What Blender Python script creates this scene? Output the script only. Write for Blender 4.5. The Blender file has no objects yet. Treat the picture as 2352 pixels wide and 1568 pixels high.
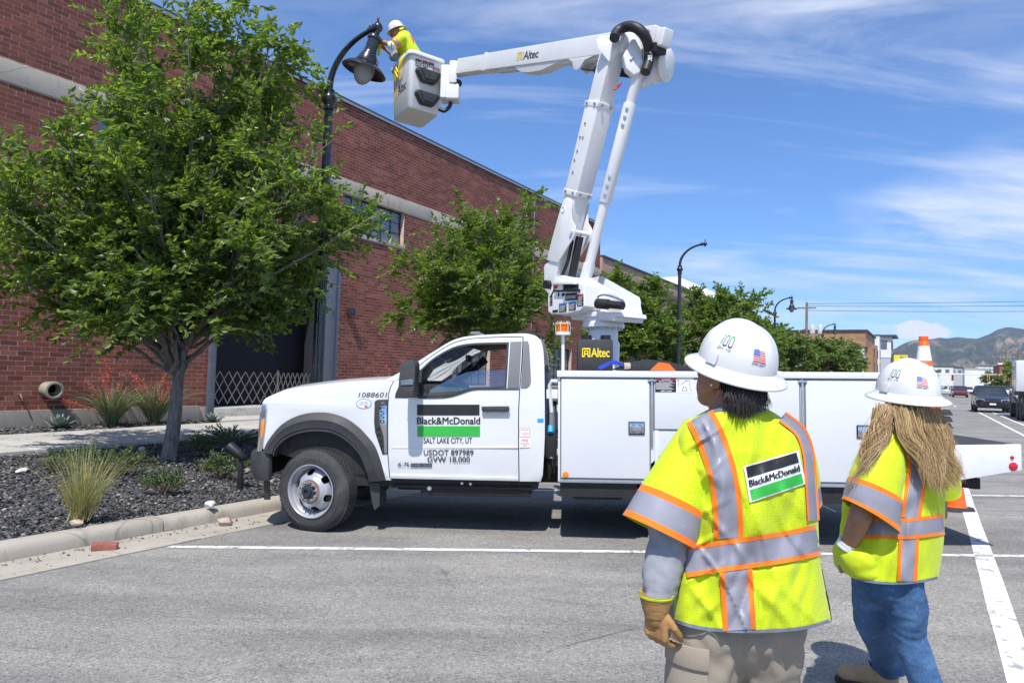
import bpy, bmesh, math, random
import numpy as np
from mathutils import Vector, Matrix, noise
from mathutils.geometry import tessellate_polygon
sc = bpy.context.scene
COL = sc.collection
random.seed(7); rng = np.random.default_rng(7)

# ------------------------------------------------------------------ camera, sky, sun, exposure
FPX = 1600.0; RHO = .03; HOR = 74.0; ZC = 1.63          # focal length / horizon in a 2352 px wide frame
PITCH = math.atan(HOR / FPX)
V = np.array
FWD = V([0, math.cos(PITCH), math.sin(PITCH)]); UPV = V([0, -math.sin(PITCH), math.cos(PITCH)]); RTV = V([1., 0, 0])
CAMP = V([0, 0, ZC])
cam_d = bpy.data.cameras.new('camera'); cam = bpy.data.objects.new('camera', cam_d); COL.objects.link(cam)
cam_d.sensor_width = 36; cam_d.lens = 36 * FPX / 2352; cam_d.clip_end = 30000; cam_d.clip_start = .05
_rx = RTV * math.cos(RHO) + UPV * math.sin(RHO); _uy = -RTV * math.sin(RHO) + UPV * math.cos(RHO)
cam.matrix_world = Matrix(((_rx[0], _uy[0], -FWD[0], 0), (_rx[1], _uy[1], -FWD[1], 0), (_rx[2], _uy[2], -FWD[2], ZC), (0, 0, 0, 1)))
sc.camera = cam

SUN_EL = 58.0; SUN_H = (.17, .985)                       # horizontal travel direction of the light
world = bpy.data.worlds.new('World'); sc.world = world; world.use_nodes = True
nt = world.node_tree; nt.nodes.clear()
_out = nt.nodes.new('ShaderNodeOutputWorld'); _bg = nt.nodes.new('ShaderNodeBackground'); _bg.inputs[1].default_value = .13
_sky = nt.nodes.new('ShaderNodeTexSky'); _sky.sky_type = 'NISHITA'; _sky.sun_disc = False
_sky.sun_elevation = math.radians(SUN_EL); _sky.sun_rotation = math.atan2(-SUN_H[0], -SUN_H[1])
_sky.altitude = 1300; _sky.air_density = 1.0; _sky.dust_density = .6; _sky.ozone_density = 2.2
# cirrus: noise on a flat layer far above
_tc = nt.nodes.new('ShaderNodeTexCoord'); _sep = nt.nodes.new('ShaderNodeSeparateXYZ'); nt.links.new(_tc.outputs['Generated'], _sep.inputs[0])
def wm(op, a, b=None):
    n = nt.nodes.new('ShaderNodeMath'); n.operation = op
    for i, v in enumerate((a, b)):
        if v is None: continue
        if isinstance(v, (int, float)): n.inputs[i].default_value = v
        else: nt.links.new(v, n.inputs[i])
    return n.outputs[0]
_den = wm('ADD', wm('MAXIMUM', _sep.outputs[2], 0.0), .16)
_cx = wm('DIVIDE', _sep.outputs[0], _den); _cy = wm('DIVIDE', _sep.outputs[1], _den)
_cmb = nt.nodes.new('ShaderNodeCombineXYZ'); nt.links.new(_cx, _cmb.inputs[0]); nt.links.new(_cy, _cmb.inputs[1])
def cnoise(vec, rot, scl, loc, scale, detail, rough, dist):
    mp = nt.nodes.new('ShaderNodeMapping'); nt.links.new(vec, mp.inputs[0]); mp.inputs['Rotation'].default_value = (0, 0, math.radians(rot)); mp.inputs['Scale'].default_value = (*scl, 1); mp.inputs['Location'].default_value = (*loc, 0)
    n = nt.nodes.new('ShaderNodeTexNoise'); nt.links.new(mp.outputs[0], n.inputs['Vector']); n.inputs['Scale'].default_value = scale; n.inputs['Detail'].default_value = detail; n.inputs['Roughness'].default_value = rough; n.inputs['Distortion'].default_value = dist
    return n.outputs[0]
def ramp(ntree, src, pts):
    r = ntree.nodes.new('ShaderNodeValToRGB'); e = r.color_ramp.elements
    while len(e) < len(pts): e.new(.5)
    for el, (p_, c_) in zip(e, pts):
        el.position = p_; el.color = c_ if len(c_) == 4 else (*c_, 1)
    ntree.links.new(src, r.inputs[0]); return r.outputs[0]
LOCX, LOCY = .4, 5.1
_big = ramp(nt, cnoise(_cmb.outputs[0], 20, (.8, 1.1), (LOCX, LOCY), .75, 4, .5, .4), [(.44, (0, 0, 0)), (.64, (1, 1, 1))])
_wis = ramp(nt, cnoise(_cmb.outputs[0], 60, (.5, 1.5), (LOCX + 2, LOCY), 2.1, 12, .62, 1.0), [(.36, (0, 0, 0)), (.72, (1, 1, 1))])
_thin = ramp(nt, cnoise(_cmb.outputs[0], 50, (.35, 1.9), (LOCX, LOCY + 4), 1.6, 12, .65, .7), [(.50, (0, 0, 0)), (.80, (1, 1, 1))])
_mask = wm('MINIMUM', wm('ADD', wm('MULTIPLY', wm('MULTIPLY', _big, _wis), 1.1), wm('MULTIPLY', _thin, .6)), .85)
# one small cumulus over the mountains
_px = wm('DIVIDE', _sep.outputs[0], wm('MAXIMUM', _sep.outputs[1], .05)); _pz = wm('DIVIDE', _sep.outputs[2], wm('MAXIMUM', _sep.outputs[1], .05))
_ex = wm('DIVIDE', wm('SUBTRACT', _px, .588), .046); _ez = wm('DIVIDE', wm('SUBTRACT', _pz, .079), .0155)
_rr = wm('ADD', wm('MULTIPLY', _ex, _ex), wm('MULTIPLY', _ez, _ez)); _nc = nt.nodes.new('ShaderNodeTexNoise'); nt.links.new(_tc.outputs['Generated'], _nc.inputs['Vector']); _nc.inputs['Scale'].default_value = 46; _nc.inputs['Detail'].default_value = 8; _nc.inputs['Roughness'].default_value = .6
_cm = ramp(nt, wm('SUBTRACT', wm('ADD', wm('SUBTRACT', 1.0, _rr), wm('MULTIPLY', _nc.outputs[0], 2.2)), 1.05), [(.0, (0, 0, 0)), (.4, (1, 1, 1))])
_mask = wm('MAXIMUM', _mask, _cm)
_tint = nt.nodes.new('ShaderNodeMix'); _tint.data_type = 'RGBA'; _tint.blend_type = 'MULTIPLY'; _tint.inputs[0].default_value = 1
nt.links.new(_sky.outputs[0], _tint.inputs['A']); _tint.inputs['B'].default_value = (.62, .88, 1.19, 1)
_mx = nt.nodes.new('ShaderNodeMix'); _mx.data_type = 'RGBA'; nt.links.new(_mask, _mx.inputs[0]); nt.links.new(_tint.outputs['Result'], _mx.inputs['A']); _mx.inputs['B'].default_value = (6.3, 6.6, 7.4, 1)
nt.links.new(_mx.outputs['Result'], _bg.inputs[0]); nt.links.new(_bg.outputs[0], _out.inputs[0])

sun_d = bpy.data.lights.new('sun', 'SUN'); sun = bpy.data.objects.new('sun', sun_d); COL.objects.link(sun)
sun_d.energy = 4.6; sun_d.angle = math.radians(.53); sun_d.color = (1, .955, .89)
_L = Vector((SUN_H[0] * math.cos(math.radians(SUN_EL)), SUN_H[1] * math.cos(math.radians(SUN_EL)), -math.sin(math.radians(SUN_EL))))
sun.rotation_euler = _L.to_track_quat('-Z', 'Y').to_euler(); sun.location = (0, 0, 60)
sc.view_settings.view_transform = 'Standard'; sc.view_settings.look = 'None'; sc.view_settings.gamma = 1; sc.view_settings.exposure = .35
sc.view_settings.use_curve_mapping = False
sc.cycles.use_denoising = True
sc.cycles.max_bounces = 8; sc.cycles.transparent_max_bounces = 12; sc.cycles.caustics_reflective = False; sc.cycles.caustics_refractive = False

# ------------------------------------------------------------------ pixel helpers (2352 x 1568 frame)
def ray(x, y):
    x = x - 1176.; y = y - 784.
    xr = x * math.cos(RHO) + y * math.sin(RHO); yr = -x * math.sin(RHO) + y * math.cos(RHO)
    d = FWD * FPX + RTV * xr - UPV * yr
    return d / d[1]
def at(x, y, Y): return CAMP + ray(x, y) * Y
TH = math.radians(31.05); U = V([math.sin(TH), math.cos(TH), 0]); N = V([-math.cos(TH), math.sin(TH), 0])   # along the street, towards the wall
def road_z(n): return .02 * (6 - max(n, -4))
def un(u, n, z=0.): return U * u + N * n + V([0, 0, z])
def ground(x, y, z=None):
    r = ray(x, y); Y = 5.
    for i in range(30):
        P = CAMP + r * Y; zz = z if z is not None else road_z(P @ N)
        Y = (zz - ZC) / r[2]
    return CAMP + r * Y
def onwall(x, y, n=16.):
    r = ray(x, y); return CAMP + r * (n / (r @ N))

# ------------------------------------------------------------------ materials
MATS = {}
def newmat(name):
    m = bpy.data.materials.new(name); m.use_nodes = True; t = m.node_tree; b = t.nodes['Principled BSDF']; MATS[name] = m
    return m, t, b
def _inp(t, sock, v):
    if v is None: return
    if hasattr(v, 'is_linked') or hasattr(v, 'links'): t.links.new(v, sock)
    elif isinstance(v, tuple) and len(v) == 3 and sock.type == 'RGBA': sock.default_value = (*v, 1)
    else: sock.default_value = v
def N_(t, typ, ins=None, **kw):
    n = t.nodes.new(typ)
    for k, v in kw.items(): setattr(n, k, v)
    for k, v in (ins or {}).items(): _inp(t, n.inputs[k], v)
    return n
def coords(t, kind='Object', scale=None, rot=None):
    if kind == 'World': o = N_(t, 'ShaderNodeNewGeometry').outputs['Position']
    else: o = N_(t, 'ShaderNodeTexCoord').outputs[kind]
    if scale or rot:
        mp = N_(t, 'ShaderNodeMapping', {'Vector': o}); 
        if scale: mp.inputs['Scale'].default_value = scale
        if rot: mp.inputs['Rotation'].default_value = rot
        o = mp.outputs[0]
    return o
def noise_(t, vec, scale, detail=4, rough=.55, dist=0): return N_(t, 'ShaderNodeTexNoise', {'Vector': vec, 'Scale': scale, 'Detail': detail, 'Roughness': rough, 'Distortion': dist}).outputs[0]
def mixc(t, f, a, b, mode='MIX'):
    n = t.nodes.new('ShaderNodeMix'); n.data_type = 'RGBA'; n.blend_type = mode
    _inp(t, n.inputs[0], f); _inp(t, n.inputs['A'], a); _inp(t, n.inputs['B'], b); return n.outputs['Result']
def math_(t, op, a, b=None, c=None):
    n = t.nodes.new('ShaderNodeMath'); n.operation = op
    for i, v in enumerate((a, b, c)): _inp(t, n.inputs[i], v)
    return n.outputs[0]
def bump_(t, b, h, strength, dist=.01):
    n = N_(t, 'ShaderNodeBump', {'Height': h, 'Strength': strength, 'Distance': dist}); t.links.new(n.outputs[0], b.inputs['Normal']); return n
def M(name, col, rough=.5, metal=0., var=.12, scale=3., bump=0., bscale=60., coord='Object', spec=.5, coat=0., dirt=None, dscale=1.3):
    """general painted / plain surface: colour drift, fine grain, optional dirt"""
    if name in MATS: return MATS[name]
    m, t, b = newmat(name); c = coords(t, coord)
    n1 = noise_(t, c, scale, 5, .6)
    f = ramp(t, n1, [(.3, (0, 0, 0)), (.7, (1, 1, 1))])
    lo = tuple(max(0, x * (1 - var)) for x in col); hi = tuple(min(1, x * (1 + var)) for x in col)
    cc = mixc(t, f, lo, hi)
    if dirt:
        n2 = noise_(t, c, dscale, 8, .65, .4); f2 = ramp(t, n2, [(.56, (0, 0, 0)), (.74, (1, 1, 1))])
        f3 = math_(t, 'MULTIPLY', f2, dirt[1]); cc = mixc(t, f3, cc, dirt[0])
    t.links.new(cc, b.inputs['Base Color'])
    r = N_(t, 'ShaderNodeMapRange', {'Value': n1, 'To Min': max(0, rough - .06), 'To Max': min(1, rough + .06)}); t.links.new(r.outputs[0], b.inputs['Roughness'])
    b.inputs['Metallic'].default_value = metal; b.inputs['Specular IOR Level'].default_value = spec; b.inputs['Coat Weight'].default_value = coat; b.inputs['Coat Roughness'].default_value = .08
    if bump: bump_(t, b, noise_(t, c, bscale, 5, .6), bump, .004)
    return m
def rnd_attr(t): return N_(t, 'ShaderNodeAttribute', attribute_name='rnd').outputs['Fac']

# ------------------------------------------------------------------ mesh building
class MB:
    def __init__(s): s.v = []; s.f = []; s.r = []
    def add(s, vs, fs, r=None):
        o = len(s.v); s.v.extend([tuple(map(float, p)) for p in vs]); s.f.extend([tuple(i + o for i in f) for f in fs]); s.r.extend([random.random() if r is None else r] * len(fs)); return s
    def box(s, a, b):
        x0, y0, z0 = a; x1, y1, z1 = b
        return s.add([(x0, y0, z0), (x1, y0, z0), (x1, y1, z0), (x0, y1, z0), (x0, y0, z1), (x1, y0, z1), (x1, y1, z1), (x0, y1, z1)],
                     [(0, 3, 2, 1), (4, 5, 6, 7), (0, 1, 5, 4), (1, 2, 6, 5), (2, 3, 7, 6), (3, 0, 4, 7)])
    def obox(s, c, ax, ay, az, hx, hy, hz):
        c, ax, ay, az = map(V, (c, ax, ay, az)); vs = []
        for k in (-1, 1):
            for i, j in ((-1, -1), (1, -1), (1, 1), (-1, 1)): vs.append(c + ax * hx * i + ay * hy * j + az * hz * k)
        return s.add(vs, [(0, 3, 2, 1), (4, 5, 6, 7), (0, 1, 5, 4), (1, 2, 6, 5), (2, 3, 7, 6), (3, 0, 4, 7)])
    def rings(s, rs, cap=True, closed=True):
        """loft a list of equal-length point rings"""
        n = len(rs[0]); vs = [p for r in rs for p in r]; fs = []
        for i in range(len(rs) - 1):
            for j in range(n if closed else n - 1):
                k = (j + 1) % n; fs.append((i * n + j, i * n + k, (i + 1) * n + k, (i + 1) * n + j))
        if cap and closed: fs.append(tuple(range(n - 1, -1, -1))); fs.append(tuple(range((len(rs) - 1) * n, len(rs) * n)))
        return s.add(vs, fs)
    def tube(s, pts, rad, n=8, cap=True, flat=1., up=None):
        pts = [V(p, dtype=float) for p in pts]; rs = []; m = len(pts)
        if not hasattr(rad, '__len__'): rad = [rad] * m
        pn = None
        for i in range(m):
            d = pts[min(i + 1, m - 1)] - pts[max(i - 1, 0)]; d = d / (np.linalg.norm(d) + 1e-12)
            if pn is None:
                a = V(up) if up is not None else (V([0, 0, 1.]) if abs(d[2]) < .9 else V([1., 0, 0])); pn = a - d * (a @ d)
            else: pn = pn - d * (pn @ d)
            pn = pn / (np.linalg.norm(pn) + 1e-12); q = np.cross(d, pn)
            rs.append([pts[i] + rad[i] * (math.cos(2 * math.pi * k / n) * q + flat * math.sin(2 * math.pi * k / n) * pn) for k in range(n)])
        return s.rings(rs, cap)
    def cyl(s, a, b, r, n=16, r2=None): return s.tube([a, b], [r, r if r2 is None else r2], n)
    def lathe(s, prof, c=(0, 0, 0), n=24, axis=None, cap=True):
        """profile of (radius, height) about an axis through c"""
        az = V([0, 0, 1.]) if axis is None else V(axis) / np.linalg.norm(axis)
        a = V([1., 0, 0]) if abs(az[0]) < .9 else V([0, 1., 0]); ax = a - az * (a @ az); ax /= np.linalg.norm(ax); ay = np.cross(az, ax); c = V(c)
        return s.rings([[c + az * h + r * (math.cos(2 * math.pi * k / n) * ax + math.sin(2 * math.pi * k / n) * ay) for k in range(n)] for r, h in prof], cap)
    def prism(s, poly, fn, d0, d1, holes=()):
        """extrude a 2-D outline (with holes) from depth d0 to d1; fn(a, b, d) gives the point"""
        loops = [list(poly)] + [list(h) for h in holes]
        tri = tessellate_polygon([[Vector((p[0], p[1], 0)) for p in l] for l in loops]); flat = [p for l in loops for p in l]; n = len(flat)
        vs = [fn(a, b, d0) for a, b in flat] + [fn(a, b, d1) for a, b in flat]; fs = []
        for t in tri: fs.append((t[0], t[1], t[2])); fs.append((t[2] + n, t[1] + n, t[0] + n))
        o = 0
        for l in loops:
            k = len(l)
            for i in range(k): j = (i + 1) % k; fs.append((o + i, o + j, o + j + n, o + i + n))
            o += k
        return s.add(vs, fs)
    def sheet(s, poly, fn, holes=()):
        loops = [list(poly)] + [list(h) for h in holes]
        tri = tessellate_polygon([[Vector((p[0], p[1], 0)) for p in l] for l in loops]); flat = [p for l in loops for p in l]
        return s.add([fn(a, b) for a, b in flat], [tuple(t) for t in tri])
    def grid(s, fn, nu, nv, closed=False):
        vs = [fn(i / nu, j / nv) for j in range(nv + 1) for i in range(nu + (0 if closed else 1))]; w = nu if closed else nu + 1
        return s.add(vs, [(j * w + i, j * w + (i + 1) % w, (j + 1) * w + (i + 1) % w, (j + 1) * w + i) for j in range(nv) for i in range(nu)])
    def mesh(s, name, bevel=0, seg=2, smooth=35, subd=0):
        me = bpy.data.meshes.new(name); me.from_pydata(s.v, [], s.f)
        at_ = me.attributes.new('rnd', 'FLOAT', 'FACE'); at_.data.foreach_set('value', s.r)
        bm = bmesh.new(); bm.from_mesh(me); bmesh.ops.remove_doubles(bm, verts=bm.verts, dist=1e-5) if len(bm.verts) < 60000 and (bevel or subd) else None
        if len(bm.faces) < 250000: bmesh.ops.recalc_face_normals(bm, faces=bm.faces)
        if bevel:
            es = [e for e in bm.edges if len(e.link_faces) == 2 and e.calc_face_angle(0) > .6]
            bmesh.ops.bevel(bm, geom=es, offset=bevel, segments=seg, profile=.6, affect='EDGES', clamp_overlap=True)
        bm.to_mesh(me); bm.free()
        if smooth:
            me.polygons.foreach_set('use_smooth', [True] * len(me.polygons)); me.set_sharp_from_angle(angle=math.radians(smooth))
        return me
    def build(s, name, mat, parent=None, world=False, bevel=0, seg=2, smooth=35, label=None, cat=None, group=None, kind=None, link=True):
        if world and parent is not None:
            mi = np.array(PW(parent).inverted()); a = np.array(s.v) @ mi[:3, :3].T + mi[:3, 3]; s.v = [tuple(p) for p in a]
        o = bpy.data.objects.new(name, s.mesh(name, bevel, seg, smooth)); COL.objects.link(o)
        if mat: o.data.materials.append(MATS[mat] if isinstance(mat, str) else mat)
        if parent is not None: o.parent = parent
        return tag(o, label, cat, group, kind)
def PW(o):
    m = o.matrix_basis.copy()
    while o.parent is not None: o = o.parent; m = o.matrix_basis @ m
    return m
def tag(o, label=None, cat=None, group=None, kind=None):
    if label: o['label'] = label
    if cat: o['category'] = cat
    if group: o['group'] = group
    if kind: o['kind'] = kind
    return o
def empty(name, loc=(0, 0, 0), rot=None, label=None, cat=None, group=None):
    o = bpy.data.objects.new(name, None); COL.objects.link(o); o.empty_display_size = .2
    m = Matrix.Translation(Vector([float(x) for x in loc])); o.matrix_basis = (m @ rot.to_4x4()) if rot is not None else m
    return tag(o, label, cat, group)
def copy_tree(o, parent=None):
    c = o.copy(); COL.objects.link(c); c.parent = parent
    for ch in list(o.children): copy_tree(ch, c)
    return c
def obj_from(me, name, mat, parent=None, **kw):
    o = bpy.data.objects.new(name, me); COL.objects.link(o)
    if mat: me.materials.append(MATS[mat] if isinstance(mat, str) else mat)
    if parent is not None: o.parent = parent
    return tag(o, **kw)
_TXT = {}
def text_geo(s, bold=0., shear=0., spacing=1.):
    """flat lettering geometry scaled into a unit box"""
    k = (s, bold, shear, spacing)
    if k not in _TXT:
        c = bpy.data.curves.new('t', 'FONT'); c.body = s; c.offset = bold; c.shear = shear; c.space_character = spacing; c.resolution_u = 3
        o = bpy.data.objects.new('t', c); me = bpy.data.meshes.new_from_object(o)
        vs = np.array([v.co[:2] for v in me.vertices]).reshape(-1, 2); fs = [tuple(p.vertices) for p in me.polygons]
        bpy.data.objects.remove(o); bpy.data.curves.remove(c); bpy.data.meshes.remove(me)
        lo = vs.min(0); hi = vs.max(0); _TXT[k] = ((vs - lo) / (hi - lo), fs, (hi - lo)[0] / (hi - lo)[1])
    return _TXT[k]
def fit_text(mb, s, fn, x0, x1, y0, y1, heavy=0., **kw):
    vs, fs, _ = text_geo(s, **kw)
    if heavy:                                              # thicken strokes: shifted overprints, each a hair further out
        for k, (dx, dy) in enumerate(((-1, 0), (1, 0), (0, .6), (0, -.6))): mb.add([fn(x0 + (x1 - x0) * a + dx * heavy * abs(y1 - y0), y0 + (y1 - y0) * b + dy * heavy * abs(y1 - y0), k + 1) for a, b in vs], fs)
        return mb.add([fn(x0 + (x1 - x0) * a, y0 + (y1 - y0) * b, 0) for a, b in vs], fs)
    return mb.add([fn(x0 + (x1 - x0) * a, y0 + (y1 - y0) * b) for a, b in vs], fs)
def bez(p0, p1, p2, n):
    p0, p1, p2 = V(p0, dtype=float), V(p1, dtype=float), V(p2, dtype=float)
    return [(1 - t) ** 2 * p0 + 2 * t * (1 - t) * p1 + t * t * p2 for t in np.linspace(0, 1, n)]
def catmull(pts, n=6):
    P = [V(p, dtype=float) for p in pts]; P = [2 * P[0] - P[1]] + P + [2 * P[-1] - P[-2]]; out = []
    for i in range(1, len(P) - 2):
        for t in np.linspace(0, 1, n, endpoint=False):
            a, b, c, d = P[i - 1:i + 3]; out.append(.5 * (2 * b + (c - a) * t + (2 * a - 5 * b + 4 * c - d) * t * t + (3 * b - a - 3 * c + d) * t ** 3))
    out.append(P[-2]); return out
def organic(parts, name, voxel=.012, smooth=4):
    """one continuous skin from overlapping shapes (voxel union, then relaxed)"""
    me = MB()
    for p in parts: me.add(p.v, p.f)
    o = bpy.data.objects.new(name, me.mesh(name, smooth=0)); COL.objects.link(o)
    r = o.modifiers.new('r', 'REMESH'); r.mode = 'VOXEL'; r.voxel_size = voxel; r.use_smooth_shade = True
    if smooth: q = o.modifiers.new('s', 'SMOOTH'); q.factor = .5; q.iterations = smooth
    dg = bpy.context.evaluated_depsgraph_get(); nm = bpy.data.meshes.new_from_object(o.evaluated_get(dg)); nm.name = name
    bpy.data.objects.remove(o); nm.polygons.foreach_set('use_smooth', [True] * len(nm.polygons)); nm.materials.clear()
    return nm
def ellipsoid(c, r, n=16, rot=None):
    m = MB(); c = V(c, dtype=float)
    rs = []
    for i in range(n + 1):
        a = -math.pi / 2 + math.pi * i / n; rr = max(.02, math.cos(a)); row = []
        for k in range(n * 2 // 2 + 4):
            b = 2 * math.pi * k / (n * 2 // 2 + 4); p = V([rr * math.cos(b) * r[0], rr * math.sin(b) * r[1], math.sin(a) * r[2]])
            row.append(c + (rot @ p if rot is not None else p))
        rs.append(row)
    return m.rings(rs)
def capsule(pts, rad, n=12): 
    pts = [V(p, dtype=float) for p in pts]; rad = list(rad)
    d0 = pts[0] - pts[1]; d0 /= np.linalg.norm(d0); d1 = pts[-1] - pts[-2]; d1 /= np.linalg.norm(d1)
    P = [pts[0] + d0 * rad[0] * .9, pts[0] + d0 * rad[0] * .6] + pts + [pts[-1] + d1 * rad[-1] * .6, pts[-1] + d1 * rad[-1] * .9]
    R = [rad[0] * .35, rad[0] * .78] + rad + [rad[-1] * .78, rad[-1] * .35]
    return MB().tube(P, R, n)
def rotz(a): return np.array([[math.cos(a), -math.sin(a), 0], [math.sin(a), math.cos(a), 0], [0, 0, 1.]])
def rotax(axis, a): return np.array(Matrix.Rotation(a, 3, Vector([float(x) for x in axis])))
# ------------------------------------------------------------------ ground materials
def mk_asphalt():
    m, t, b = newmat('asphalt'); c = coords(t, 'World')
    sp = N_(t, 'ShaderNodeTexVoronoi', {'Vector': c, 'Scale': 95.}); grains = ramp(t, N_(t, 'ShaderNodeSeparateColor', {'Color': sp.outputs['Color']}).outputs[0], [(.0, (.122, .117, .110)), (.14, (.215, .207, .195)), (.62, (.26, .25, .236)), (.9, (.305, .293, .277)), (1, (.38, .367, .345))])
    big = ramp(t, noise_(t, c, .55, 6, .6, .3), [(.3, (.80, .80, .81)), (.7, (1.14, 1.13, 1.1))])
    st = ramp(t, noise_(t, coords(t, 'World', (.35, 1.6, 1), (0, 0, math.radians(14))), 1.3, 7, .62, .5), [(.38, (.78, .78, .79)), (.6, (1.08, 1.07, 1.05))])
    fine = ramp(t, noise_(t, c, 24, 6, .7), [(.3, (.88, .88, .88)), (.7, (1.12, 1.12, 1.12))])
    col = mixc(t, 1, mixc(t, 1, mixc(t, 1, grains, big, 'MULTIPLY'), st, 'MULTIPLY'), fine, 'MULTIPLY')
    # hairline cracks and a few oil stains
    cr = N_(t, 'ShaderNodeTexVoronoi', {'Vector': mixc(t, .14, c, N_(t, 'ShaderNodeTexNoise', {'Vector': c, 'Scale': 1.7, 'Detail': 6}).outputs['Color'], 'ADD'), 'Scale': .8}, feature='DISTANCE_TO_EDGE').outputs['Distance']
    gate = ramp(t, noise_(t, c, .33, 2), [(.52, (0, 0, 0)), (.62, (1, 1, 1))])
    ck = math_(t, 'MULTIPLY', ramp(t, cr, [(.0, (1, 1, 1)), (.009, (0, 0, 0))]), gate)
    col = mixc(t, math_(t, 'MULTIPLY', ck, .55), col, (.03, .03, .03))
    oil = ramp(t, noise_(t, c, 1.05, 3, .5), [(.68, (0, 0, 0)), (.76, (1, 1, 1))]); col = mixc(t, math_(t, 'MULTIPLY', oil, .5), col, (.05, .05, .052))
    dust = ramp(t, noise_(t, c, .9, 7, .7, .8), [(.5, (0, 0, 0)), (.72, (1, 1, 1))]); col = mixc(t, math_(t, 'MULTIPLY', dust, .3), col, (.31, .295, .27))
    t.links.new(col, b.inputs['Base Color']); b.inputs['Roughness'].default_value = .85; b.inputs['Specular IOR Level'].default_value = .3
    bump_(t, b, math_(t, 'ADD', math_(t, 'SUBTRACT', .5, sp.outputs['Distance']), math_(t, 'MULTIPLY', ck, -1.5)), .4, .004)
def mk_concrete(name, col, joint=None, stain=(.16, .14, .12), sa=.45):
    m, t, b = newmat(name); c = coords(t, 'World')
    n1 = noise_(t, c, 1.4, 8, .65, .2); n2 = noise_(t, c, 55, 4, .7); n3 = noise_(t, coords(t, 'World', (1, 1, .25)), 5, 6, .6)
    cc = mixc(t, ramp(t, n1, [(.3, (0, 0, 0)), (.72, (1, 1, 1))]), tuple(x * .82 for x in col), tuple(min(1, x * 1.1) for x in col))
    cc = mixc(t, ramp(t, n2, [(.35, (.5, .5, .5)), (.65, (0, 0, 0))]), cc, tuple(x * .72 for x in col))
    cc = mixc(t, math_(t, 'MULTIPLY', ramp(t, n3, [(.54, (0, 0, 0)), (.75, (1, 1, 1))]), sa), cc, stain)
    cr = N_(t, 'ShaderNodeTexVoronoi', {'Vector': mixc(t, .2, c, N_(t, 'ShaderNodeTexNoise', {'Vector': c, 'Scale': 2.5, 'Detail': 5}).outputs['Color'], 'ADD'), 'Scale': .55}, feature='DISTANCE_TO_EDGE').outputs['Distance']
    cc = mixc(t, math_(t, 'MULTIPLY', ramp(t, cr, [(0, (1, 1, 1)), (.008, (0, 0, 0))]), .5), cc, tuple(x * .3 for x in col))
    t.links.new(cc, b.inputs['Base Color']); b.inputs['Roughness'].default_value = .88; b.inputs['Specular IOR Level'].default_value = .25
    bump_(t, b, n2, .35, .004)
mk_asphalt(); mk_concrete('concrete_walk', (.50, .48, .44)); mk_concrete('concrete_kerb', (.44, .40, .34), sa=.6); mk_concrete('concrete_wall', (.36, .32, .28), sa=.5); mk_concrete('concrete_band', (.50, .45, .38), sa=.5)
def mk_paint():
    m, t, b = newmat('road_paint'); c = coords(t, 'World')
    wear = ramp(t, noise_(t, c, 9, 9, .75), [(.40, (1, 1, 1)), (.47, (0, 0, 0))]); sp = ramp(t, noise_(t, c, 90, 3, .6), [(.3, (.62, .62, .61)), (.6, (.80, .80, .78))])
    t.links.new(mixc(t, math_(t, 'MULTIPLY', wear, .75), sp, (.17, .17, .165)), b.inputs['Base Color']); b.inputs['Roughness'].default_value = .7; bump_(t, b, noise_(t, c, 110, 3), .4, .003)
mk_paint()
M('soil', (.055, .053, .052), .95, var=.4, scale=20, bump=.6, bscale=45, coord='World', dirt=((.16, .14, .12), .5))
M('far_ground', (.17, .15, .11), .95, var=.3, scale=.02, coord='World')

# road: cross-fall towards the gutter, one sheet; the rest of the plain reaches the horizon
GZ = lambda n: .128 + max(0, n - 6.55) * .0125
def road_sheet():
    mb = MB(); us = [-40, -10, 0, 2, 4, 6, 8, 10, 14, 20, 30, 45, 70, 110, 200, 400]; ns = [5.83, 5.5, 4, 2, 0, -2, -4, -8, -14, -22, -30]
    vs = [un(u, n, road_z(n) - (.02 * max(0, -14 - n) if n < -14 else 0)) for u in us for n in ns]; w = len(ns)
    mb.add(vs, [(i * w + j, i * w + j + 1, (i + 1) * w + j + 1, (i + 1) * w + j) for i in range(len(us) - 1) for j in range(w - 1)], .5)
    return mb.build('road', 'asphalt', kind='structure', smooth=0)
road = road_sheet()
g = MB(); S = 9000
g.add([(-11000, -2000, -.35), (12000, -2000, -.35), (12000, 6400, -.35), (-11000, 6400, -.35)], [(0, 1, 2, 3)]); g.build('ground', 'far_ground', kind='structure', smooth=0)
# gutter pan and kerb as cast sections with joints between them
def kerb_run():
    prof_k = [(6.42, -.012), (6.428, .05), (6.445, .09), (6.475, .112), (6.51, .119), (6.61, .121), (6.61, -.2), (6.42, -.2)]
    prof_g = [(5.835, .008), (6.12, -.002), (6.419, -.014), (6.419, -.2), (5.835, -.2)]
    for nm, prof, lens in (('kerb', prof_k, (2.9, 3.0)), ('gutter', prof_g, (2.9, 3.0))):
        root = empty(nm, un(3, 6.4)); root['kind'] = 'structure'; u = -12.3 + (.0 if nm == 'kerb' else .0); k = 0
        while u < 75:
            L = 2.06 if u < 16 else 6; mb = MB(); tilt = random.uniform(-.006, .006); dn = random.uniform(-.006, .006) if nm == 'kerb' else 0
            mb.rings([[un(uu, n + dn, z + tilt) for n, z in prof] for uu in (u + .006, u + L - .006)])
            mb.build('kerb_section' if nm == 'kerb' else 'gutter_section', 'concrete_kerb', root, world=True, bevel=.006 if nm == 'kerb' else 0, smooth=30); u += L; k += 1
kerb_run()
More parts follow.
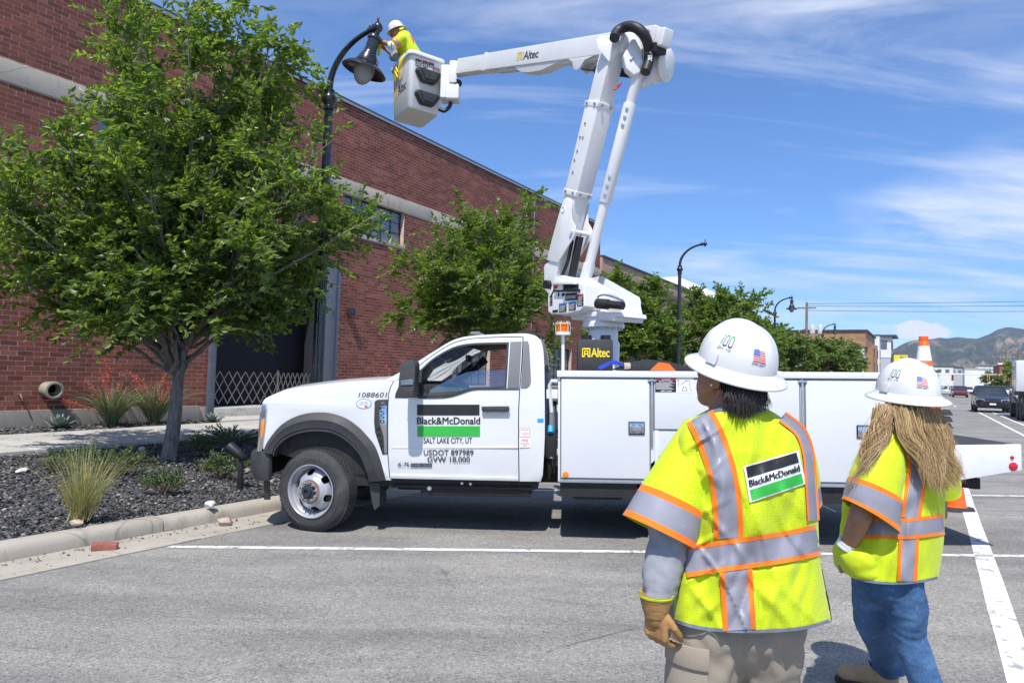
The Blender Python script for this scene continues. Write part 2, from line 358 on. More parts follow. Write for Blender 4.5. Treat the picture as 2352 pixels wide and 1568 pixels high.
# planting bed soil, sidewalk slabs, entrance apron
mb = MB(); us = np.linspace(-14, 90, 27); ns = [6.612, 8, 10, 12, 14, 16.3]
mb.add([un(u, n, GZ(n) - .03 + (.0 if 1 else 0)) for u in us for n in ns], [(i * 6 + j, i * 6 + j + 1, (i + 1) * 6 + j + 1, (i + 1) * 6 + j) for i in range(26) for j in range(5)], .5)
bed = mb.build('planting_bed', 'soil', kind='structure', smooth=0)
walk = empty('sidewalk', un(6, 13)); walk['kind'] = 'structure'
def walk_n(u): return 11.75 + .055 * max(0, min(u, 14) - 4)
u = -8.
while u < 70:
    L = 1.5 if u < 20 else 5; mb = MB(); n0, n1 = walk_n(u), walk_n(u + L); dz = random.uniform(-.003, .003)
    vs = []
    for zz in (-.12, .045):
        for uu, nn in ((u + .006, n0), (u + L - .006, n1), (u + L - .006, n1 + 2.35), (u + .006, n0 + 2.35)): vs.append(un(uu, nn, GZ(nn) + zz + dz))
    mb.add(vs, [(0, 3, 2, 1), (4, 5, 6, 7), (0, 1, 5, 4), (1, 2, 6, 5), (2, 3, 7, 6), (3, 0, 4, 7)]); mb.build('slab', 'concrete_walk', walk, world=True, bevel=.008, smooth=30); u += L
mb = MB(); mb.prism([(10.9, 14.75), (15.9, 14.75), (15.9, 15.97), (12.0, 15.97)], lambda a, b_, d: un(a, b_, GZ(b_) + d), -.1, .052); mb.build('entrance_apron', 'concrete_walk', kind='structure', bevel=.006)

# painted lines
def strip(name, P, Q, w, mat='road_paint', z=.004, segs=12, jag=.0):
    P, Q = V(P), V(Q); d = (Q - P) / np.linalg.norm(Q - P); s = V([-d[1], d[0], 0]); mb = MB()
    a, b_ = [], []
    for i in range(segs + 1):
        C0 = P + (Q - P) * i / segs; j = random.uniform(-jag, jag); k2 = random.uniform(-jag, jag)
        for lst, sg, jj in ((a, 1, j), (b_, -1, k2)):
            p = C0 + s * (w / 2 * sg + jj); p = V([p[0], p[1], road_z(p @ N) + z]); lst.append(p)
    mb.add(a + b_, [(i, i + 1, segs + 2 + i, segs + 1 + i) for i in range(segs)], .5)
    return mb.build(name, mat, kind='structure', smooth=0)
strip('stall_line', (-3.0, 6.27, 0), (9.2, 6.36, 0), .085, segs=60, jag=.004)
strip('stall_line', (-1.2, 9.72, 0), (9.6, 9.8, 0), .085, segs=40, jag=.003)
strip('edge_line', un(-3, -.41), un(62, -.41), .15, segs=80, jag=.004)
strip('lane_line', un(16, -2.55), un(54, -2.45), .11, segs=40)
strip('lane_line', un(20, -3.25), un(54, -3.15), .11, segs=40)
for u0 in (62, 70, 78, 95, 110): strip('lane_line', un(u0, -1.6), un(u0 + 4, -1.6), .12, segs=4); strip('lane_line', un(u0 + 2, -5.0), un(u0 + 6, -5.0), .12, segs=4)
strip('stop_line', un(57, -.6), un(57, -7), .4, segs=6)
strip('stop_line', un(66, -.6), un(66, -12), .3, segs=6)
# stall lines of the bays beyond the truck
for k in range(1, 6): strip('stall_line', un(8.6 + 3.9 * k, 5.5), un(8.6 + 3.9 * k + 3.2, -.3), .085, segs=20)

# ------------------------------------------------------------------ gravel
def mk_stone(name, ramp_pts):
    m, t, b = newmat(name); r = rnd_attr(t); cc = ramp(t, r, ramp_pts); n = noise_(t, coords(t, 'World'), 70, 4, .65)
    cc = mixc(t, 1, cc, ramp(t, n, [(.3, (.7, .7, .7)), (.7, (1.25, 1.25, 1.25))]), 'MULTIPLY'); t.links.new(cc, b.inputs['Base Color']); b.inputs['Roughness'].default_value = .62; bump_(t, b, n, .4, .004)
mk_stone('gravel_dark', [(0, (.024, .024, .026)), (.45, (.050, .050, .054)), (.78, (.085, .084, .086)), (.88, (.13, .125, .115)), (.96, (.24, .215, .18)), (1, (.36, .33, .29))])
def pebbles(pts, sizes, zf):
    """flattened irregular stones, 8 corners each"""
    n = len(pts); base = np.array([(0, 0, 1), (1, 0, .25), (.2, 1, .2), (-1, .15, .3), (-.15, -1, .15), (0, 0, -.6)], float)
    faces = np.array([(0, 1, 2), (0, 2, 3), (0, 3, 4), (0, 4, 1), (5, 2, 1), (5, 3, 2), (5, 4, 3), (5, 1, 4)])
    vs = np.repeat(base[None], n, 0) * (1 + rng.uniform(-.38, .38, (n, 6, 3))); vs[:, :, 2] *= rng.uniform(.3, .75, (n, 1)); vs *= sizes[:, None, None]
    a = rng.uniform(0, 6.28, n); ca, sa = np.cos(a)[:, None], np.sin(a)[:, None]; x = vs[:, :, 0] * ca - vs[:, :, 1] * sa; y = vs[:, :, 0] * sa + vs[:, :, 1] * ca
    tx = rng.uniform(-.5, .5, (n, 1)); ty = rng.uniform(-.5, .5, (n, 1)); z = vs[:, :, 2] + x * tx + y * ty
    W = np.stack([x + pts[:, 0:1], y + pts[:, 1:2], z + zf[:, None]], -1)
    me = bpy.data.meshes.new('gravel'); fa = (faces[None] + np.arange(n)[:, None, None] * 6).reshape(-1, 3)
    me.from_pydata(W.reshape(-1, 3).tolist(), [], fa.tolist()); at_ = me.attributes.new('rnd', 'FLOAT', 'FACE'); at_.data.foreach_set('value', np.repeat(rng.uniform(0, 1, n), 8)); return me
def gravel(u0, u1, n0, n1, dens, smin, smax, excl=None):
    n = int((u1 - u0) * (n1 - n0) * dens); uu = rng.uniform(u0, u1, n); nn = rng.uniform(n0, n1, n)
    if excl is not None: k = excl(uu, nn); uu, nn = uu[k], nn[k]
    P = uu[:, None] * U[:2] + nn[:, None] * N[:2]; zf = np.array([GZ(x) for x in nn]) - .022 + rng.uniform(-.008, .012, len(nn))
    sz = rng.uniform(smin, smax, len(nn)) * np.where(rng.uniform(0, 1, len(nn)) > .97, 1.6, 1)
    obj_from(pebbles(P, sz, zf), 'gravel', 'gravel_dark', kind='stuff')
gravel(-1, 6.2, 6.64, 9.0, 1750, .014, .026)
gravel(-1, 9.5, 9.0, 12.2, 800, .018, .032, lambda a, b: b < 11.75 + .055 * np.clip(a - 4, 0, 10))
gravel(3, 16, 14.1, 15.95, 330, .028, .05, lambda a, b: (b > 14.15 + .055 * np.clip(a - 4, 0, 10)) & ~((a > 11.4) & (b > 14.4)))
gravel(6.2, 24, 6.64, 9.0, 120, .03, .05)
# ------------------------------------------------------------------ brick warehouse
def mk_brick():
    for nm, src in (('brick_mix', 'attr'), ('brick_single', 'obj')):
        m, t, b = newmat(nm); c = coords(t, 'World'); r = rnd_attr(t) if src == 'attr' else N_(t, 'ShaderNodeObjectInfo').outputs['Random']
        cc = ramp(t, r, [(0, (.135, .040, .026)), (.3, (.185, .054, .034)), (.62, (.220, .066, .042)), (.85, (.25, .080, .052)), (1, (.28, .105, .072))])
        n1 = noise_(t, c, 38, 5, .7); n2 = noise_(t, c, .45, 5, .6)
        cc = mixc(t, 1, cc, ramp(t, n1, [(.3, (.72, .72, .72)), (.7, (1.2, 1.2, 1.2))]), 'MULTIPLY'); cc = mixc(t, 1, cc, ramp(t, n2, [(.3, (.86, .88, .9)), (.7, (1.12, 1.08, 1.06))]), 'MULTIPLY')
        lime = math_(t, 'MULTIPLY', ramp(t, noise_(t, c, 2.2, 8, .7), [(.56, (0, 0, 0)), (.75, (1, 1, 1))]), .22); cc = mixc(t, lime, cc, (.36, .22, .19))
        t.links.new(cc, b.inputs['Base Color']); b.inputs['Roughness'].default_value = .85; bump_(t, b, n1, .5, .006)
mk_brick()
M('mortar', (.56, .42, .35), .95, var=.2, scale=6, bump=.5, coord='World')
M('dark_steel', (.040, .043, .052), .45, .3, var=.15, scale=8, spec=.5, dirt=((.12, .11, .10), .35))
M('steel_post', (.13, .145, .18), .5, .2, var=.12, scale=4, dirt=((.08, .07, .06), .5))
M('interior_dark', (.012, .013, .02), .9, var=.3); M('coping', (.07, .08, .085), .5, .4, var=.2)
M('gate_metal', (.30, .27, .25), .45, .7, var=.2, scale=20); M('pipe_clay', (.33, .29, .22), .8, var=.2, scale=8, bump=.3)
M('steel_galv', (.42, .43, .44), .4, .8, var=.15, scale=12)
def mk_glass(name, tint, rough=.06, dirt=.35):
    m, t, b = newmat(name); n = noise_(t, coords(t, 'World'), 2.3, 6, .6); f = ramp(t, n, [(.35, (0, 0, 0)), (.7, (1, 1, 1))])
    t.links.new(mixc(t, math_(t, 'MULTIPLY', f, dirt), tint, (.30, .33, .36)), b.inputs['Base Color']); t.links.new(math_(t, 'ADD', math_(t, 'MULTIPLY', f, .25), rough), b.inputs['Roughness']); b.inputs['Specular IOR Level'].default_value = 1.0; b.inputs['IOR'].default_value = 1.6
mk_glass('old_glass', (.085, .105, .13))
CO, BL, MJ = .1016, .305, .014                      # course, brick module, joint
U0, U1, ZB, ZT = 1.5, 35.9, .585, 10.12
WIN = [(8.3 + 7.63 * k, 11.3 + 7.63 * k, 6.02, 7.21) for k in range(4)] + [(29.4, 32.6, 1.1, 3.0), (21.6, 24.8, 1.1, 3.0)]
DOOR = (11.38, 15.95, .3, 4.75)
HOLES = WIN + [DOOR]
wh = empty('brick_warehouse', un(18, 16), label='long dark red brick warehouse with pale concrete band and steel windows', cat='building')
# core wall (the mortar plane) with real openings
def rect(a): return [(a[0], a[2]), (a[1], a[2]), (a[1], a[3]), (a[0], a[3])]
mb = MB(); mb.prism([(U0, .0), (U1, .0), (U1, ZT), (U0, ZT)], lambda a, z, d: un(a, d, z), 16.0, 16.34, [rect(h) for h in HOLES]); mb.build('wall', 'mortar', wh, world=True, smooth=0)
mb = MB(); mb.prism([(16.0, 0), (34, 0), (34, ZT), (16.0, ZT)], lambda n, z, d: un(d, n, z), U1 - .34, U1 - .001); mb.build('end_wall', 'mortar', wh, world=True, smooth=0)
# bricks: running bond, broken round openings and bands
SKIP = [(7.2, 7.64, U0, U1)]                        # concrete band
rows = []
k = 0; z = ZB
while z < ZT - .02:
    if 7.2 - CO * .6 < z < 7.63: z += CO; k += 1; continue
    u = U0 + (0 if k % 2 else -BL / 2) + random.uniform(-.01, .01)
    while u < U1:
        segs = [(max(u, U0), min(u + BL - MJ, U1))]
        for h in HOLES:
            if z + CO * .5 > h[2] - .02 and z + CO * .5 < h[3] + .02:
                ns = []
                for a, b_ in segs:
                    if b_ <= h[0] or a >= h[1]: ns.append((a, b_)); continue
                    if a < h[0]: ns.append((a, h[0] - .002))
                    if b_ > h[1]: ns.append((h[1] + .002, b_))
                segs = ns
        for a, b_ in segs:
            if b_ - a > .03: rows.append((a, b_, z, min(z + CO - MJ, ZT)))
        u += BL
    z += CO; k += 1
rows = np.array(rows)
dist = np.hypot(np.maximum(rows[:, 0] - 6.6, 0) + np.maximum(6.3 - rows[:, 1], 0) * 20, (rows[:, 2] - 1.2) * .8)
hid = (rows[:, 0] < 6.2)
order = np.argsort(dist + hid * 99); single = order[:290]; rest = order[290:]
bm_ = {}
for i in single:
    a, b_, z0, z1 = rows[i]; L = round(b_ - a, 3); H = round(z1 - z0, 3)
    if (L, H) not in bm_:
        mb = MB(); mb.box((-L / 2, -.005, -H / 2), (L / 2, .004, H / 2)); bm_[(L, H)] = mb.mesh('brick', bevel=.002, seg=1); bm_[(L, H)].materials.append(MATS['brick_single'])
    o = bpy.data.objects.new('brick', bm_[(L, H)]); COL.objects.link(o); o.parent = wh
    P = PW(wh).inverted() @ Vector(un((a + b_) / 2, 16 + random.uniform(-.002, .002), (z0 + z1) / 2)); o.location = P
    o.rotation_euler = (0, 0, math.pi / 2 - TH)
def brick_mass(rr):
    n = len(rr); a, b_, z0, z1 = rr.T; n0 = 16 - .005 + rng.uniform(-.002, .0015, n)
    c = np.stack([np.stack([a, n0, z0], -1), np.stack([b_, n0, z0], -1), np.stack([b_, n0, z1], -1), np.stack([a, n0, z1], -1),
                  np.stack([a, n0 + .008, z0], -1), np.stack([b_, n0 + .008, z0], -1), np.stack([b_, n0 + .008, z1], -1), np.stack([a, n0 + .008, z1], -1)], 1)
    W = c[..., 0:1] * U + c[..., 1:2] * N + np.stack([0 * c[..., 2], 0 * c[..., 2], c[..., 2]], -1); W -= np.array(wh.location)
    f = np.array([(0, 1, 2, 3), (0, 4, 5, 1), (1, 5, 6, 2), (2, 6, 7, 3), (3, 7, 4, 0)])
    me = bpy.data.meshes.new('bricks'); me.from_pydata(W.reshape(-1, 3).tolist(), [], (f[None] + 8 * np.arange(n)[:, None, None]).reshape(-1, 4).tolist())
    at_ = me.attributes.new('rnd', 'FLOAT', 'FACE'); at_.data.foreach_set('value', np.repeat(rng.uniform(0, 1, n), 5)); return me
obj_from(brick_mass(rows[rest]), 'brickwork', 'brick_mix', wh, kind='stuff')
# bands, foundation, coping, sills
def wbox(name, mat, u0, u1, n0, n1, z0, z1, parent=wh, bevel=.006):
    mb = MB(); mb.obox(un((u0 + u1) / 2, (n0 + n1) / 2, (z0 + z1) / 2), U, N, (0, 0, 1), (u1 - u0) / 2, (n1 - n0) / 2, (z1 - z0) / 2); return mb.build(name, mat, parent, world=True, bevel=bevel)
u = U0
while u < U1 - .1: L = min(3.8, U1 - u); wbox('concrete_band', 'concrete_band', u + .004, u + L - .004, 15.975, 16.1, 7.2, 7.63); u += L
wbox('foundation', 'concrete_wall', U0, DOOR[0] - .2, 15.93, 16.2, 0, .58, bevel=.012); wbox('foundation', 'concrete_wall', DOOR[1] + .05, U1 + .02, 15.93, 16.2, 0, .58, bevel=.012)
wbox('coping', 'coping', U0, U1 + .06, 15.93, 16.4, ZT, ZT + .1); wbox('gravel_stop', 'steel_galv', U0, U1 + .06, 15.92, 15.95, ZT - .05, ZT + .03, bevel=0)
wbox('roof', 'coping', U0, U1 - .4, 16.4, 34, ZT - .4, ZT - .3)
def window(h, nc, nr):
    u0, u1, z0, z1 = h
    fr = wbox('window', 'dark_steel', u0, u1, 16.16, 16.19, z0, z0 + .05)
    iv = PW(wh).inverted()
    wbox('sill', 'concrete_band', u0 - .08, u1 + .08, 15.95, 16.15, z0 - .13, z0 - .002, fr)
    for nm, a in (('frame', (u0, u1, z1 - .05, z1)), ('frame', (u0, u0 + .05, z0 + .05, z1 - .05)), ('frame', (u1 - .05, u1, z0 + .05, z1 - .05))): wbox(nm, 'dark_steel', a[0], a[1], 16.16, 16.2, a[2], a[3], fr, 0)
    cu = (u1 - u0 - .1) / nc; cz = (z1 - z0 - .1) / nr
    for i in range(nc):
        for j in range(nr):
            a = u0 + .05 + i * cu; b_ = z0 + .05 + j * cz; mb = MB(); tw = random.uniform(-.008, .008); t2 = random.uniform(-.006, .006)
            mb.add([un(a + .012, 16.18 - tw, b_ + .012), un(a + cu - .012, 16.18 + tw, b_ + .012), un(a + cu - .012, 16.18 + tw + t2, b_ + cz - .012), un(a + .012, 16.18 - tw + t2, b_ + cz - .012)], [(0, 1, 2, 3)])
            mb.build('pane', 'old_glass', fr, world=True, smooth=0)
    for i in range(1, nc): wbox('muntin', 'dark_steel', u0 + .05 + i * cu - .013, u0 + .05 + i * cu + .013, 16.155, 16.2, z0 + .05, z1 - .05, fr, 0)
    for j in range(1, nr): wbox('muntin', 'dark_steel', u0 + .05, u1 - .05, 16.158, 16.2, z0 + .05 + j * cz - .012, z0 + .05 + j * cz + .012, fr, 0)
for i, h in enumerate(WIN): window(h, 6, 3 if i < 4 else 4)
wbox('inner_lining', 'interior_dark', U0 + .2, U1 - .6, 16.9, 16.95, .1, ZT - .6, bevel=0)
# door opening: steel channel jambs, lintel, recessed dark room, threshold
wbox('door_jamb', 'steel_post', 15.30, 15.72, 15.92, 16.4, .42, 4.9, bevel=.02); wbox('door_jamb', 'dark_steel', 15.05, 15.298, 16.0, 16.5, .42, 4.9, bevel=.01); wbox('door_jamb', 'steel_post', 15.72, 15.95, 15.98, 16.35, .3, 4.9, bevel=.01)
wbox('door_jamb', 'steel_post', 11.38, 11.58, 15.92, 16.3, .3, 4.9, bevel=.02); wbox('door_lintel', 'dark_steel', 11.38, 15.95, 15.95, 16.4, 4.75, 5.0, bevel=.01)
wbox('threshold', 'concrete_walk', 11.58, 15.9, 15.72, 16.6, .16, .52, bevel=.02)
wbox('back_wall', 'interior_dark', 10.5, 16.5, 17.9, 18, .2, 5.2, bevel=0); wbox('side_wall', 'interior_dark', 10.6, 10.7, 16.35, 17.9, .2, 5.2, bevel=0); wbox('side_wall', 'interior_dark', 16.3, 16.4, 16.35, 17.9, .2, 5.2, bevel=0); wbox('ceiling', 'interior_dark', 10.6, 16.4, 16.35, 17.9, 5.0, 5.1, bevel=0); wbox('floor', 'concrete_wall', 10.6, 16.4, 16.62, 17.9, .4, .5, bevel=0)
# scissor gate: each slat its own piece
gt = empty('scissor_gate', un(13, 16.15, .55), label='folding steel scissor gate across the dark doorway', cat='gate')
def gate_part(a0, a1, nx):
    dx = (a1 - a0) / nx; h = .86; z0 = .6
    for s in (1, -1):
        for i in range(-1, nx + 1):
            x0, x1 = a0 + i * dx, a0 + (i + 2) * dx; zz0, zz1 = (z0, z0 + h) if s > 0 else (z0 + h, z0)
            # clip the slat to the gate's ends
            t0 = max(0, (a0 - x0) / (x1 - x0)); t1 = min(1, (a1 - x0) / (x1 - x0))
            if t1 - t0 < .3: continue
            P = un(x0 + (x1 - x0) * t0, 16.15 + .006 * s, zz0 + (zz1 - zz0) * t0); Q = un(x0 + (x1 - x0) * t1, 16.15 + .006 * s, zz0 + (zz1 - zz0) * t1); d = (Q - P); L = np.linalg.norm(d); d /= L
            mb = MB(); mb.obox((P + Q) / 2, d, N, np.cross(d, N), L / 2, .004, .011); mb.build('slat', 'gate_metal', gt, world=True, smooth=0)
gate_part(11.6, 13.75, 8); gate_part(13.82, 15.02, 7)
mb = MB(); mb.obox(un(13.785, 16.15, 1.02), U, N, (0, 0, 1), .022, .015, .5); mb.build('post', 'gate_metal', gt, world=True)
# pipe stub, spigot, sconce, conduit: fixed to the wall but things of their own
pw = onwall(106, 893); pu = pw @ U
mb = MB(); c0 = un(pu, 16, pw[2]); ax = -N + V([0, 0, -.05])
mb.lathe([(.10, .0), (.155, .01), (.155, .2), (.175, .21), (.175, .3), (.185, .31), (.185, .36), (.135, .365), (.13, .1)], c0, 28, ax, cap=True); pp = mb.build('wall_pipe', 'pipe_clay', label='short clay pipe stub sticking out of the brick wall', cat='pipe', bevel=.004)
mb = MB(); mb.lathe([(.128, .12), (.01, .12)], c0, 24, ax, cap=True); mb.build('bore', 'interior_dark', pp)
pw = onwall(40, 905); sp = empty('wall_spigot', pw, label='small rusty tap on the brick wall beside the pipe', cat='tap')
mb = MB(); mb.tube([un(pw @ U, 16, pw[2]), un(pw @ U, 15.86, pw[2]), un(pw @ U, 15.83, pw[2] - .07)], .016, 8); mb.build('spout', 'gate_metal', sp, world=True)
mb = MB(); mb.tube([un(pw @ U - .04, 15.88, pw[2] + .05), un(pw @ U + .04, 15.88, pw[2] + .05)], .009, 6); mb.cyl(un(pw @ U, 15.88, pw[2]), un(pw @ U, 15.88, pw[2] + .05), .007, 6); mb.build('handle', 'gate_metal', sp, world=True)
pw = onwall(799, 716); su = pw @ U; scn = empty('wall_light', un(su, 16, pw[2]), label='small dark box light on the brick wall beside the doorway', cat='wall light')
mb = MB(); mb.obox(un(su, 15.86, pw[2]), U, N, (0, 0, 1), .08, .11, .13); mb.build('housing', 'dark_steel', scn, world=True, bevel=.015); mb = MB(); mb.obox(un(su, 15.98, pw[2] + .02), U, N, (0, 0, 1), .05, .02, .07); mb.build('bracket', 'dark_steel', scn, world=True)
pw = onwall(1227, 432); cu_ = pw @ U
mb = MB(); mb.tube([un(cu_, 15.95, .6), un(cu_, 15.95, 10.45)], .028, 8); cd = mb.build('conduit_pipe', 'steel_galv', label='thin grey conduit running up the brick wall', cat='conduit')
for zz in (1.5, 3.5, 5.5, 7.9, 9.6): mb = MB(); mb.obox(un(cu_, 15.965, zz), U, N, (0, 0, 1), .06, .022, .015); mb.build('clamp', 'steel_galv', cd)
# ------------------------------------------------------------------ foliage
def mk_leaf(name, pts, transl=.32, gloss=.42):
    m, t, b = newmat(name); r = rnd_attr(t); cc = ramp(t, r, pts)
    cc = mixc(t, 1, cc, ramp(t, noise_(t, coords(t, 'World'), 2.2, 3), [(.3, (.78, .82, .8)), (.7, (1.18, 1.14, 1.0))]), 'MULTIPLY')
    back = N_(t, 'ShaderNodeNewGeometry').outputs['Backfacing']; c2 = mixc(t, math_(t, 'MULTIPLY', back, .55), cc, (.17, .22, .12))
    t.links.new(c2, b.inputs['Base Color']); b.inputs['Roughness'].default_value = gloss; b.inputs['Specular IOR Level'].default_value = .5
    tr = N_(t, 'ShaderNodeBsdfTranslucent', {'Color': mixc(t, 1, cc, (1.9, 2.2, .7), 'MULTIPLY')}); mx = N_(t, 'ShaderNodeMixShader', {0: transl})
    t.links.new(b.outputs[0], mx.inputs[1]); t.links.new(tr.outputs[0], mx.inputs[2]); t.links.new(mx.outputs[0], t.nodes['Material Output'].inputs[0])
mk_leaf('leaf_tree', [(0, (.082, .124, .030)), (.4, (.135, .190, .040)), (.75, (.205, .265, .056)), (.93, (.29, .34, .09)), (1, (.42, .42, .17))], .5, .36)
mk_leaf('leaf_shrub', [(0, (.045, .075, .024)), (.6, (.075, .125, .03)), (1, (.13, .19, .05))], .25)
mk_leaf('leaf_far', [(0, (.09, .135, .04)), (.5, (.15, .205, .055)), (1, (.26, .30, .11))], .42)
mk_leaf('straw', [(0, (.30, .24, .10)), (.5, (.42, .35, .17)), (.8, (.30, .33, .13)), (1, (.55, .47, .27))], .2, .6)
mk_leaf('yucca_leaf', [(0, (.10, .12, .07)), (.5, (.17, .19, .11)), (.85, (.26, .26, .17)), (1, (.42, .38, .24))], .1, .5)
mk_leaf('agave_leaf', [(0, (.20, .25, .22)), (1, (.32, .37, .33))], .03, .5)
mk_leaf('red_flower', [(0, (.42, .07, .07)), (.6, (.55, .12, .11)), (1, (.62, .25, .2))], .3, .6)
def mk_bark():
    m, t, b = newmat('bark'); c = coords(t, 'World', (1, 1, .16)); n = noise_(t, c, 30, 6, .7, .6); n2 = noise_(t, coords(t, 'World'), 6, 5)
    cc = mixc(t, 1, ramp(t, n, [(.3, (.10, .085, .072)), (.5, (.25, .22, .195)), (.75, (.40, .365, .33))]), ramp(t, n2, [(.3, (.8, .8, .8)), (.7, (1.15, 1.12, 1.08))]), 'MULTIPLY'); t.links.new(cc, b.inputs['Base Color']); b.inputs['Roughness'].default_value = .92; bump_(t, b, n, 1.0, .03)
mk_bark(); M('twig', (.12, .085, .05), .8, var=.3, scale=20)
def unit(a): return a / (np.linalg.norm(a, axis=-1, keepdims=True) + 1e-9)
def leaf_mesh(name, P, D, S, length, width, fold=.35, droop=.0, r=None):
    """folded pointed leaves: P base, D direction, S side vector (arrays)"""
    n = len(P); D = unit(D); S = unit(S - D * (S * D).sum(-1, keepdims=True)); Nn = np.cross(D, S); L = length[:, None]; W = width[:, None]
    c, s_ = math.cos(fold), math.sin(fold)
    def pt(a, w, lift): return P + D * L * a + S * W * w * c + Nn * (W * abs(w) * s_ + L * (lift - droop * a * a))
    q = [pt(0, 0, 0), pt(.3, .5, 0), pt(.68, .4, 0), pt(1, 0, -.12), pt(.68, -.4, 0), pt(.3, -.5, 0)]
    W_ = np.stack(q, 1); f = np.array([(0, 1, 2, 3), (0, 3, 4, 5)])
    me = bpy.data.meshes.new(name); me.from_pydata(W_.reshape(-1, 3).tolist(), [], (f[None] + 6 * np.arange(n)[:, None, None]).reshape(-1, 4).tolist())
    r = rng.uniform(0, 1, n) if r is None else r; a_ = me.attributes.new('rnd', 'FLOAT', 'FACE'); a_.data.foreach_set('value', np.repeat(r, 2)); return me
def sample_blob(blobs, n, shell=.0):
    w = np.array([b[1][0] * b[1][1] * b[1][2] for b in blobs]); w = w / w.sum(); k = rng.choice(len(blobs), n, p=w); d = unit(rng.normal(size=(n, 3))); r = rng.uniform(shell ** 3, 1, (n, 1)) ** (1 / 3)
    return np.array([blobs[i][0] for i in k]) + d * r * np.array([blobs[i][1] for i in k]), d
def inside(p, blobs): return min(np.linalg.norm((p - b[0]) / V(b[1])) for b in blobs)
def tree(label, base, fork, blobs, trunk_r, limbs=20, sides=6, shoots=6, leaf=(.055, .075), per=22, group=None, leafmat='leaf_tree', side_len=(.45, 1.0), shoot_len=(.3, .7), name='street_tree', top=None, up=.3, light=0.):
    root = empty(name, base, label=label, cat='tree', group=group); base, fork = V(base), V(fork); o = base
    cen = np.mean([b[0] for b in blobs], 0); tp_ = cen if top is None else V(top)
    tr = MB(); path = catmull([base + V([0, 0, -.1]), base * .6 + fork * .4 + V([.03, 0, 0]), fork, fork * .55 + tp_ * .45 + V([.08, .1, .0]), tp_], 6); m = len(path)
    tr.tube(path, [trunk_r * (1.16 if i == 0 else 1) * (1 - .82 * (i / m) ** 1.3) for i in range(m)], 14)
    lm, tw = MB(), MB(); P, D, S = [], [], []
    cand, _ = sample_blob(blobs, limbs * 14, .72); tg = []; sp0 = 2.6 * np.mean([np.mean(b[1]) for b in blobs]) / math.sqrt(limbs) * 1.5
    for q in cand:
        if inside(q, blobs) < .62: continue
        if all(np.linalg.norm(q - w_) > sp0 for w_ in tg): tg.append(q)
        if len(tg) >= limbs: break
    while len(tg) < limbs: tg.append(cand[random.randrange(len(cand))])
    def leaves(pts, t0, n):
        for i in range(n):
            t_ = t0 + (1 - t0) * (i + random.random() * .6) / n; k_ = min(.999, t_) * (len(pts) - 1); i0 = int(k_); p = pts[i0] + (pts[i0 + 1] - pts[i0]) * (k_ - i0); dv = unit(pts[i0 + 1] - pts[i0]); sd = np.cross(dv, V([0, 0, 1.])); sd = unit(sd + rng.normal(size=3) * .25) * (1 if i % 2 else -1)
            P.append(p); D.append(sd * .8 + dv * .6 + V([0, 0, -.3]) + rng.normal(size=3) * .25); S.append(np.cross(sd, V([0, 0, 1.])) + rng.normal(size=3) * .3 + dv)
    zf, zt = fork[2], tp_[2]
    for q in tg:
        hfrac = np.clip((q[2] - zf) / (zt + 1.2 - zf), 0, 1); s0 = path[int(np.clip(m * (.42 + .38 * hfrac * random.uniform(.5, 1)), m * .42, m - 3))]; dq = q - s0
        ctl = s0 + V([dq[0] * .34, dq[1] * .34, dq[2] * .72 + .12 * np.linalg.norm(dq)]) if dq[2] < 1.0 else s0 + V([dq[0] * .40, dq[1] * .40, dq[2] * .5])
        pts = bez(s0, ctl, q, 12); pts = [pts[0]] + [p + rng.normal(size=3) * .025 for p in pts[1:]]; r0 = trunk_r * random.uniform(.28, .42); lm.tube(pts, list(np.linspace(r0, .007, 12)), 6); leaves(pts, .6, per)
        for j in range(sides):
            k_ = random.uniform(.32, .98) * 11; i0 = min(10, int(k_)); st = pts[i0] + (pts[i0 + 1] - pts[i0]) * (k_ - i0); tv = unit(pts[min(11, i0 + 1)] - pts[max(0, i0 - 1)]); pr = rng.normal(size=3); pr = unit(pr - tv * (pr @ tv)); L = random.uniform(*side_len) * (1.15 - .4 * k_ / 11); e_ = st + unit(tv * .75 + pr * .75 + V([0, 0, up])) * L
            if inside(e_, blobs) > 1.14: e_ = st + (e_ - st) * .55
            sp_ = bez(st, (st + e_) / 2 + V([0, 0, .06 * L]), e_, 8); lm.tube(sp_, list(np.linspace(max(.006, r0 * .22), .004, 8)), 4); leaves(sp_, .35, per)
            for g_ in range(shoots):
                k2 = random.uniform(.25, 1.) * 7; i1 = min(6, int(k2)); s2 = sp_[i1] + (sp_[i1 + 1] - sp_[i1]) * (k2 - i1); t2 = unit(sp_[i1 + 1] - sp_[i1]); p2_ = rng.normal(size=3); p2_ = unit(p2_ - t2 * (p2_ @ t2)); L2 = random.uniform(*shoot_len); dr_ = unit(t2 * .7 + p2_ * .75 + V([0, 0, up * random.uniform(-.6, 1.6)])); e2_ = s2 + dr_ * L2
                q_ = bez(s2, s2 + dr_ * L2 * .55 + V([0, 0, .05]), e2_ + V([0, 0, -.16 * L2 * random.random()]), 6); tw.tube(q_, list(np.linspace(.0042, .0014, 6)), 3, cap=False); leaves(q_, .1, int(per * random.uniform(.7, 1.2)))
    P, D, S = map(np.array, (P, D, S)); n = len(P); ln = rng.uniform(leaf[0], leaf[1], n)
    tr.build('trunk', 'bark', root, world=True); lm.build('limb', 'bark', root, world=True); tw.build('twig', 'twig', root, world=True, smooth=0)
    rr = np.clip(rng.beta(2, 2.4, n) + light, 0, 1)
    obj_from(leaf_mesh('crown', P - o, D, S, ln, ln * rng.uniform(.5, .62, n), droop=.18, r=rr), 'crown', leafmat, root); return root
def blob(x, y, Y, rx, ry, rd): 
    s = Y / FPX; return (at(x, y, Y), (rx * s, rd, ry * s))
T1 = V([-5.26, 10.83, .15])
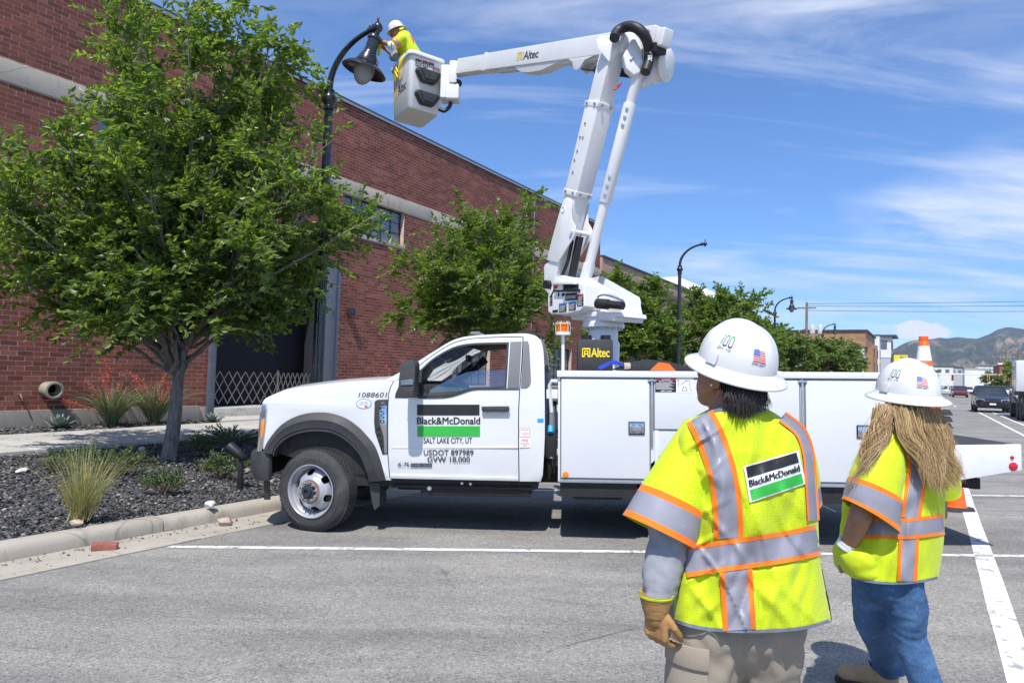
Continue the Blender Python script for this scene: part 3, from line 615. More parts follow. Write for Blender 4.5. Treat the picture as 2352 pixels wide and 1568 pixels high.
tree('large leafy street tree with grey trunk in the gravel bed before the brick wall', T1, at(412, 838, 10.75), [blob(470, 210, 10.4, 215, 200, 1.5), blob(420, 520, 10.7, 395, 200, 2.3), blob(120, 470, 10.6, 180, 200, 1.4), blob(800, 440, 10.2, 150, 120, 1.0), blob(755, 370, 10.2, 70, 75, .55), blob(650, 235, 10.4, 95, 110, .8), blob(440, 730, 10.8, 235, 75, 1.3), blob(430, 50, 10.4, 185, 125, 1.1), blob(90, 620, 10.4, 130, 80, 1.0), blob(740, 570, 10.6, 110, 75, 1.)],
     .118, 80, 8, 6, (.08, .125), 14, top=at(440, 300, 10.7))
tree('leafy street tree rising behind the truck cab against the brick wall', un(13.9, 10.0, .19), at(1075, 800, 17), [blob(1120, 640, 17, 165, 150, 1.7), blob(1150, 510, 17, 90, 80, 1.0), blob(960, 640, 17, 75, 55, .8), blob(1010, 560, 17, 70, 70, .8), blob(1000, 760, 17, 110, 60, 1.0), blob(1230, 640, 17.2, 60, 90, .8), blob(1190, 740, 17, 100, 60, 1.), blob(1130, 790, 17, 130, 45, 1.)],
     .10, 36, 7, 6, (.085, .125), 14, up=.45)
tree('leafy street tree between the turret and the headless lamp post', un(27.5, 9.6, .19), at(1465, 830, 28.5), [blob(1470, 735, 28.5, 90, 90, 1.6), blob(1440, 680, 28.5, 50, 50, .9), blob(1520, 790, 28.5, 70, 55, 1.2), blob(1400, 780, 28.5, 50, 55, 1.)], .10, 26, 8, 7, (.13, .18), 12, up=.4)
tree('bushy street tree just past the headless lamp post', at(1660, 880, 36) * V([1, 1, 0]) + V([0, 0, .2]), at(1660, 825, 36), [blob(1660, 745, 36, 110, 85, 2.2), blob(1640, 690, 36, 60, 45, 1.2), blob(1750, 785, 37, 60, 45, 1.5), blob(1590, 780, 36, 70, 60, 1.5)], .12, 30, 8, 7, (.15, .21), 12, side_len=(.7, 1.3), shoot_len=(.4, .8))
tree('rounded street tree below the hanging lamp head past the headless post', at(1800, 885, 48) * V([1, 1, 0]) + V([0, 0, .2]), at(1800, 840, 48), [blob(1800, 815, 48, 55, 42, 2.0), blob(1775, 775, 48, 30, 28, 1.2)], .12, 16, 8, 6, (.19, .26), 12, leafmat='leaf_far', side_len=(.7, 1.3), shoot_len=(.4, .8))
tree('low spreading street tree in front of the white apartment block', at(1900, 890, 60) * V([1, 1, 0]) + V([0, 0, .2]), at(1900, 850, 60), [blob(1905, 828, 60, 72, 36, 3.0), blob(1862, 815, 60, 38, 32, 2.0), blob(1948, 835, 60, 38, 24, 2.)], .12, 22, 8, 6, (.23, .31), 12, leafmat='leaf_far', side_len=(.8, 1.5), shoot_len=(.5, 1.))

# ------------------------------------------------------------------ bed plants
def tuft(label, c, n, hmin, hmax, spread, w, mat, name='feather_grass', cat='grass clump', curl=.35, lean=(0, 0)):
    c = V(c); mb = MB()
    for i in range(n):
        a = random.uniform(0, 6.283); sp = spread * random.random() ** .7; h = random.uniform(hmin, hmax); d = V([math.cos(a), math.sin(a), 0]); b0 = V([random.gauss(0, .035), random.gauss(0, .035), 0])
        tip = b0 + d * sp * h + V([lean[0] * h, lean[1] * h, h * (1 - .35 * sp)]); mid = b0 + (tip - b0) * .5 + V([0, 0, h * curl * sp]) ; pts = bez(b0, mid, tip, 6); s = unit(np.cross(d, V([0, 0, 1.])) + rng.normal(size=3) * .3)
        ww = w * random.uniform(.6, 1.3); vs = []
        for k, p in enumerate(pts): q = ww * (1 - (k / 5) ** 2 * .93); vs += [p - s * q / 2, p + s * q / 2]
        mb.add(vs, [(2 * k, 2 * k + 1, 2 * k + 3, 2 * k + 2) for k in range(5)])
    root = empty(name, c, label=label, cat=cat); mb.build('blades', mat, root, smooth=0); return root
P = ground(185, 1192, .16); tg = tuft('tall straw coloured feather grass clump in the dark gravel by the kerb', P, 620, .30, .82, .72, .0045, 'straw', curl=.25)
def yucca(label, c, n, h, flowers, name='red_yucca', cat='shrub'):
    r = tuft(label, c, n, h * .55, h, 1.15, .016, 'yucca_leaf', name, cat, curl=.45)
    for fx, fy, fh in flowers:
        st = bez((0, 0, .1), (fx * .3, fy * .3, fh * .6), (fx, fy, fh), 10); mb = MB(); mb.tube(st, list(np.linspace(.009, .004, 10)), 5); s_ = mb.build('flower_stalk', 'red_flower', r)
        n_ = 55; t_ = rng.uniform(.55, 1, n_); idx = t_ * 9; P_ = np.array([st[int(min(8, i))] * (1 - (i - int(min(8, i)))) + st[int(min(8, i)) + 1] * (i - int(min(8, i))) for i in idx]) + rng.normal(size=(n_, 3)) * V([.035, .035, .02])
        obj_from(leaf_mesh('blossom', P_, rng.normal(size=(n_, 3)) + V([0, 0, -.4]), rng.normal(size=(n_, 3)), rng.uniform(.035, .06, n_), rng.uniform(.025, .04, n_), fold=.8), 'blossom', 'red_flower', s_)
    return r
yucca('red flowering yucca clump with two tall stalks near the wall pipe', un(8.55, 15.2, .24), 460, 1.15, [(-.35, .1, 1.15), (-.15, -.1, 1.5), (-.6, .0, .95), (-.95, -.2, .55), (.2, 0, 1.2)])
yucca('red flowering yucca clump between the pipe and the tree trunk', un(9.55, 15.25, .24), 480, 1.2, [(.25, -.1, 1.15), (.45, -.1, .95), (-.45, 0, 1.1), (.1, -.2, .85), (.6, 0, .75), (.3, -.3, .7), (-.6, -.1, 1.2), (.35, .1, 1.05)])
yucca('red flowering yucca clump seen over the truck hood', un(16.9, 14.4, .25), 200, 1.1, [(.2, 0, 1.75), (.5, .1, 1.6), (-.3, 0, 1.55), (-.8, 0, 1.5)])
def agave(label, c, R, n=26):
    root = empty('agave', c, label=label, cat='succulent')
    for i in range(n):
        a = i * 2.399; el = .15 + 1.15 * (i / n); L = R * (1 - .25 * i / n); d = V([math.cos(a) * math.cos(el), math.sin(a) * math.cos(el), math.sin(el)]); s = V([-math.sin(a), math.cos(a), 0]); up = np.cross(s, d) * -1; mb = MB(); rs = []
        for t_ in (0, .3, .55, .8, .95, 1):
            w = R * .17 * (math.sin(math.pi * min(1, t_ * .75 + .28)) if t_ < 1 else .02); p = d * L * t_ + up * .04 * t_ * t_ + V([0, 0, .02]); rs.append([p - s * w, p - up * w * .35, p + s * w, p + up * w * .05])
        mb.rings(rs); mb.build('leaf', 'agave_leaf', root, smooth=40)
agave('blue grey agave rosette at the foot of the wall under the pipe', un(7.55, 15.35, .24), .38)
agave('small agave half hidden behind the tree trunk', un(10.85, 15.0, .24), .3, 18)
def shrub(label, c, rx, ry, h, n, leaf=(.035, .055), mat='leaf_shrub', stems=40):
    c = V(c); root = empty('low_shrub', c, label=label, cat='shrub'); mb = MB(); P, D, S = [], [], []
    for i in range(stems):
        a = random.uniform(0, 6.283); r = math.sqrt(random.random()); e = V([math.cos(a) * r * rx, math.sin(a) * r * ry, h * (1 - .55 * r * r) * random.uniform(.6, 1.1)]); pts = bez(V([e[0] * .15, e[1] * .15, 0]), V([e[0] * .5, e[1] * .5, e[2] * .8]), e, 6); mb.tube(pts, .003, 3, cap=False)
        for k in range(n // stems):
            t_ = random.uniform(.35, 1) * 5; i0 = min(4, int(t_)); p = pts[i0] + (pts[i0 + 1] - pts[i0]) * (t_ - i0); P.append(p); D.append(rng.normal(size=3) * .7 + V([0, 0, .5]) + unit(e) * .5); S.append(rng.normal(size=3))
    mb.build('stems', 'twig', root, smooth=0); P, D, S = map(np.array, (P, D, S)); ln = rng.uniform(*leaf, len(P)); obj_from(leaf_mesh('foliage', P, D, S, ln, ln * .36, fold=.25), 'foliage', mat, root)
G = lambda x, y: ground(x, y, .17)
shrub('wide dark green low shrub behind the feather grass', G(240, 1090), .75, .55, .38, 1900, stems=90)
shrub('small bright green shrub alone in the gravel', G(378, 1128), .30, .26, .25, 620, stems=45)
shrub('green low shrub beside the landscape spotlight', G(505, 1095), .42, .38, .34, 1000, stems=60)
shrub('dark green shrub patch near the truck bumper beside the sidewalk', G(530, 1020), .9, .5, .35, 1500, stems=80)
shrub('sparse dark shrub tucked behind the tree trunk base', G(455, 1035), .45, .35, .28, 500, stems=40)
shrub('dark green shrub at the left of the feather grass', G(150, 1080), .35, .3, .3, 620, stems=40)
# ------------------------------------------------------------------ street lamps
M('lamp_black', (.012, .014, .020), .28, .0, var=.2, scale=9, spec=.6, coat=.3, dirt=((.05, .05, .05), .5))
def mk_globe():
    m, t, b = newmat('lamp_globe'); n = noise_(t, coords(t, 'Object'), 90, 3, .5); t.links.new(ramp(t, n, [(.3, (.40, .41, .40)), (.7, (.60, .61, .60))]), b.inputs['Base Color']); b.inputs['Roughness'].default_value = .22; b.inputs['Transmission Weight'].default_value = .35; b.inputs['IOR'].default_value = 1.3; bump_(t, b, n, .5, .006)
mk_globe()
def lamp(label, P, head=True, tilt=0., group=None):
    root = empty('street_lamp', P, Matrix.Rotation(math.atan2(-N[1], -N[0]), 3, 'Z'), label=label, cat='street lamp', group=group)
    mb = MB(); mb.lathe([(.26, -.05), (.26, .08), (.2, .12), (.2, .5), (.15, .6), (.13, .95), (.16, .98), (.16, 1.05), (.1, 1.1)], n=24); mb.build('base', 'lamp_black', root, bevel=.01)
    mb = MB(); rs = []                                    # fluted shaft
    for h, r in ((1.1, .092), (3., .082), (5.62, .066)): rs.append([V([r * (1 - (.07 if k % 2 else 0)) * math.cos(k * math.pi / 14), r * (1 - (.07 if k % 2 else 0)) * math.sin(k * math.pi / 14), h]) for k in range(28)])
    mb.rings(rs); mb.build('pole', 'lamp_black', root, smooth=20)
    mb = MB(); mb.lathe([(.066, 5.6), (.09, 5.61), (.09, 5.65), (.075, 5.67), (.078, 5.7), (.11, 5.74), (.125, 5.79), (.11, 5.84), (.078, 5.88), (.085, 5.9), (.085, 5.93), (.055, 5.95)], n=24); mb.build('collar', 'lamp_black', root)
    arm = [V([0, 0, 5.93])] + [V([.98 * (1 - math.cos(a)) ** 1.0 - .06, 0, 5.97 + .76 * math.sin(a)]) + V([.06, 0, 0]) for a in np.linspace(.0, math.pi / 2 * .93, 16)]
    mb = MB(); mb.tube(arm, list(np.linspace(.055, .036, len(arm))), 12); mb.build('arm', 'lamp_black', root)
    e = arm[-1]; h = e + V([.11, 0, .01]); mb = MB()
    d = unit(arm[-1] - arm[-2]); mb.tube([e - d * .07, e + d * .03], .052, 14); mb.tube([e + d * .0, h], [.045, .03], 12); mb.tube([e - d * .06 + V([0, 0, .03]), e - d * .06 + V([0, 0, .085])], .016, 8); mb.tube([e - d * .0 + V([0, 0, .03]), e + V([0, 0, .085])], .016, 8); mb.build('clamp', 'lamp_black', root)
    mb = MB(); mb.lathe([(.005, .2), (.014, .16), (.02, .13), (.008, .115), (.02, .1), (.012, .085), (.05, .06), (.075, .02), (.078, -.01), (.065, -.045), (.035, -.07), (.03, -.1)], h, 20); mb.build('finial', 'lamp_black', root)
    if head:
        R = rotax((0, 1, 0), tilt) ; rt2 = rotax((1, 0, 0), -tilt * .5)
        ax = R @ rt2 @ V([0, 0, 1.]); 
        mb = MB(); mb.lathe([(.035, -.09), (.038, -.115), (.07, -.12), (.098, -.15), (.106, -.185), (.104, -.2), (.09, -.205), (.092, -.37), (.10, -.375), (.10, -.40), (.108, -.42), (.135, -.475), (.152, -.53), (.157, -.56), (.175, -.565), (.175, -.588), (.165, -.592)], h, 28, ax, cap=False); mb.build('housing', 'lamp_black', root)
        mb = MB(); mb.lathe([(.165, -.59), (.20, -.605), (.26, -.635), (.31, -.67), (.34, -.705), (.345, -.715), (.335, -.715), (.30, -.685), (.25, -.652), (.16, -.63)], h, 40, ax, cap=False); mb.build('shade', 'lamp_black', root)
        mb = MB(); mb.lathe([(.158, -.62), (.16, -.68), (.15, -.75), (.128, -.82), (.09, -.88), (.045, -.915), (.005, -.925)], h, 32, ax); mb.build('globe', 'lamp_globe', root)
    return root, h
lamp1, hub1 = lamp('black street lamp with curved arm being serviced from the white bucket', V([-3.05, 11.0, .15]), tilt=math.radians(14))
lamp('black curved street lamp post with no lamp head on its arm', un(26.8, 8.5, .15), head=False)
lamp('black street lamp with hanging head standing next after the headless lamp post', un(45.6, 8.35, .1))
lamp('black street lamp with hanging head in front of the brown topped apartment block', un(66.4, 8.15, .05))
# ------------------------------------------------------------------ landscape spotlight, loose stones
M('black_plastic', (.016, .016, .018), .42, var=.25, scale=14, bump=.2, bscale=300, dirt=((.09, .085, .08), .35), dscale=6)
M('pale_rock', (.42, .34, .27), .9, var=.25, scale=9, bump=.8, bscale=14); M('white_rock', (.56, .54, .50), .9, var=.2, scale=9, bump=.8, bscale=14); M('brick_bit', (.30, .10, .07), .9, var=.35, scale=12, bump=.6, bscale=20)
P = ground(551, 1119, .15); sp = empty('spotlight', P, label='black landscape spotlight on a stake in the gravel beside the truck bumper', cat='spotlight')
mb = MB(); mb.tube([(0, 0, -.05), (0, 0, .3)], [.042, .034], 8); mb.build('stake', 'black_plastic', sp, bevel=.004)
mb = MB(); mb.tube([(0, 0, .29), (-.01, 0, .36)], .014, 8); mb.build('knuckle', 'black_plastic', sp)
mb = MB(); mb.lathe([(.02, -.13), (.04, -.11), (.062, -.02), (.068, .1), (.07, .13), (.058, .13), (.05, .08)], V([-.055, 0, .42]), 18, V([-.78, .1, .55])); mb.build('lamp_head', 'black_plastic', sp)
def rock(label, P, r, mat, name='loose_rock', sq=(1, .8, .65)):
    bm = bmesh.new(); bmesh.ops.create_icosphere(bm, subdivisions=3, radius=1); off = Vector((random.random() * 50, random.random() * 50, 0))
    for v in bm.verts:
        d = 1 + .35 * noise.noise(v.co * 1.1 + off) + .12 * noise.noise(v.co * 3 + off); v.co = Vector((v.co.x * sq[0], v.co.y * sq[1], v.co.z * sq[2])) * d * r
    me = bpy.data.meshes.new(name); bm.to_mesh(me); bm.free(); me.polygons.foreach_set('use_smooth', [True] * len(me.polygons)); me.set_sharp_from_angle(angle=.5)
    o = obj_from(me, name, mat, label=label, cat='rock'); o.location = Vector(P) + Vector((0, 0, r * sq[2] * .6)); o.rotation_euler = (random.uniform(-.3, .3), 0, random.uniform(0, 6)); return o
rock('tan rock lying in the gutter against the kerb near the truck wheel', ground(516, 1205, .0), .075, 'pale_rock')
rock('small tan rock at the foot of the feather grass', ground(176, 1205, .15), .05, 'pale_rock')
rock('flat white stone in the gravel left of the feather grass', ground(52, 1085, .16), .11, 'white_rock', sq=(1.2, .6, .35))
rock('pale stone in the gravel to the right of the feather grass, above the kerb', ground(483, 1162, .15), .055, 'white_rock')
rock('small white stone near the tree trunk base', ground(325, 1034, .18), .06, 'white_rock')
o = MB().box((-.10, -.045, 0), (.10, .045, .06)).build('brick_fragment', 'brick_bit', bevel=.012, label='broken red brick fragment lying in the gutter', cat='brick'); o.location = Vector(ground(240, 1262, .0)); o.rotation_euler = (.08, .05, .35)
mb = MB()
_pp = np.array([un(random.uniform(1.5, 5), random.choice((6.3, 6.25, 5.95)) + random.gauss(0, .05), .0)[:2] for i in range(240)]); obj_from(pebbles(_pp, rng.uniform(.005, .014, 240), np.full(240, .004)), 'gutter_grit', 'gravel_dark', kind='stuff')
# ------------------------------------------------------------------ utility truck
def mk_truckwhite():
    m, t, b = newmat('truck_white'); c = coords(t, 'Object'); n = noise_(t, c, 2.2, 7, .65); g_ = N_(t, 'ShaderNodeSeparateXYZ', {'Vector': c}).outputs[2]
    low = N_(t, 'ShaderNodeMapRange', {'Value': g_, 'From Min': .95, 'From Max': .5, 'To Min': 0., 'To Max': .55}).outputs[0]
    d = math_(t, 'MULTIPLY', ramp(t, n, [(.42, (0, 0, 0)), (.75, (1, 1, 1))]), low)
    t.links.new(mixc(t, d, (.70, .705, .715), (.48, .46, .42)), b.inputs['Base Color']); b.inputs['Roughness'].default_value = .3; b.inputs['Coat Weight'].default_value = .6; b.inputs['Coat Roughness'].default_value = .05
mk_truckwhite()
M('body_white', (.72, .73, .745), .38, var=.03, scale=1.5, coat=.2, dirt=((.62, .61, .58), .35), dscale=2.5)
M('boom_white', (.74, .74, .74), .35, var=.04, scale=2, coat=.25, dirt=((.55, .54, .50), .3), dscale=5)
M('door_white', (.65, .66, .68), .4, var=.03, scale=1.5, coat=.15, dirt=((.6, .59, .57), .25), dscale=2)
M('flare_black', (.035, .036, .038), .62, var=.15, scale=12, bump=.25, bscale=400, dirt=((.11, .105, .10), .4), dscale=4)
M('under_black', (.012, .012, .013), .7, var=.3, scale=10, dirt=((.07, .065, .06), .35))
M('chrome', (.62, .63, .65), .15, 1., var=.1); M('alu', (.55, .56, .57), .35, .9, var=.1, scale=14); M('trim_grey', (.18, .18, .19), .55, var=.15, scale=200, bump=.5, bscale=500)
M('amber', (.85, .23, .01), .2, var=.15, scale=30, coat=.6); M('red_lens', (.5, .008, .015), .2, var=.1, scale=40, coat=.6); M('rust', (.28, .13, .045), .85, var=.5, scale=25, bump=.4); M('wheel_white', (.42, .42, .46), .32, .25, var=.08, scale=6, dirt=((.35, .32, .30), .4), dscale=7, coat=.2)
M('rubber', (.040, .040, .042), .82, var=.2, scale=9, bump=.3, bscale=150, dirt=((.12, .115, .105), .5), dscale=5); M('rubber_mark', (.13, .13, .13), .85, var=.1)
M('decal_black', (.018, .018, .020), .45, var=.2); M('decal_green', (.035, .42, .055), .45, var=.06); M('decal_white', (.82, .82, .82), .5, var=.04); M('decal_red', (.55, .03, .03), .5, var=.08); M('decal_blue', (.04, .15, .5), .5, var=.1); M('decal_yellow', (.92, .70, .02), .5, var=.05); M('decal_gold', (.75, .55, .12), .5, var=.1); M('decal_cyan', (.02, .35, .7), .5)
M('cloth_seat', (.05, .055, .065), .8, var=.2); M('cab_lining', (.07, .072, .075), .8, var=.1); M('hose_black', (.013, .013, .014), .5, var=.3, scale=30, bump=.5, bscale=120); M('hose_red', (.6, .03, .03), .4); M('fabric_blue', (.02, .05, .42), .85, var=.3, scale=30, bump=.8, bscale=60); M('fabric_orange', (.85, .13, .01), .7, var=.1)
def mk_clearglass(name, col, alpha):
    m, t, b = newmat(name); tr = N_(t, 'ShaderNodeBsdfTransparent', {'Color': (.62, .70, .72, 1)}); gl = N_(t, 'ShaderNodeBsdfGlossy', {'Roughness': .02, 'Color': (.9, .95, 1, 1)}); fr = N_(t, 'ShaderNodeFresnel', {'IOR': 1.5}); mx = N_(t, 'ShaderNodeMixShader', {0: math_(t, 'ADD', fr.outputs[0], alpha)})
    t.links.new(tr.outputs[0], mx.inputs[1]); t.links.new(gl.outputs[0], mx.inputs[2]); t.links.new(mx.outputs[0], t.nodes['Material Output'].inputs[0])
mk_clearglass('car_glass', None, .04); mk_clearglass('car_glass2', None, .14)
PSI, TAU = math.radians(4.5), .024
EX = V([math.cos(PSI) * math.cos(TAU), -math.sin(PSI) * math.cos(TAU), math.sin(TAU)]); EY = V([math.sin(PSI), math.cos(PSI), 0]); EZ = np.cross(EX, EY)
TO = ground(728, 1222) + EY * 1.03
tk = empty('utility_truck', TO, Matrix((Vector(EX), Vector(EY), Vector(EZ))).transposed(), label='white utility truck with raised bucket boom and green and black company logo', cat='utility truck')
def tl(x, y, yl):
    """2352-frame pixel to truck coordinates on the plane y = yl"""
    r = ray(x, y); k = ((TO + EY * yl - CAMP) @ EY) / (r @ EY); P = CAMP + r * k - TO; return (P @ EX, P @ EZ)
def z5(a, b, yl=-1.02): return tl((600 + a / 2.8) * .9408, (780 + b / 2.8) * .9408, yl)
def zz(pts, yl=-1.02): return [z5(a, b, yl) for a, b in pts]
def smoothpoly(pts, n=4, closed=False): return [tuple(p[:2]) for p in catmull([(a, b, 0) for a, b in pts], n)]
def ys(z): return -1.02 + max(0, z - 1.42) * .13 + max(0, .62 - z) * .25     # side of the cab: tumblehome above the belt, tuck below
def side(x, z, d): return V([x, ys(z) + d, z])
def side2(x, z, d): return V([x, -(ys(z) + d), z])
def cpart(name, mat, poly, d0=0., d1=.03, holes=(), parent=tk, both=True, bevel=.004, **kw):
    mb = MB(); mb.prism(poly, side, d0, d1, holes); o = mb.build(name, mat, parent, bevel=bevel, **kw)
    if both: mb = MB(); mb.prism(poly, side2, d0, d1, holes); mb.build(name, mat, parent, bevel=bevel)
    return o
# measured outlines
arch_in = smoothpoly(zz([(192, 915), (205, 870), (250, 815), (330, 768), (430, 745), (520, 742), (600, 755), (680, 795), (745, 850), (790, 905), (815, 960), (835, 1020), (850, 1105)]), 4)
arch_out = smoothpoly(zz([(118, 905), (140, 850), (180, 790), (240, 722), (320, 672), (410, 642), (500, 634), (590, 642), (680, 672), (760, 725), (830, 795), (880, 860), (910, 930), (935, 1010), (952, 1100)]), 4)
hood_line = smoothpoly(zz([(112, 572), (128, 545), (168, 521), (250, 490), (400, 468), (560, 449), (700, 437), (840, 429), (975, 424)]), 3)
door_front = zz([(1012, 424), (992, 462), (979, 510), (974, 600), (973, 760), (974, 920), (983, 1085)])
door_rear = zz([(1890, 122), (1882, 300), (1870, 470), (1862, 620), (1861, 800), (1864, 1104)])
roof_seam = smoothpoly(zz([(1160, 335), (1230, 278), (1300, 228), (1390, 172), (1470, 144), (1560, 129), (1700, 122), (1890, 118)]), 3)
roof_top = smoothpoly(zz([(930, 424), (1010, 382), (1090, 336), (1180, 280), (1300, 203), (1390, 148), (1460, 122), (1540, 108), (1680, 99), (1800, 94), (1890, 92), (1950, 98), (1992, 116), (2020, 155), (2034, 225), (2040, 320)]), 3)
cab_back = zz([(2042, 420), (2044, 620), (2044, 800), (2040, 880), (2036, 960), (2030, 1062), (2015, 1108)])
glass_o = smoothpoly(zz([(1190, 345), (1250, 285), (1320, 235), (1400, 192), (1460, 172), (1540, 160), (1650, 155), (1796, 152)]), 3) + zz([(1790, 300), (1782, 468)]) + smoothpoly(zz([(1782, 468), (1640, 470), (1560, 473), (1510, 484), (1450, 505), (1390, 522), (1320, 529), (1180, 531)]), 3)[1:]
gap = .009
fend = hood_line + [(x - gap, z) for x, z in door_front] + [(arch_out[-1][0] + .06, arch_out[-1][1])] + arch_out[::-1][:-1] + zz([(118, 880), (128, 800), (140, 700), (146, 600)])
cpart('fender', 'truck_white', fend)
pill = roof_top + cab_back + zz([(1872, 1107)]) + [(x + gap, z) for x, z in door_rear[::-1]] + [(x, z + gap) for x, z in roof_seam[::-1]] + [(x - .012, z + .004) for x, z in zz([(1090, 385), (1030, 424)])]
cpart('cab_side', 'truck_white', pill)
door = roof_seam + door_rear[1:] + door_front[::-1] + zz([(1030, 418), (1090, 385)])
dr = cpart('door', 'truck_white', door, holes=[glass_o])
for o in (dr,): pass
# window surround, glass (half lowered), pillar covers
def ring(name, mat, outer, w, d0, d1, parent):
    c = np.mean(np.array(outer), 0); inner = [(x + (c[0] - x) * w, z + (c[1] - z) * w * 1.6) for x, z in outer]; mb = MB(); mb.prism(outer, side, d0, d1, [inner]); mb.build(name, mat, parent)
    return inner
inn = ring('window_seal', 'flare_black', glass_o, .045, -.004, .02, dr)
low = zz([(1225, 500), (1300, 455), (1400, 402), (1500, 362), (1560, 350), (1786, 343), (1782, 466), (1560, 470), (1500, 486), (1400, 518), (1300, 527), (1225, 528)]); MB().sheet(low, lambda x, z: side(x, z, .022)).build('window_glass', 'car_glass2', dr, smooth=0)
cpart('pillar_cover', 'trim_grey', zz([(1806, 150), (1884, 146), (1868, 468), (1788, 470)]), -.005, .02, parent=tk, both=False); cpart('quarter_cover', 'trim_grey', zz([(1896, 146), (1926, 144), (1936, 175), (1944, 300), (1950, 425), (1942, 452), (1920, 468), (1880, 470)]), -.005, .02, both=False)
cpart('belt_moulding', 'flare_black', smoothpoly(zz([(1180, 531), (1320, 529), (1390, 522), (1450, 505), (1510, 484), (1560, 473), (1640, 470), (1868, 470)]), 3) + smoothpoly(zz([(1868, 477), (1640, 478), (1565, 481), (1515, 493), (1455, 514), (1390, 531), (1320, 537), (1180, 539)]), 3), -.007, .01, both=False, bevel=.002)
cpart('mirror_sail', 'flare_black', zz([(1060, 418), (1075, 405), (1190, 340), (1190, 531), (1130, 534), (1020, 534), (1024, 505)]), -.006, .02, both=False)
# crease along the door and rocker
cpart('door_crease', 'truck_white', zz([(1000, 872), (1862, 870), (1862, 877), (1000, 879)]), -.005, .01, both=False, bevel=.003); cpart('rocker', 'truck_white', zz([(985, 1060), (1860, 1080), (1866, 1104), (985, 1086)]), -.012, .02, both=False, bevel=.005)
# door handle
hd = cpart('handle', 'flare_black', zz([(1616, 592), (1800, 590), (1806, 612), (1798, 628), (1622, 628), (1614, 612)]), -.045, -.022, parent=dr, both=False, bevel=.006)
for a in (1630, 1770): cpart('handle_mount', 'flare_black', zz([(a, 597), (a + 24, 597), (a + 24, 625), (a, 625)]), -.03, .0, parent=hd, both=False)
cpart('handle_cup', 'door_white', smoothpoly(zz([(1650, 588), (1670, 578), (1710, 575), (1750, 578), (1768, 588), (1775, 640), (1760, 658), (1700, 662), (1650, 655), (1632, 632), (1650, 588)]), 3)[:-1], -.003, .004, parent=dr, both=False, bevel=.001)
# flares, bumper, lamps, grille
def resamp(c, n=40):
    c = np.array(c); d = np.r_[0, np.cumsum(np.linalg.norm(np.diff(c, axis=0), axis=1))]; q = np.linspace(0, d[-1], n); return [(np.interp(a, d, c[:, 0]), np.interp(a, d, c[:, 1])) for a in q]
_ao, _ai = resamp(arch_out), resamp(arch_in)
for sd in (side, side2):
    mb = MB(); mb.rings([[sd(o[0] + (i_[0] - o[0]) * t_, o[1] + (i_[1] - o[1]) * t_, d_) for t_, d_ in ((0., .01), (.0, -.004), (.40, -.042), (.46, -.050), (.52, -.046), (.97, -.040), (1., -.03), (1., .10))] for o, i_ in zip(_ao, _ai)], closed=False, cap=False); mb.build('wheel_flare', 'flare_black', tk, smooth=28)
cpart('flare_lip', 'flare_black', [(x, z) for x, z in arch_in] + [(x * .985, z - .028) for x, z in arch_in[::-1]], -.03, .12, bevel=.006)
def loft_sym(name, mat, sections, parent=tk, **kw):
    mb = MB(); mb.rings([[V(p) for p in s] for s in sections]); return mb.build(name, mat, parent, **kw)
fx = hood_line[0][0]
bump = []
for y, xo in ((-1.04, .13), (-1.0, .05), (-.9, -.03), (-.6, -.11), (0, -.15), (.6, -.11), (.9, -.03), (1.0, .05), (1.04, .13)):
    x0 = fx - .10 + xo; lb_n = .06 if abs(y) > 1.01 else .16; bump.append([V([x0, y, .785]), V([x0 - .03, y, .75]), V([x0 - .03, y, .60]), V([x0 + .01, y, .49]), V([x0 + lb_n, y, .50]), V([x0 + lb_n, y, .785])])
loft_sym('bumper', 'flare_black', bump, smooth=40, bevel=.01)
nose = []
for y, xo in ((-.97, .05), (-.9, -.0), (-.6, -.06), (0, -.09), (.6, -.06), (.9, .0), (.97, .05)):
    x0 = fx + xo; nose.append([V([x0 + .02, y, 1.30]), V([x0 - .01, y, 1.22]), V([x0 - .02, y, .80]), V([x0 + .2, y, .80]), V([x0 + .2, y, 1.30])])
loft_sym('grille', 'under_black', nose, smooth=40)
for s in (-1, 1):
    f = (lambda x, z, d: side(x, z, d)) if s < 0 else (lambda x, z, d: side2(x, z, d))
    mb = MB(); mb.prism(zz([(106, 576), (140, 578), (148, 605), (142, 690), (130, 800), (112, 900), (78, 902), (88, 760), (98, 640)]), f, -.012, .10); hl = mb.build('headlight', 'chrome', tk, bevel=.01)
    mb = MB(); mb.prism(zz([(112, 690), (124, 682), (134, 690), (131, 745), (124, 800), (114, 808), (107, 780), (108, 720)]), f, -.022, .03); mb.build('marker_lens', 'amber', hl, bevel=.004)
    mb = MB(); mb.prism(zz([(112, 590), (134, 590), (140, 620), (134, 670), (110, 672)]), f, -.018, .03); mb.build('lens', 'old_glass', hl, bevel=.004)
mb = MB(); mb.prism(zz([(112, 1095), (150, 1110), (140, 1240), (100, 1240)]), side, .0, .02); mb.build('air_dam_flap', 'flare_black', tk)
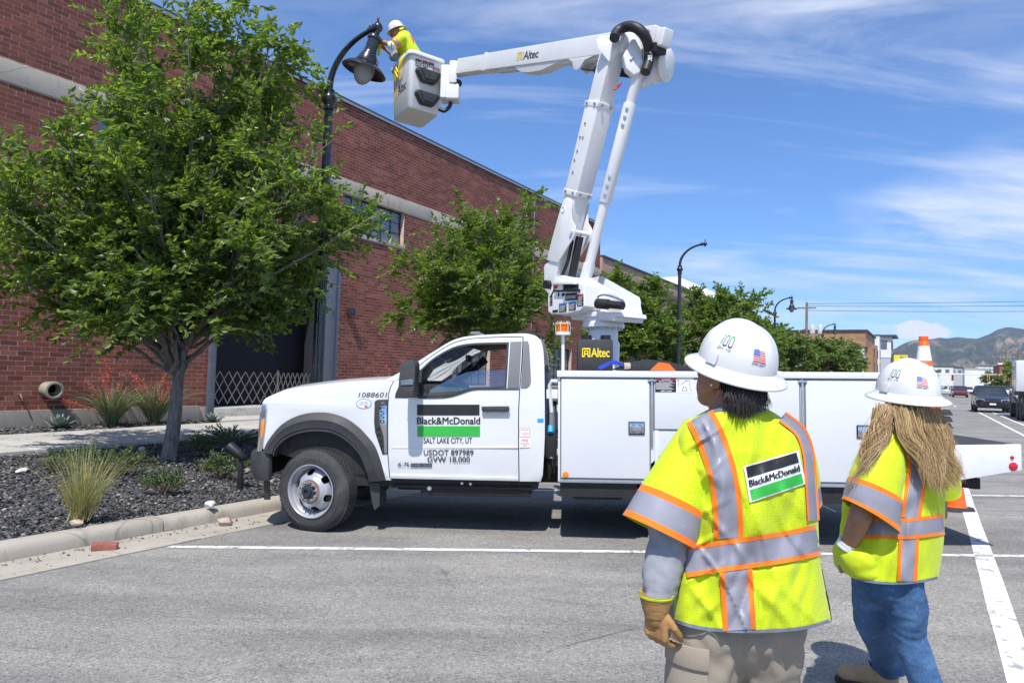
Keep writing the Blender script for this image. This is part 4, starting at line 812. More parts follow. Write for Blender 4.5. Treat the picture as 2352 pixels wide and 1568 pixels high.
# hood, cowl, windshield, roof, back
hl_ = hood_line; rings = []
for x, z in hl_:
    zt = z + .0; rings.append([V([x, -1.0, z - .012]), V([x, -.985, z]), V([x - .012, -.8, z + .03]), V([x - .05, -.4, z + .055]), V([x - .06, 0, z + .06]), V([x - .05, .4, z + .055]), V([x - .012, .8, z + .03]), V([x, .985, z]), V([x, 1.0, z - .012])])
mb = MB(); mb.rings(rings, cap=False, closed=False); hood = mb.build('hood', 'truck_white', tk, smooth=50)
x0, zc = hl_[-1]; ws = roof_top[:20]
mb = MB(); mb.box((x0 - .02, -.95, zc - .1), (x0 + .3, .95, zc - .005)); mb.build('cowl', 'under_black', tk)
wf = [p for p in roof_top if p[0] < z5(1440, 130)[0]]
mb = MB(); mb.rings([[V([x + .02 * abs(y), y * (1 - .09 * (z - 1.45)), z - .02]) for y in np.linspace(-.93, .93, 9)] for x, z in wf], cap=False, closed=False); mb.build('windshield', 'car_glass', tk, smooth=50)
rf = [p for p in roof_top if p[0] >= z5(1420, 130)[0]]
mb = MB(); mb.rings([[V([x, y * .96, z - .012 + .045 * (1 - (y / .98) ** 2)]) for y in np.linspace(-.985, .985, 13)] for x, z in rf], cap=False, closed=False); mb.build('roof', 'truck_white', tk, smooth=50)
mb = MB(); mb.rings([[V([x + .0, y * .96, z - .05]) for y in np.linspace(-.96, .96, 5)] for x, z in rf], cap=False, closed=False); mb.build('headliner', 'cab_lining', tk, smooth=50)
cb = roof_top[-1][0]; mb = MB(); mb.prism([(-.93, .5), (.93, .5), (.97, 1.3), (.9, 1.85), (-.9, 1.85), (-.97, 1.3)], lambda y, z, d: V([cb - .05 + d, y, z]), -.02, .0, [[(-.6, 1.42), (.6, 1.42), (.55, 1.75), (-.55, 1.75)]]); mb.build('cab_back', 'truck_white', tk, bevel=.01)
mb = MB(); mb.box((.1, -.95, .45), (cb - .06, .95, .56)); mb.build('cab_floor', 'under_black', tk)
mb = MB(); xr, zr = z5(1990, 92); mb.prism([(xr - .22, zr - .02), (xr - .2, zr + .035), (xr - .06, zr + .045), (xr + .02, zr - .02)], lambda x, z, d: V([x, d, z]), -.8, .8); mb.build('roof_lamp_bar', 'under_black', tk, bevel=.008)
for y in (-.62, -.3, 0, .3, .62): mb = MB(); q = z5(1535, 100); mb.obox((q[0], y, q[1] + .035), (1, 0, 0), (0, 1, 0), (0, 0, 1), .05, .035, .015); mb.build('roof_marker', 'trim_grey', tk, bevel=.01)
# interior
mb = MB(); mb.prism([(x0 + .05, .9), (x0 + .5, .9), (x0 + .62, 1.30), (x0 + .5, 1.46), (x0 + .1, 1.47)], lambda x, z, d: V([x, d, z]), -.92, .92); mb.build('dashboard', 'under_black', tk, bevel=.03)
mb = MB(); cw = V([x0 + .72, -.42, 1.28]); axw = unit(V([.85, 0, .5])); a1 = V([0, 1., 0]); a2 = np.cross(axw, a1); mb.tube([cw + .19 * (math.cos(t_) * a1 + math.sin(t_) * a2) for t_ in np.linspace(0, 2 * math.pi, 29)], .015, 8, cap=False); mb.tube([cw - a1 * .18, cw + a1 * .18], .02, 6); mb.tube([cw, cw - axw * .3], .04, 8); mb.build('steering_wheel', 'under_black', tk)
for y in (-.45, .45):
    mb = MB(); mb.prism([(1.35, .85), (1.85, .85), (2.0, 1.5), (1.9, 1.52), (1.74, 1.08), (1.35, 1.02)], lambda x, z, d: V([x, d, z]), y - .25, y + .25); s_ = mb.build('seat', 'cloth_seat', tk, bevel=.05, seg=3)
    mb = MB(); mb.obox((1.97, y, 1.6), (1, 0, .2), (0, 1, 0), (-.2, 0, 1), .05, .13, .09); mb.build('headrest', 'cloth_seat', s_, bevel=.04)
q = z5(1480, 380, .9); mb = MB(); mb.tube([(x0 + .35, .86, 1.45), (x0 + .75, .84, 1.75)], .05, 8); mb.tube([(x0 + .42, .80, 1.55), (x0 + .48, .76, 1.6), (x0 + .62, .76, 1.71), (x0 + .68, .8, 1.74)], .016, 6); mb.build('far_pillar_trim', 'cab_lining', tk)
mb = MB(); mb.obox((x0 + .66, -.05, 1.74), (0, 1, 0), (1, 0, 0), (0, 0, 1), .12, .02, .035); mb.build('rear_view_mirror', 'under_black', tk, bevel=.012)
# near door mirror
mc = z5(1120, 400); mirr = cpart('door_mirror', 'flare_black', smoothpoly(zz([(1078, 300), (1100, 283), (1140, 277), (1166, 285), (1174, 330), (1172, 420), (1164, 500), (1150, 525), (1110, 535), (1078, 528), (1066, 500), (1068, 400), (1078, 300)], -1.25), 3)[:-1], -.36, -.16, both=False, bevel=.03, seg=3)
mb = MB(); mb.tube([side(mc[0] + .06, 1.42, .0), side(mc[0], 1.42, -.2)], .03, 8); mb.tube([side(mc[0] + .06, 1.58, .0), side(mc[0], 1.58, -.2)], .025, 8); mb.build('mirror_arm', 'flare_black', mirr)
cpart('turn_lens', 'old_glass', zz([(1072, 415), (1150, 405), (1158, 420), (1156, 445), (1076, 448)], -1.3), -.372, -.34, parent=mirr, both=False, bevel=.004)
q = z5(1205, 480); mb = MB(); mb.prism(zz([(1186, 430), (1206, 436), (1240, 520), (1210, 525)]), side, -.02, -.005); mb.build('sail_trim', 'chrome', tk)
# side vent with badge
vt = cpart('side_vent', 'flare_black', zz([(882, 560), (900, 547), (972, 545), (972, 915), (935, 920), (912, 850), (885, 770), (878, 700)]), -.008, .01, both=False, bevel=.003)
cpart('vent_chrome', 'chrome', zz([(918, 590), (965, 585), (968, 910), (950, 912), (945, 800), (915, 700)]), -.014, .0, parent=vt, both=False, bevel=.003)
for a, b_ in ((735, 908), (775, 912), (815, 920), (850, 925)): cpart('vent_slot', 'under_black', zz([(888 + (a - 735) * .25, a), (b_ + 12, a), (b_ + 14, a + 22), (892 + (a - 735) * .25, a + 22)]), -.012, .0, parent=vt, both=False, bevel=.002)
# ---- lettering on the cab
def cabtext(name, s, mat, a0, a1, b0, b1, parent=tk, d=-.0035, **kw):
    mb = MB(); fit_text(mb, s, lambda a, b, k=0: side(*z5(a, b), d - .0004 * k), a0, a1, b1, b0, **kw); return mb.build(name, mat, parent, smooth=0)
def cabrect(name, mat, a0, a1, b0, b1, parent=tk, d=-.003): mb = MB(); q = [side(*z5(a, b), d) for a, b in ((a0, b1), (a1, b1), (a1, b0), (a0, b0))]; mb.add(q, [(0, 1, 2, 3)]); return mb.build(name, mat, parent, smooth=0)
cabrect('logo_bar', 'decal_black', 1171, 1598, 580, 654, dr); cabrect('logo_bar', 'decal_green', 1173, 1602, 727, 800, dr)
cabtext('lettering', 'Black&McDonald', 'decal_black', 1172, 1601, 667, 714, dr, heavy=.035, spacing=1.0); cabtext('lettering', 'SALT LAKE CITY, UT', 'decal_black', 1217, 1547, 806, 850, dr, heavy=.012); cabtext('lettering', 'USDOT 897989', 'decal_black', 1217, 1556, 889, 926, dr, heavy=.014); cabtext('lettering', 'GVW 18,000', 'decal_black', 1242, 1532, 936, 978, dr, heavy=.014)
cabtext('lettering', '6.7L', 'decal_black', 1040, 1125, 975, 1001, dr, bold=.015, shear=.15); cabrect('badge_plate', 'decal_black', 1127, 1272, 981, 1004, dr); cabtext('lettering', 'POWER STROKE', 'alu', 1131, 1268, 985, 1000, dr, bold=.008, d=-.006)
cabtext('fleet_number', '1088601', 'decal_black', 770, 968, 497, 530, bold=-.004, shear=.22)
def oval(name, mat, a, b, ra, rb, d): mb = MB(); mb.add([side(*z5(a + ra * math.cos(t_), b + rb * math.sin(t_)), d) for t_ in np.linspace(0, 2 * math.pi, 28, endpoint=False)], [tuple(range(28))]); return mb.build(name, mat, tk, smooth=0)
oval('idle_decal', 'decal_blue', 808, 575, 52, 34, -.003); oval('idle_decal', 'decal_white', 808, 575, 47, 30, -.0036); cabtext('lettering', 'CERTIFIED', 'decal_blue', 778, 838, 560, 572, bold=.008, d=-.004); cabtext('lettering', 'CLEAN IDLE', 'decal_blue', 770, 845, 574, 585, bold=.008, d=-.004); cabrect('idle_flag', 'decal_red', 812, 832, 588, 600, d=-.004)
cabtext('lettering', 'XL', 'alu', 925, 956, 562, 576, vt, d=-.016, bold=.012); [cabtext('lettering', ch, 'decal_black', 918, 952, b_, b_ + 24, vt, d=-.018, bold=.008) for ch, b_ in (('F', 593), ('5', 622), ('5', 651), ('0', 682))]
cabrect('harness_sign', 'decal_red', 1873, 1941, 739, 803); cabrect('harness_sign', 'decal_white', 1875, 1939, 741, 801, d=-.0034); cabtext('lettering', 'HARNESS', 'decal_red', 1880, 1934, 747, 757, bold=.008, d=-.004); cabtext('lettering', 'AND', 'decal_red', 1900, 1915, 761, 768, d=-.004); cabtext('lettering', 'LANYARD', 'decal_red', 1881, 1934, 772, 782, bold=.008, d=-.004); cabtext('lettering', 'INSIDE', 'decal_red', 1892, 1924, 786, 794, d=-.004)
cabrect('fire_sign', 'decal_white', 1873, 1945, 806, 874, d=-.003); cabtext('lettering', 'FIRE', 'decal_red', 1886, 1932, 816, 834, bold=.012, d=-.004); cabtext('lettering', 'EXTINGUISHER', 'decal_red', 1880, 1938, 841, 851, bold=.01, d=-.004); cabtext('lettering', 'INSIDE', 'decal_red', 1894, 1922, 856, 866, bold=.01, d=-.004); cabrect('sticker', 'decal_cyan', 1994, 2036, 676, 702)
# ---- wheels
def wheel(x, y, front=True, steer=0., dual=False):
    w = empty('wheel', (x, y, .4), Matrix.Rotation(steer, 3, 'Z')); w.parent = tk; s = -1 if y < 0 else 1; R, wd = .402, .23
    ax = V([0, s, 0.]); prof = [(.255, -.01), (.262, .0), (.30, .008), (.345, .004), (.375, -.012), (.392, -.03), (R, -.045), (R, -wd + .045), (.39, -wd + .02), (.35, -wd), (.255, -wd + .01)]
    mb = MB(); mb.lathe(prof, (0, 0, 0), 56, ax, cap=False); ty = mb.build('tyre', 'rubber', w, smooth=40)
    mb = MB()                                                        # tread blocks
    for row, (h0, h1) in enumerate(((-.07, -.042), (-.10, -.075), (-.13, -.105), (-.16, -.135), (-.19, -.165))):
        for k in range(64):
            a = 2 * math.pi * (k + .5 * (row % 2)) / 64; t_ = V([-math.sin(a), 0, math.cos(a)]); rr = V([math.cos(a), 0, math.sin(a)]); mb.obox(rr * (R + .002) + ax * (h0 + h1) / 2, t_, ax, rr, .016, (h1 - h0) / 2, .006)
    mb.build('tread', 'rubber', ty, smooth=0)
    for r0 in (.268, .33): mb = MB(); mb.lathe([(r0, .0065), (r0 + .004, .0095), (r0 + .008, .0065)], (0, 0, 0), 56, ax, cap=False); mb.build('sidewall_ring', 'rubber', ty)
    for txt, a0, a1 in (('LT 225/70 R 19.5', math.radians(118), math.radians(58)), ('Conti Hybrid HD1', math.radians(248), math.radians(192))):
        if s < 0: mb = MB(); fit_text(mb, txt, lambda a, r: V([r * math.cos(a), -.0125, r * math.sin(a)]), a0, a1, .316, .342, bold=.01); mb.build('sidewall_lettering', 'rubber_mark', ty, smooth=0)
    mb = MB(); mb.lathe([(.258, .006), (.264, .012), (.258, .014), (.245, .0), (.24, -.03), (.225, -.045), (.215, -.10)], (0, 0, 0), 48, ax, cap=False); rim = mb.build('rim', 'wheel_white', w)
    # dished disc with oval hand holes
    n = 240; holes = [math.radians(h + 9) for h in (30, 90, 150, 210, 270, 330)]; mb = MB(); _c = np.array([(.217, -.095), (.205, -.07), (.19, -.045), (.172, -.02), (.15, -.008), (.135, .006), (.12, .018), (.07, .02)]); rs = [tuple(np.array([np.interp(q, range(8), _c[:, 0]), np.interp(q, range(8), _c[:, 1])])) for q in np.linspace(0, 7, 43)]
    if not front: rs = [(r, -.10 - (h + .095) * .55) for r, h in rs]
    vs = []; fs = []
    for r, h in rs: vs += [V([r * math.cos(2 * math.pi * k / n), 0, r * math.sin(2 * math.pi * k / n)]) + ax * h for k in range(n)]
    for i in range(len(rs) - 1):
        for k in range(n):
            a = 2 * math.pi * (k + .5) / n; rm = (rs[i][0] + rs[i + 1][0]) / 2
            if any((((a - h + math.pi) % (2 * math.pi) - math.pi) * rm / .040) ** 2 + ((rm - .182) / .028) ** 2 < 1 for h in holes): continue
            fs.append((i * n + k, i * n + (k + 1) % n, (i + 1) * n + (k + 1) % n, (i + 1) * n + k))
    mb.add(vs, fs); mb.build('disc', 'wheel_white', rim, smooth=50)
    mb = MB(); mb.lathe([(.215, -.15 if front else -.20), (.01, -.15 if front else -.205)], (0, 0, 0), 20, ax, cap=False); mb.build('brake_drum', 'under_black', w)
    h0 = .02 if front else -.168
    mb = MB(); mb.lathe([(.115, h0), (.115, h0 + .006), (.068, h0 + .006)], (0, 0, 0), 40, ax, cap=False); mb.build('rust_ring', 'rust', rim); mb = MB(); mb.lathe([(.104, h0 + .0065), (.104, h0 + .009), (.07, h0 + .009)], (0, 0, 0), 40, ax, cap=False); mb.build('hub_face', 'alu', rim)
    mb = MB(); mb.lathe([(.072, h0 + .0), (.07, h0 + .03), (.05, h0 + .035), (.046, h0 + .06), (.03, h0 + .06), (.028, h0 + .04), (.01, h0 + .04)], (0, 0, 0), 24, ax); mb.build('hub', 'dark_steel', w)
    for k in range(10): a = 2 * math.pi * (k + .3) / 10; c_ = V([.09 * math.cos(a), 0, .09 * math.sin(a)]); mb = MB(); mb.lathe([(.015, h0 + .008), (.015, h0 + .03), (.008, h0 + .036), (.007, h0 + .05)], c_, 6, ax); mb.build('lug_nut', 'steel_galv', w)
wheel(-.07, -1.03, True, math.radians(-15)); wheel(-.07, 1.0, True, math.radians(-15))
for y in (-1.17, 1.17): wheel(3.66, y, False)
for y in (-.90, .90): wheel(3.66, y, False)
mb = MB(); mb.prism(arch_in, lambda x, z, d: V([x, d, z]), -.95, -.5); mb.build('wheel_well', 'under_black', tk, smooth=0)
mb = MB(); mb.prism(arch_in, lambda x, z, d: V([x, d, z]), .5, .95); mb.build('wheel_well', 'under_black', tk, smooth=0)
# chassis
for y in (-.43, .43): mb = MB(); mb.box((-.5, y - .04, .44), (6.3, y + .04, .62)); mb.build('frame_rail', 'under_black', tk, bevel=.01)
for nm, a, b_ in (('axle', (-.11, -.8, .34), (.02, .8, .46)), ('axle', (3.58, -.8, .32), (3.74, .8, .5)), ('fuel_tank', (1.0, -.92, .36), (2.1, -.5, .53)), ('step_beam', (.7, -.95, .43), (2.15, -.86, .52)), ('transmission', (.6, -.25, .3), (1.5, .25, .6)), ('air_tank', (2.5, -.8, .33), (3.0, -.5, .55)), ('engine_block', (-.5, -.4, .5), (.55, .4, 1.2)), ('gearbox_guard', (1.6, .3, .35), (2.4, .8, .55))): mb = MB(); mb.box(a, b_); mb.build(nm, 'under_black', tk, bevel=.03)
for a, b_, r in ((1255, 1152, .022), (1478, 1118, .014), (1536, 1122, .014)): q = z5(a, b_, -.95); mb = MB(); mb.cyl((q[0], -.955, q[1]), (q[0], -.93, q[1]), r, 14); mb.build('bolt_head', 'alu', tk)
mb = MB(); mb.prism(zz([(842, 1090), (880, 1110), (918, 1115), (916, 1270), (880, 1300), (862, 1230)], -.95), lambda x, z, d: V([x, d, z]), -.96, -.70); mb.build('mud_flap', 'flare_black', tk)
# ---- service body
BX0, BX1, BZ0, BZ1 = 2.365, 5.62, .557, 1.60
for s in (-1, 1):
    f = (lambda x, z, d, s=s: V([x, s * d, z])); arch = [(3.66 + .5 * math.cos(a), .557 + .36 * math.sin(a)) for a in np.linspace(math.pi, 0, 14)]
    mb = MB(); mb.prism([(BX0, BZ0)] + arch + [(BX1, BZ0), (BX1, BZ1 - .06), (BX0, BZ1 - .06)], f, .72, 1.185); sb = mb.build('side_body', 'body_white', tk, bevel=.006)
    mb = MB(); mb.box((BX0 - .012, s * 1.215 if s < 0 else .70, BZ1 - .06), (BX1 + .01, -.70 if s < 0 else 1.215, BZ1)); mb.build('top_lip', 'body_white', tk, bevel=.008)
    for x0_, x1_, z0_, z1_ in ((2.395, 3.215, .60, 1.525), (3.262, 4.575, 1.062, 1.525), (4.632, 5.59, .60, 1.525), (3.262, 3.30, .60, 1.05)):
        mb = MB(); mb.box((x0_, s * 1.199 if s < 0 else 1.17, z0_), (x1_, -1.17 if s < 0 else 1.199, z1_)); dd = mb.build('compartment_door', 'door_white', tk, bevel=.006, seg=2)
        if x1_ - x0_ > .1:
            mb = MB(); mb.box((x0_ - .012, s * 1.19 if s < 0 else 1.165, z0_ - .012), (x1_ + .012, -1.165 if s < 0 else 1.19, z1_ + .012)); mb.build('gasket', 'trim_grey', dd)
            xl = {2.395: 3.095, 3.262: 3.9, 4.632: 5.15}[x0_]; zl = {2.395: 1.068, 3.262: 1.12, 4.632: 1.06}[x0_]; mb = MB(); mb.box((xl - .075, s * 1.206 - .003, zl - .06), (xl + .075, s * 1.206 + .003, zl + .06)); lt = mb.build('latch', 'under_black', dd, bevel=.002)
            mb = MB(); mb.box((xl - .066, s * 1.212 - .003, zl - .05), (xl + .066, s * 1.212 + .003, zl + .05)); mb.build('latch_plate', 'chrome', lt, bevel=.002); mb = MB(); mb.box((xl - .04, s * 1.219 - .005, zl - .028), (xl + .04, s * 1.219 + .005, zl + .022)); mb.build('paddle', 'alu', lt, bevel=.004)
    for x_ in (3.238, 4.603): mb = MB(); mb.box((x_ - .010, s * 1.200 - .006, .60 if x_ > 4 else .9), (x_ + .010, s * 1.2 + .006, 1.525)); h_ = mb.build('hinge_strip', 'alu', tk, bevel=.003); mb = MB(); mb.box((x_ - .04, s * 1.205 - .006, 1.5), (x_ + .04, s * 1.205 + .006, 1.522)); mb.build('hinge_stop', 'alu', h_, bevel=.002)
    mb = MB(); mb.box((BX0 + .01, s * 1.203 - .006, BZ0 + .0), (3.14, s * 1.203 + .006, BZ0 + .022)); mb.build('bottom_trim', 'alu', tk, bevel=.002); mb = MB(); mb.box((4.2, s * 1.203 - .006, BZ0), (BX1, s * 1.203 + .006, BZ0 + .022)); mb.build('bottom_trim', 'alu', tk, bevel=.002)
    mb = MB(); mb.cyl((2.436, s * 1.185, .63), (2.436, s * 1.208, .63), .028, 20); mb.build('amber_reflector', 'amber', tk, bevel=.003)
mb = MB(); mb.box((BX0 + .1, -.72, .9), (BX1, .72, .95)); mb.build('bed_floor', 'under_black', tk); mb = MB(); mb.box((BX0, -.72, .6), (BX0 + .04, .72, 1.5)); mb.build('bulkhead', 'body_white', tk)
mb = MB(); mb.box((BX0 + .02, -1.17, .42), (3.1, 1.17, .556)); mb.build('body_underside', 'under_black', tk); mb = MB(); mb.box((4.25, -1.17, .40), (BX1, 1.17, .556)); mb.build('body_underside', 'under_black', tk)
# rear deck
mb = MB(); td = [(5.63, .575), (6.50, .735), (6.50, .965), (5.63, .945)]
for s in (-1, 1): mb = MB(); mb.prism(td, lambda x, z, d, s=s: V([x, s * d, z]), 1.16, 1.195); t_ = mb.build('deck_side', 'body_white', tk, bevel=.006); 
mb = MB(); mb.box((5.63, -1.157, .90), (6.495, 1.157, .94)); mb.build('deck', 'steel_galv', tk, bevel=.004)
mb = MB(); mb.box((6.46, -1.155, .74), (6.495, 1.155, .895)); mb.build('deck_end', 'body_white', tk)
mb = MB(); mb.box((5.64, -1.19, .946), (6.48, 1.19, .962)); mb.build('deck_mat', 'rubber', tk)
for (px, py), r in (((2325, 1050), .016), ((2328, 1071), .038)): q = tl(px, py, -1.2); mb = MB(); mb.lathe([(r, 0), (r, .006), (r * .8, .014), (.002, .018)], (q[0], -1.194, q[1]), 22, V([0, -1., 0])); mb.build('tail_marker', 'red_lens', tk)
mb = MB(); mb.box((5.66, -1.1, .42), (5.9, -.9, .56)); mb.build('hitch_bracket', 'under_black', tk); mb = MB(); mb.prism([(5.9, .57), (6.25, .63), (6.25, .53), (6.2, .53)], lambda x, z, d: V([x, d, z]), -1.0, -.9); mb.build('bumper_bracket', 'under_black', tk)
# cab guard, hoses behind the cab
mb = MB(); q = 2.30; mb.tube([(q, -1.0, 1.20), (q - .02, -1.02, 1.46), (q + .0, -1.04, 1.5), (q + .1, -1.04, 1.5)], .018, 8); mb.build('grab_rail', 'body_white', tk); mb = MB(); mb.box((q - .05, -1.02, 1.33), (q + .06, -.98, 1.42)); mb.build('bracket', 'body_white', tk, bevel=.004)
mb = MB(); mb.cyl((q + .0, -.93, .75), (q + .0, -.93, 1.25), .05, 14); mb.build('exhaust_stack', 'chrome', tk); mb = MB(); mb.box((q - .06, -.98, .75), (q + .05, -.8, 1.02)); mb.build('battery_box', 'under_black', tk, bevel=.02); mb = MB(); mb.cyl((q - .01, -.99, 1.0), (q - .01, -.95, 1.06), .03, 12); mb.build('filler_cap', 'decal_cyan', tk)
for k in range(3): mb = MB(); mb.tube(bez((q - .03 + k * .03, -.9, .6), (q - .06 + k * .04, -1.0, .9), (q + .02 * k, -.9, 1.3), 10), .012, 6); mb.build('hose', 'hose_black', tk)
# warning placard on the body
def bodyrect(name, mat, px0, px1, py0, py1, d, parent=tk): q = [tl(a, b, -1.2) for a, b in ((px0, py1), (px1, py1), (px1, py0), (px0, py0))]; mb = MB(); mb.add([V([a, d, b]) for a, b in q], [(0, 1, 2, 3)]); return mb.build(name, mat, parent, smooth=0)
def bodytext(s, mat, px0, px1, py0, py1, d, parent=tk, **kw): mb = MB(); fit_text(mb, s, lambda a, b: (lambda q: V([q[0], d, q[1]]))(tl(a, b, -1.2)), px0, px1, py1, py0, **kw); return mb.build('lettering', mat, parent, smooth=0)
w6 = lambda a: (1300 + a / 3.336) * .9408; h6 = lambda b: (550 + b / 3.336) * .9408
sg = bodyrect('danger_placard', 'decal_white', w6(996), w6(1312), h6(1242), h6(1360), -1.2005); bodyrect('placard_panel', 'decal_black', w6(999), w6(1170), h6(1262), h6(1358), -1.201, sg); bodyrect('placard_header', 'decal_red', w6(999), w6(1170), h6(1244), h6(1262), -1.201, sg)
bodytext('DANGER', 'decal_white', w6(1055), w6(1125), h6(1247), h6(1259), -1.2015, sg, bold=.012); bodytext('ELECTRICAL HAZARD', 'decal_white', w6(1030), w6(1140), h6(1266), h6(1276), -1.2015, sg, bold=.008); bodytext('KEEP CLEAR', 'decal_white', w6(1045), w6(1135), h6(1342), h6(1354), -1.2015, sg, bold=.012)
for k, b_ in enumerate((1282, 1289, 1296, 1303, 1310, 1317, 1324, 1331)): bodyrect('print_line', 'decal_white', w6(1004), w6(1160 - (k * 37) % 50), h6(b_), h6(b_ + 2.6), -1.2015, sg)
for a0, b0, a1, b1 in ((1178, 1262, 1196, 1262), (1187, 1258, 1187, 1312), (1240, 1262, 1290, 1272), (1205, 1300, 1250, 1268), (1215, 1345, 1265, 1345), (1222, 1345, 1230, 1312), (1256, 1345, 1250, 1312), (1228, 1318, 1252, 1318), (1275, 1330, 1300, 1350), (1278, 1280, 1285, 1325)):
    p, q = tl(w6(a0), h6(b0), -1.2), tl(w6(a1), h6(b1), -1.2); mb = MB(); d_ = unit(V([q[0] - p[0], q[1] - p[1]])) ; nx, nz = -d_[1] * .0022, d_[0] * .0022; mb.add([V([p[0] + nx, -1.2012, p[1] + nz]), V([q[0] + nx, -1.2012, q[1] + nz]), V([q[0] - nx, -1.2012, q[1] - nz]), V([p[0] - nx, -1.2012, p[1] - nz])], [(0, 1, 2, 3)]); mb.build('diagram_line', 'decal_black', sg, smooth=0)
# beacon on its pole
q = tl(1293, 848, -.9); qb = tl(1293, 770, -.9); mb = MB(); mb.cyl((q[0], -.9, q[1] - .4), (q[0], -.9, qb[1]), .016, 10); bp = mb.build('beacon_pole', 'body_white', tk)
mb = MB(); mb.lathe([(.04, 0), (.075, .005), (.075, .03), (.06, .035)], (q[0], -.9, qb[1]), 24); mb.build('beacon_base', 'body_white', bp); mb = MB(); rp = []
for k in range(12): rp += [(.062, .036 + k * .007), (.058, .0395 + k * .007)]
mb.lathe(rp + [(.05, .125), (.01, .128)], (q[0], -.9, qb[1]), 24); mb.build('beacon_lens', 'amber', bp)
mb = MB()
for k in range(6): a = k * math.pi / 3 + .2; mb.tube([V([q[0], -.9, qb[1] + .02]) + V([.072 * math.cos(a), .072 * math.sin(a), zq]) for zq in (0, .1)] + [V([q[0], -.9, qb[1] + .14]) + V([.05 * math.cos(a), .05 * math.sin(a), 0])], .003, 5)
mb.tube([V([q[0] + .074 * math.cos(a), -.9 + .074 * math.sin(a), qb[1] + .115]) for a in np.linspace(0, 6.283, 20)], .003, 5, cap=False); mb.build('beacon_cage', 'body_white', bp)
# ------------------------------------------------------------------ pedestal, turret, booms, bucket (parts of the truck, placed in world space)
def wT(x, y, z): return TO + EX * x + EY * y + EZ * z
def lT(P): P = V(P) - TO; return V([P @ EX, P @ EY, P @ EZ])
TC = wT(2.80, 0, 0); TC = V([TC[0], TC[1], 0])            # turret axis (vertical)
z0 = TO[2]
WD = unit(V([-.56, .83, 0])); WS = V([WD[1], -WD[0], 0])   # boom plane direction, and its camera-side normal
if WS[1] > 0: WS = -WS
def tp(name, mat, mb, parent=tk, **kw): return mb.build(name, mat, parent, world=True, **kw)
def Pz(z): return TC + V([0, 0, z])
mb = MB(); mb.lathe([(.185, .9), (.185, 2.0), (.165, 2.03), (.165, 2.16), (.235, 2.17), (.235, 2.21), (.225, 2.22), (.225, 2.27), (.25, 2.28), (.25, 2.33)], TC, 36); tp('pedestal', 'boom_white', mb)
for k in range(18): a = 2 * math.pi * k / 18; mb = MB(); mb.cyl(Pz(2.145) + V([.205 * math.cos(a), .205 * math.sin(a), 0]), Pz(2.17) + V([.205 * math.cos(a), .205 * math.sin(a), 0]), .014, 6); tp('flange_bolt', 'steel_galv', mb)
# black cover with yellow logo in front of the pedestal
yb = -.55; c00 = tl(1326, 779, yb); c11 = tl(1408, 848, yb); mb = MB(); mb.box((c00[0], yb, c11[1] - .06), (c11[0], yb + .35, c00[1])); bx = mb.build('hydraulic_box', 'flare_black', tk, bevel=.02)
def alogo(parent, fn, mat_a, mat_t, x0, x1, y0, y1, frac=.30):
    """angular monogram then the name"""
    w = (x1 - x0) * frac; t_ = .16
    def R(a0, b0, a1, b1): return [fn(x0 + w * a, y0 + (y1 - y0) * b) for a, b in ((a0, b0), (a1, b0), (a1, b1), (a0, b1))]
    mb = MB()
    for r in ((0, 0, t_ * .7, 1), (0, 1 - t_, 1, 1), (1 - t_ * .7, 0, 1, 1 - t_), (t_ * .7, 0, .36, t_), (.24, .0, .36, .74), (.24, .62, .76, .74), (.64, 0, .76, .62), (.64, 0, 1 - t_ * .7, t_), (.36, .30, .64, .42)): mb.add(R(*r), [(0, 1, 2, 3)])
    mb.build('logo_mark', mat_a, parent, smooth=0); mb = MB(); fit_text(mb, 'Altec', fn, x0 + w * 1.08, x1, y0, y1, bold=.014, spacing=.95); mb.build('lettering', mat_t, parent, smooth=0)
alogo(bx, lambda a, b: V([tl(a, b, yb)[0], yb - .004, tl(a, b, yb)[1]]), 'decal_yellow', 'decal_yellow', 1337, 1400, 820, 799)
for xx in (.1, .3): mb = MB(); mb.cyl((c00[0] + xx, yb + .15, c00[1]), (c00[0] + xx, yb + .15, c00[1] + .05), .055, 14); mb.build('box_cap', 'hose_black', bx)
# turret: two cheek plates, side cover with control panel, drive motor
def wsp(a, z, s): return TC + WD * a + WS * s + V([0, 0, z])      # turret frame: along boom plane, height, camera-side
def zt4(a, b, s=.3):
    """pixel in the turret close-up to (along, height) on the plane at side offset s"""
    px, py = (1320 + a / 4.9) * .9408, (600 + b / 4.9) * .9408; r = ray(px, py); k = ((TC + WS * s - CAMP) @ WS) / (r @ WS); P = CAMP + r * k - TC; return (P @ WD, P[2])
cheek = [zt4(a, b, .1) for a, b in ((120, 205), (300, 300), (400, 360), (520, 335), (960, 590), (975, 640), (975, 700), (1005, 830), (960, 840), (700, 830), (420, 850), (250, 830), (110, 560), (70, 520), (65, 260), (80, 225))]
for s in (.12, -.16): mb = MB(); mb.prism(cheek, lambda a, z, d: wsp(a, z, d), s - .015, s + .015); tp('turret_cheek', 'boom_white', mb, bevel=.008)
base_ = [zt4(a, b, .1) for a, b in ((420, 800), (1000, 800), (1010, 850), (970, 860), (960, 905), (800, 895), (450, 890))]
mb = MB(); mb.prism(base_, lambda a, z, d: wsp(a, z, d), -.22, .2); tp('turret_base', 'boom_white', mb, bevel=.02)
cov = [zt4(a, b, .36) for a, b in ((145, 410), (260, 352), (420, 385), (515, 450), (535, 470), (535, 725), (490, 780), (330, 815), (150, 820), (103, 790), (98, 590), (135, 540))]
mb = MB(); mb.prism(cov, lambda a, z, d: wsp(a, z, d), .13, .38); cvr = tp('turret_cover', 'boom_white', mb, bevel=.045, seg=4)
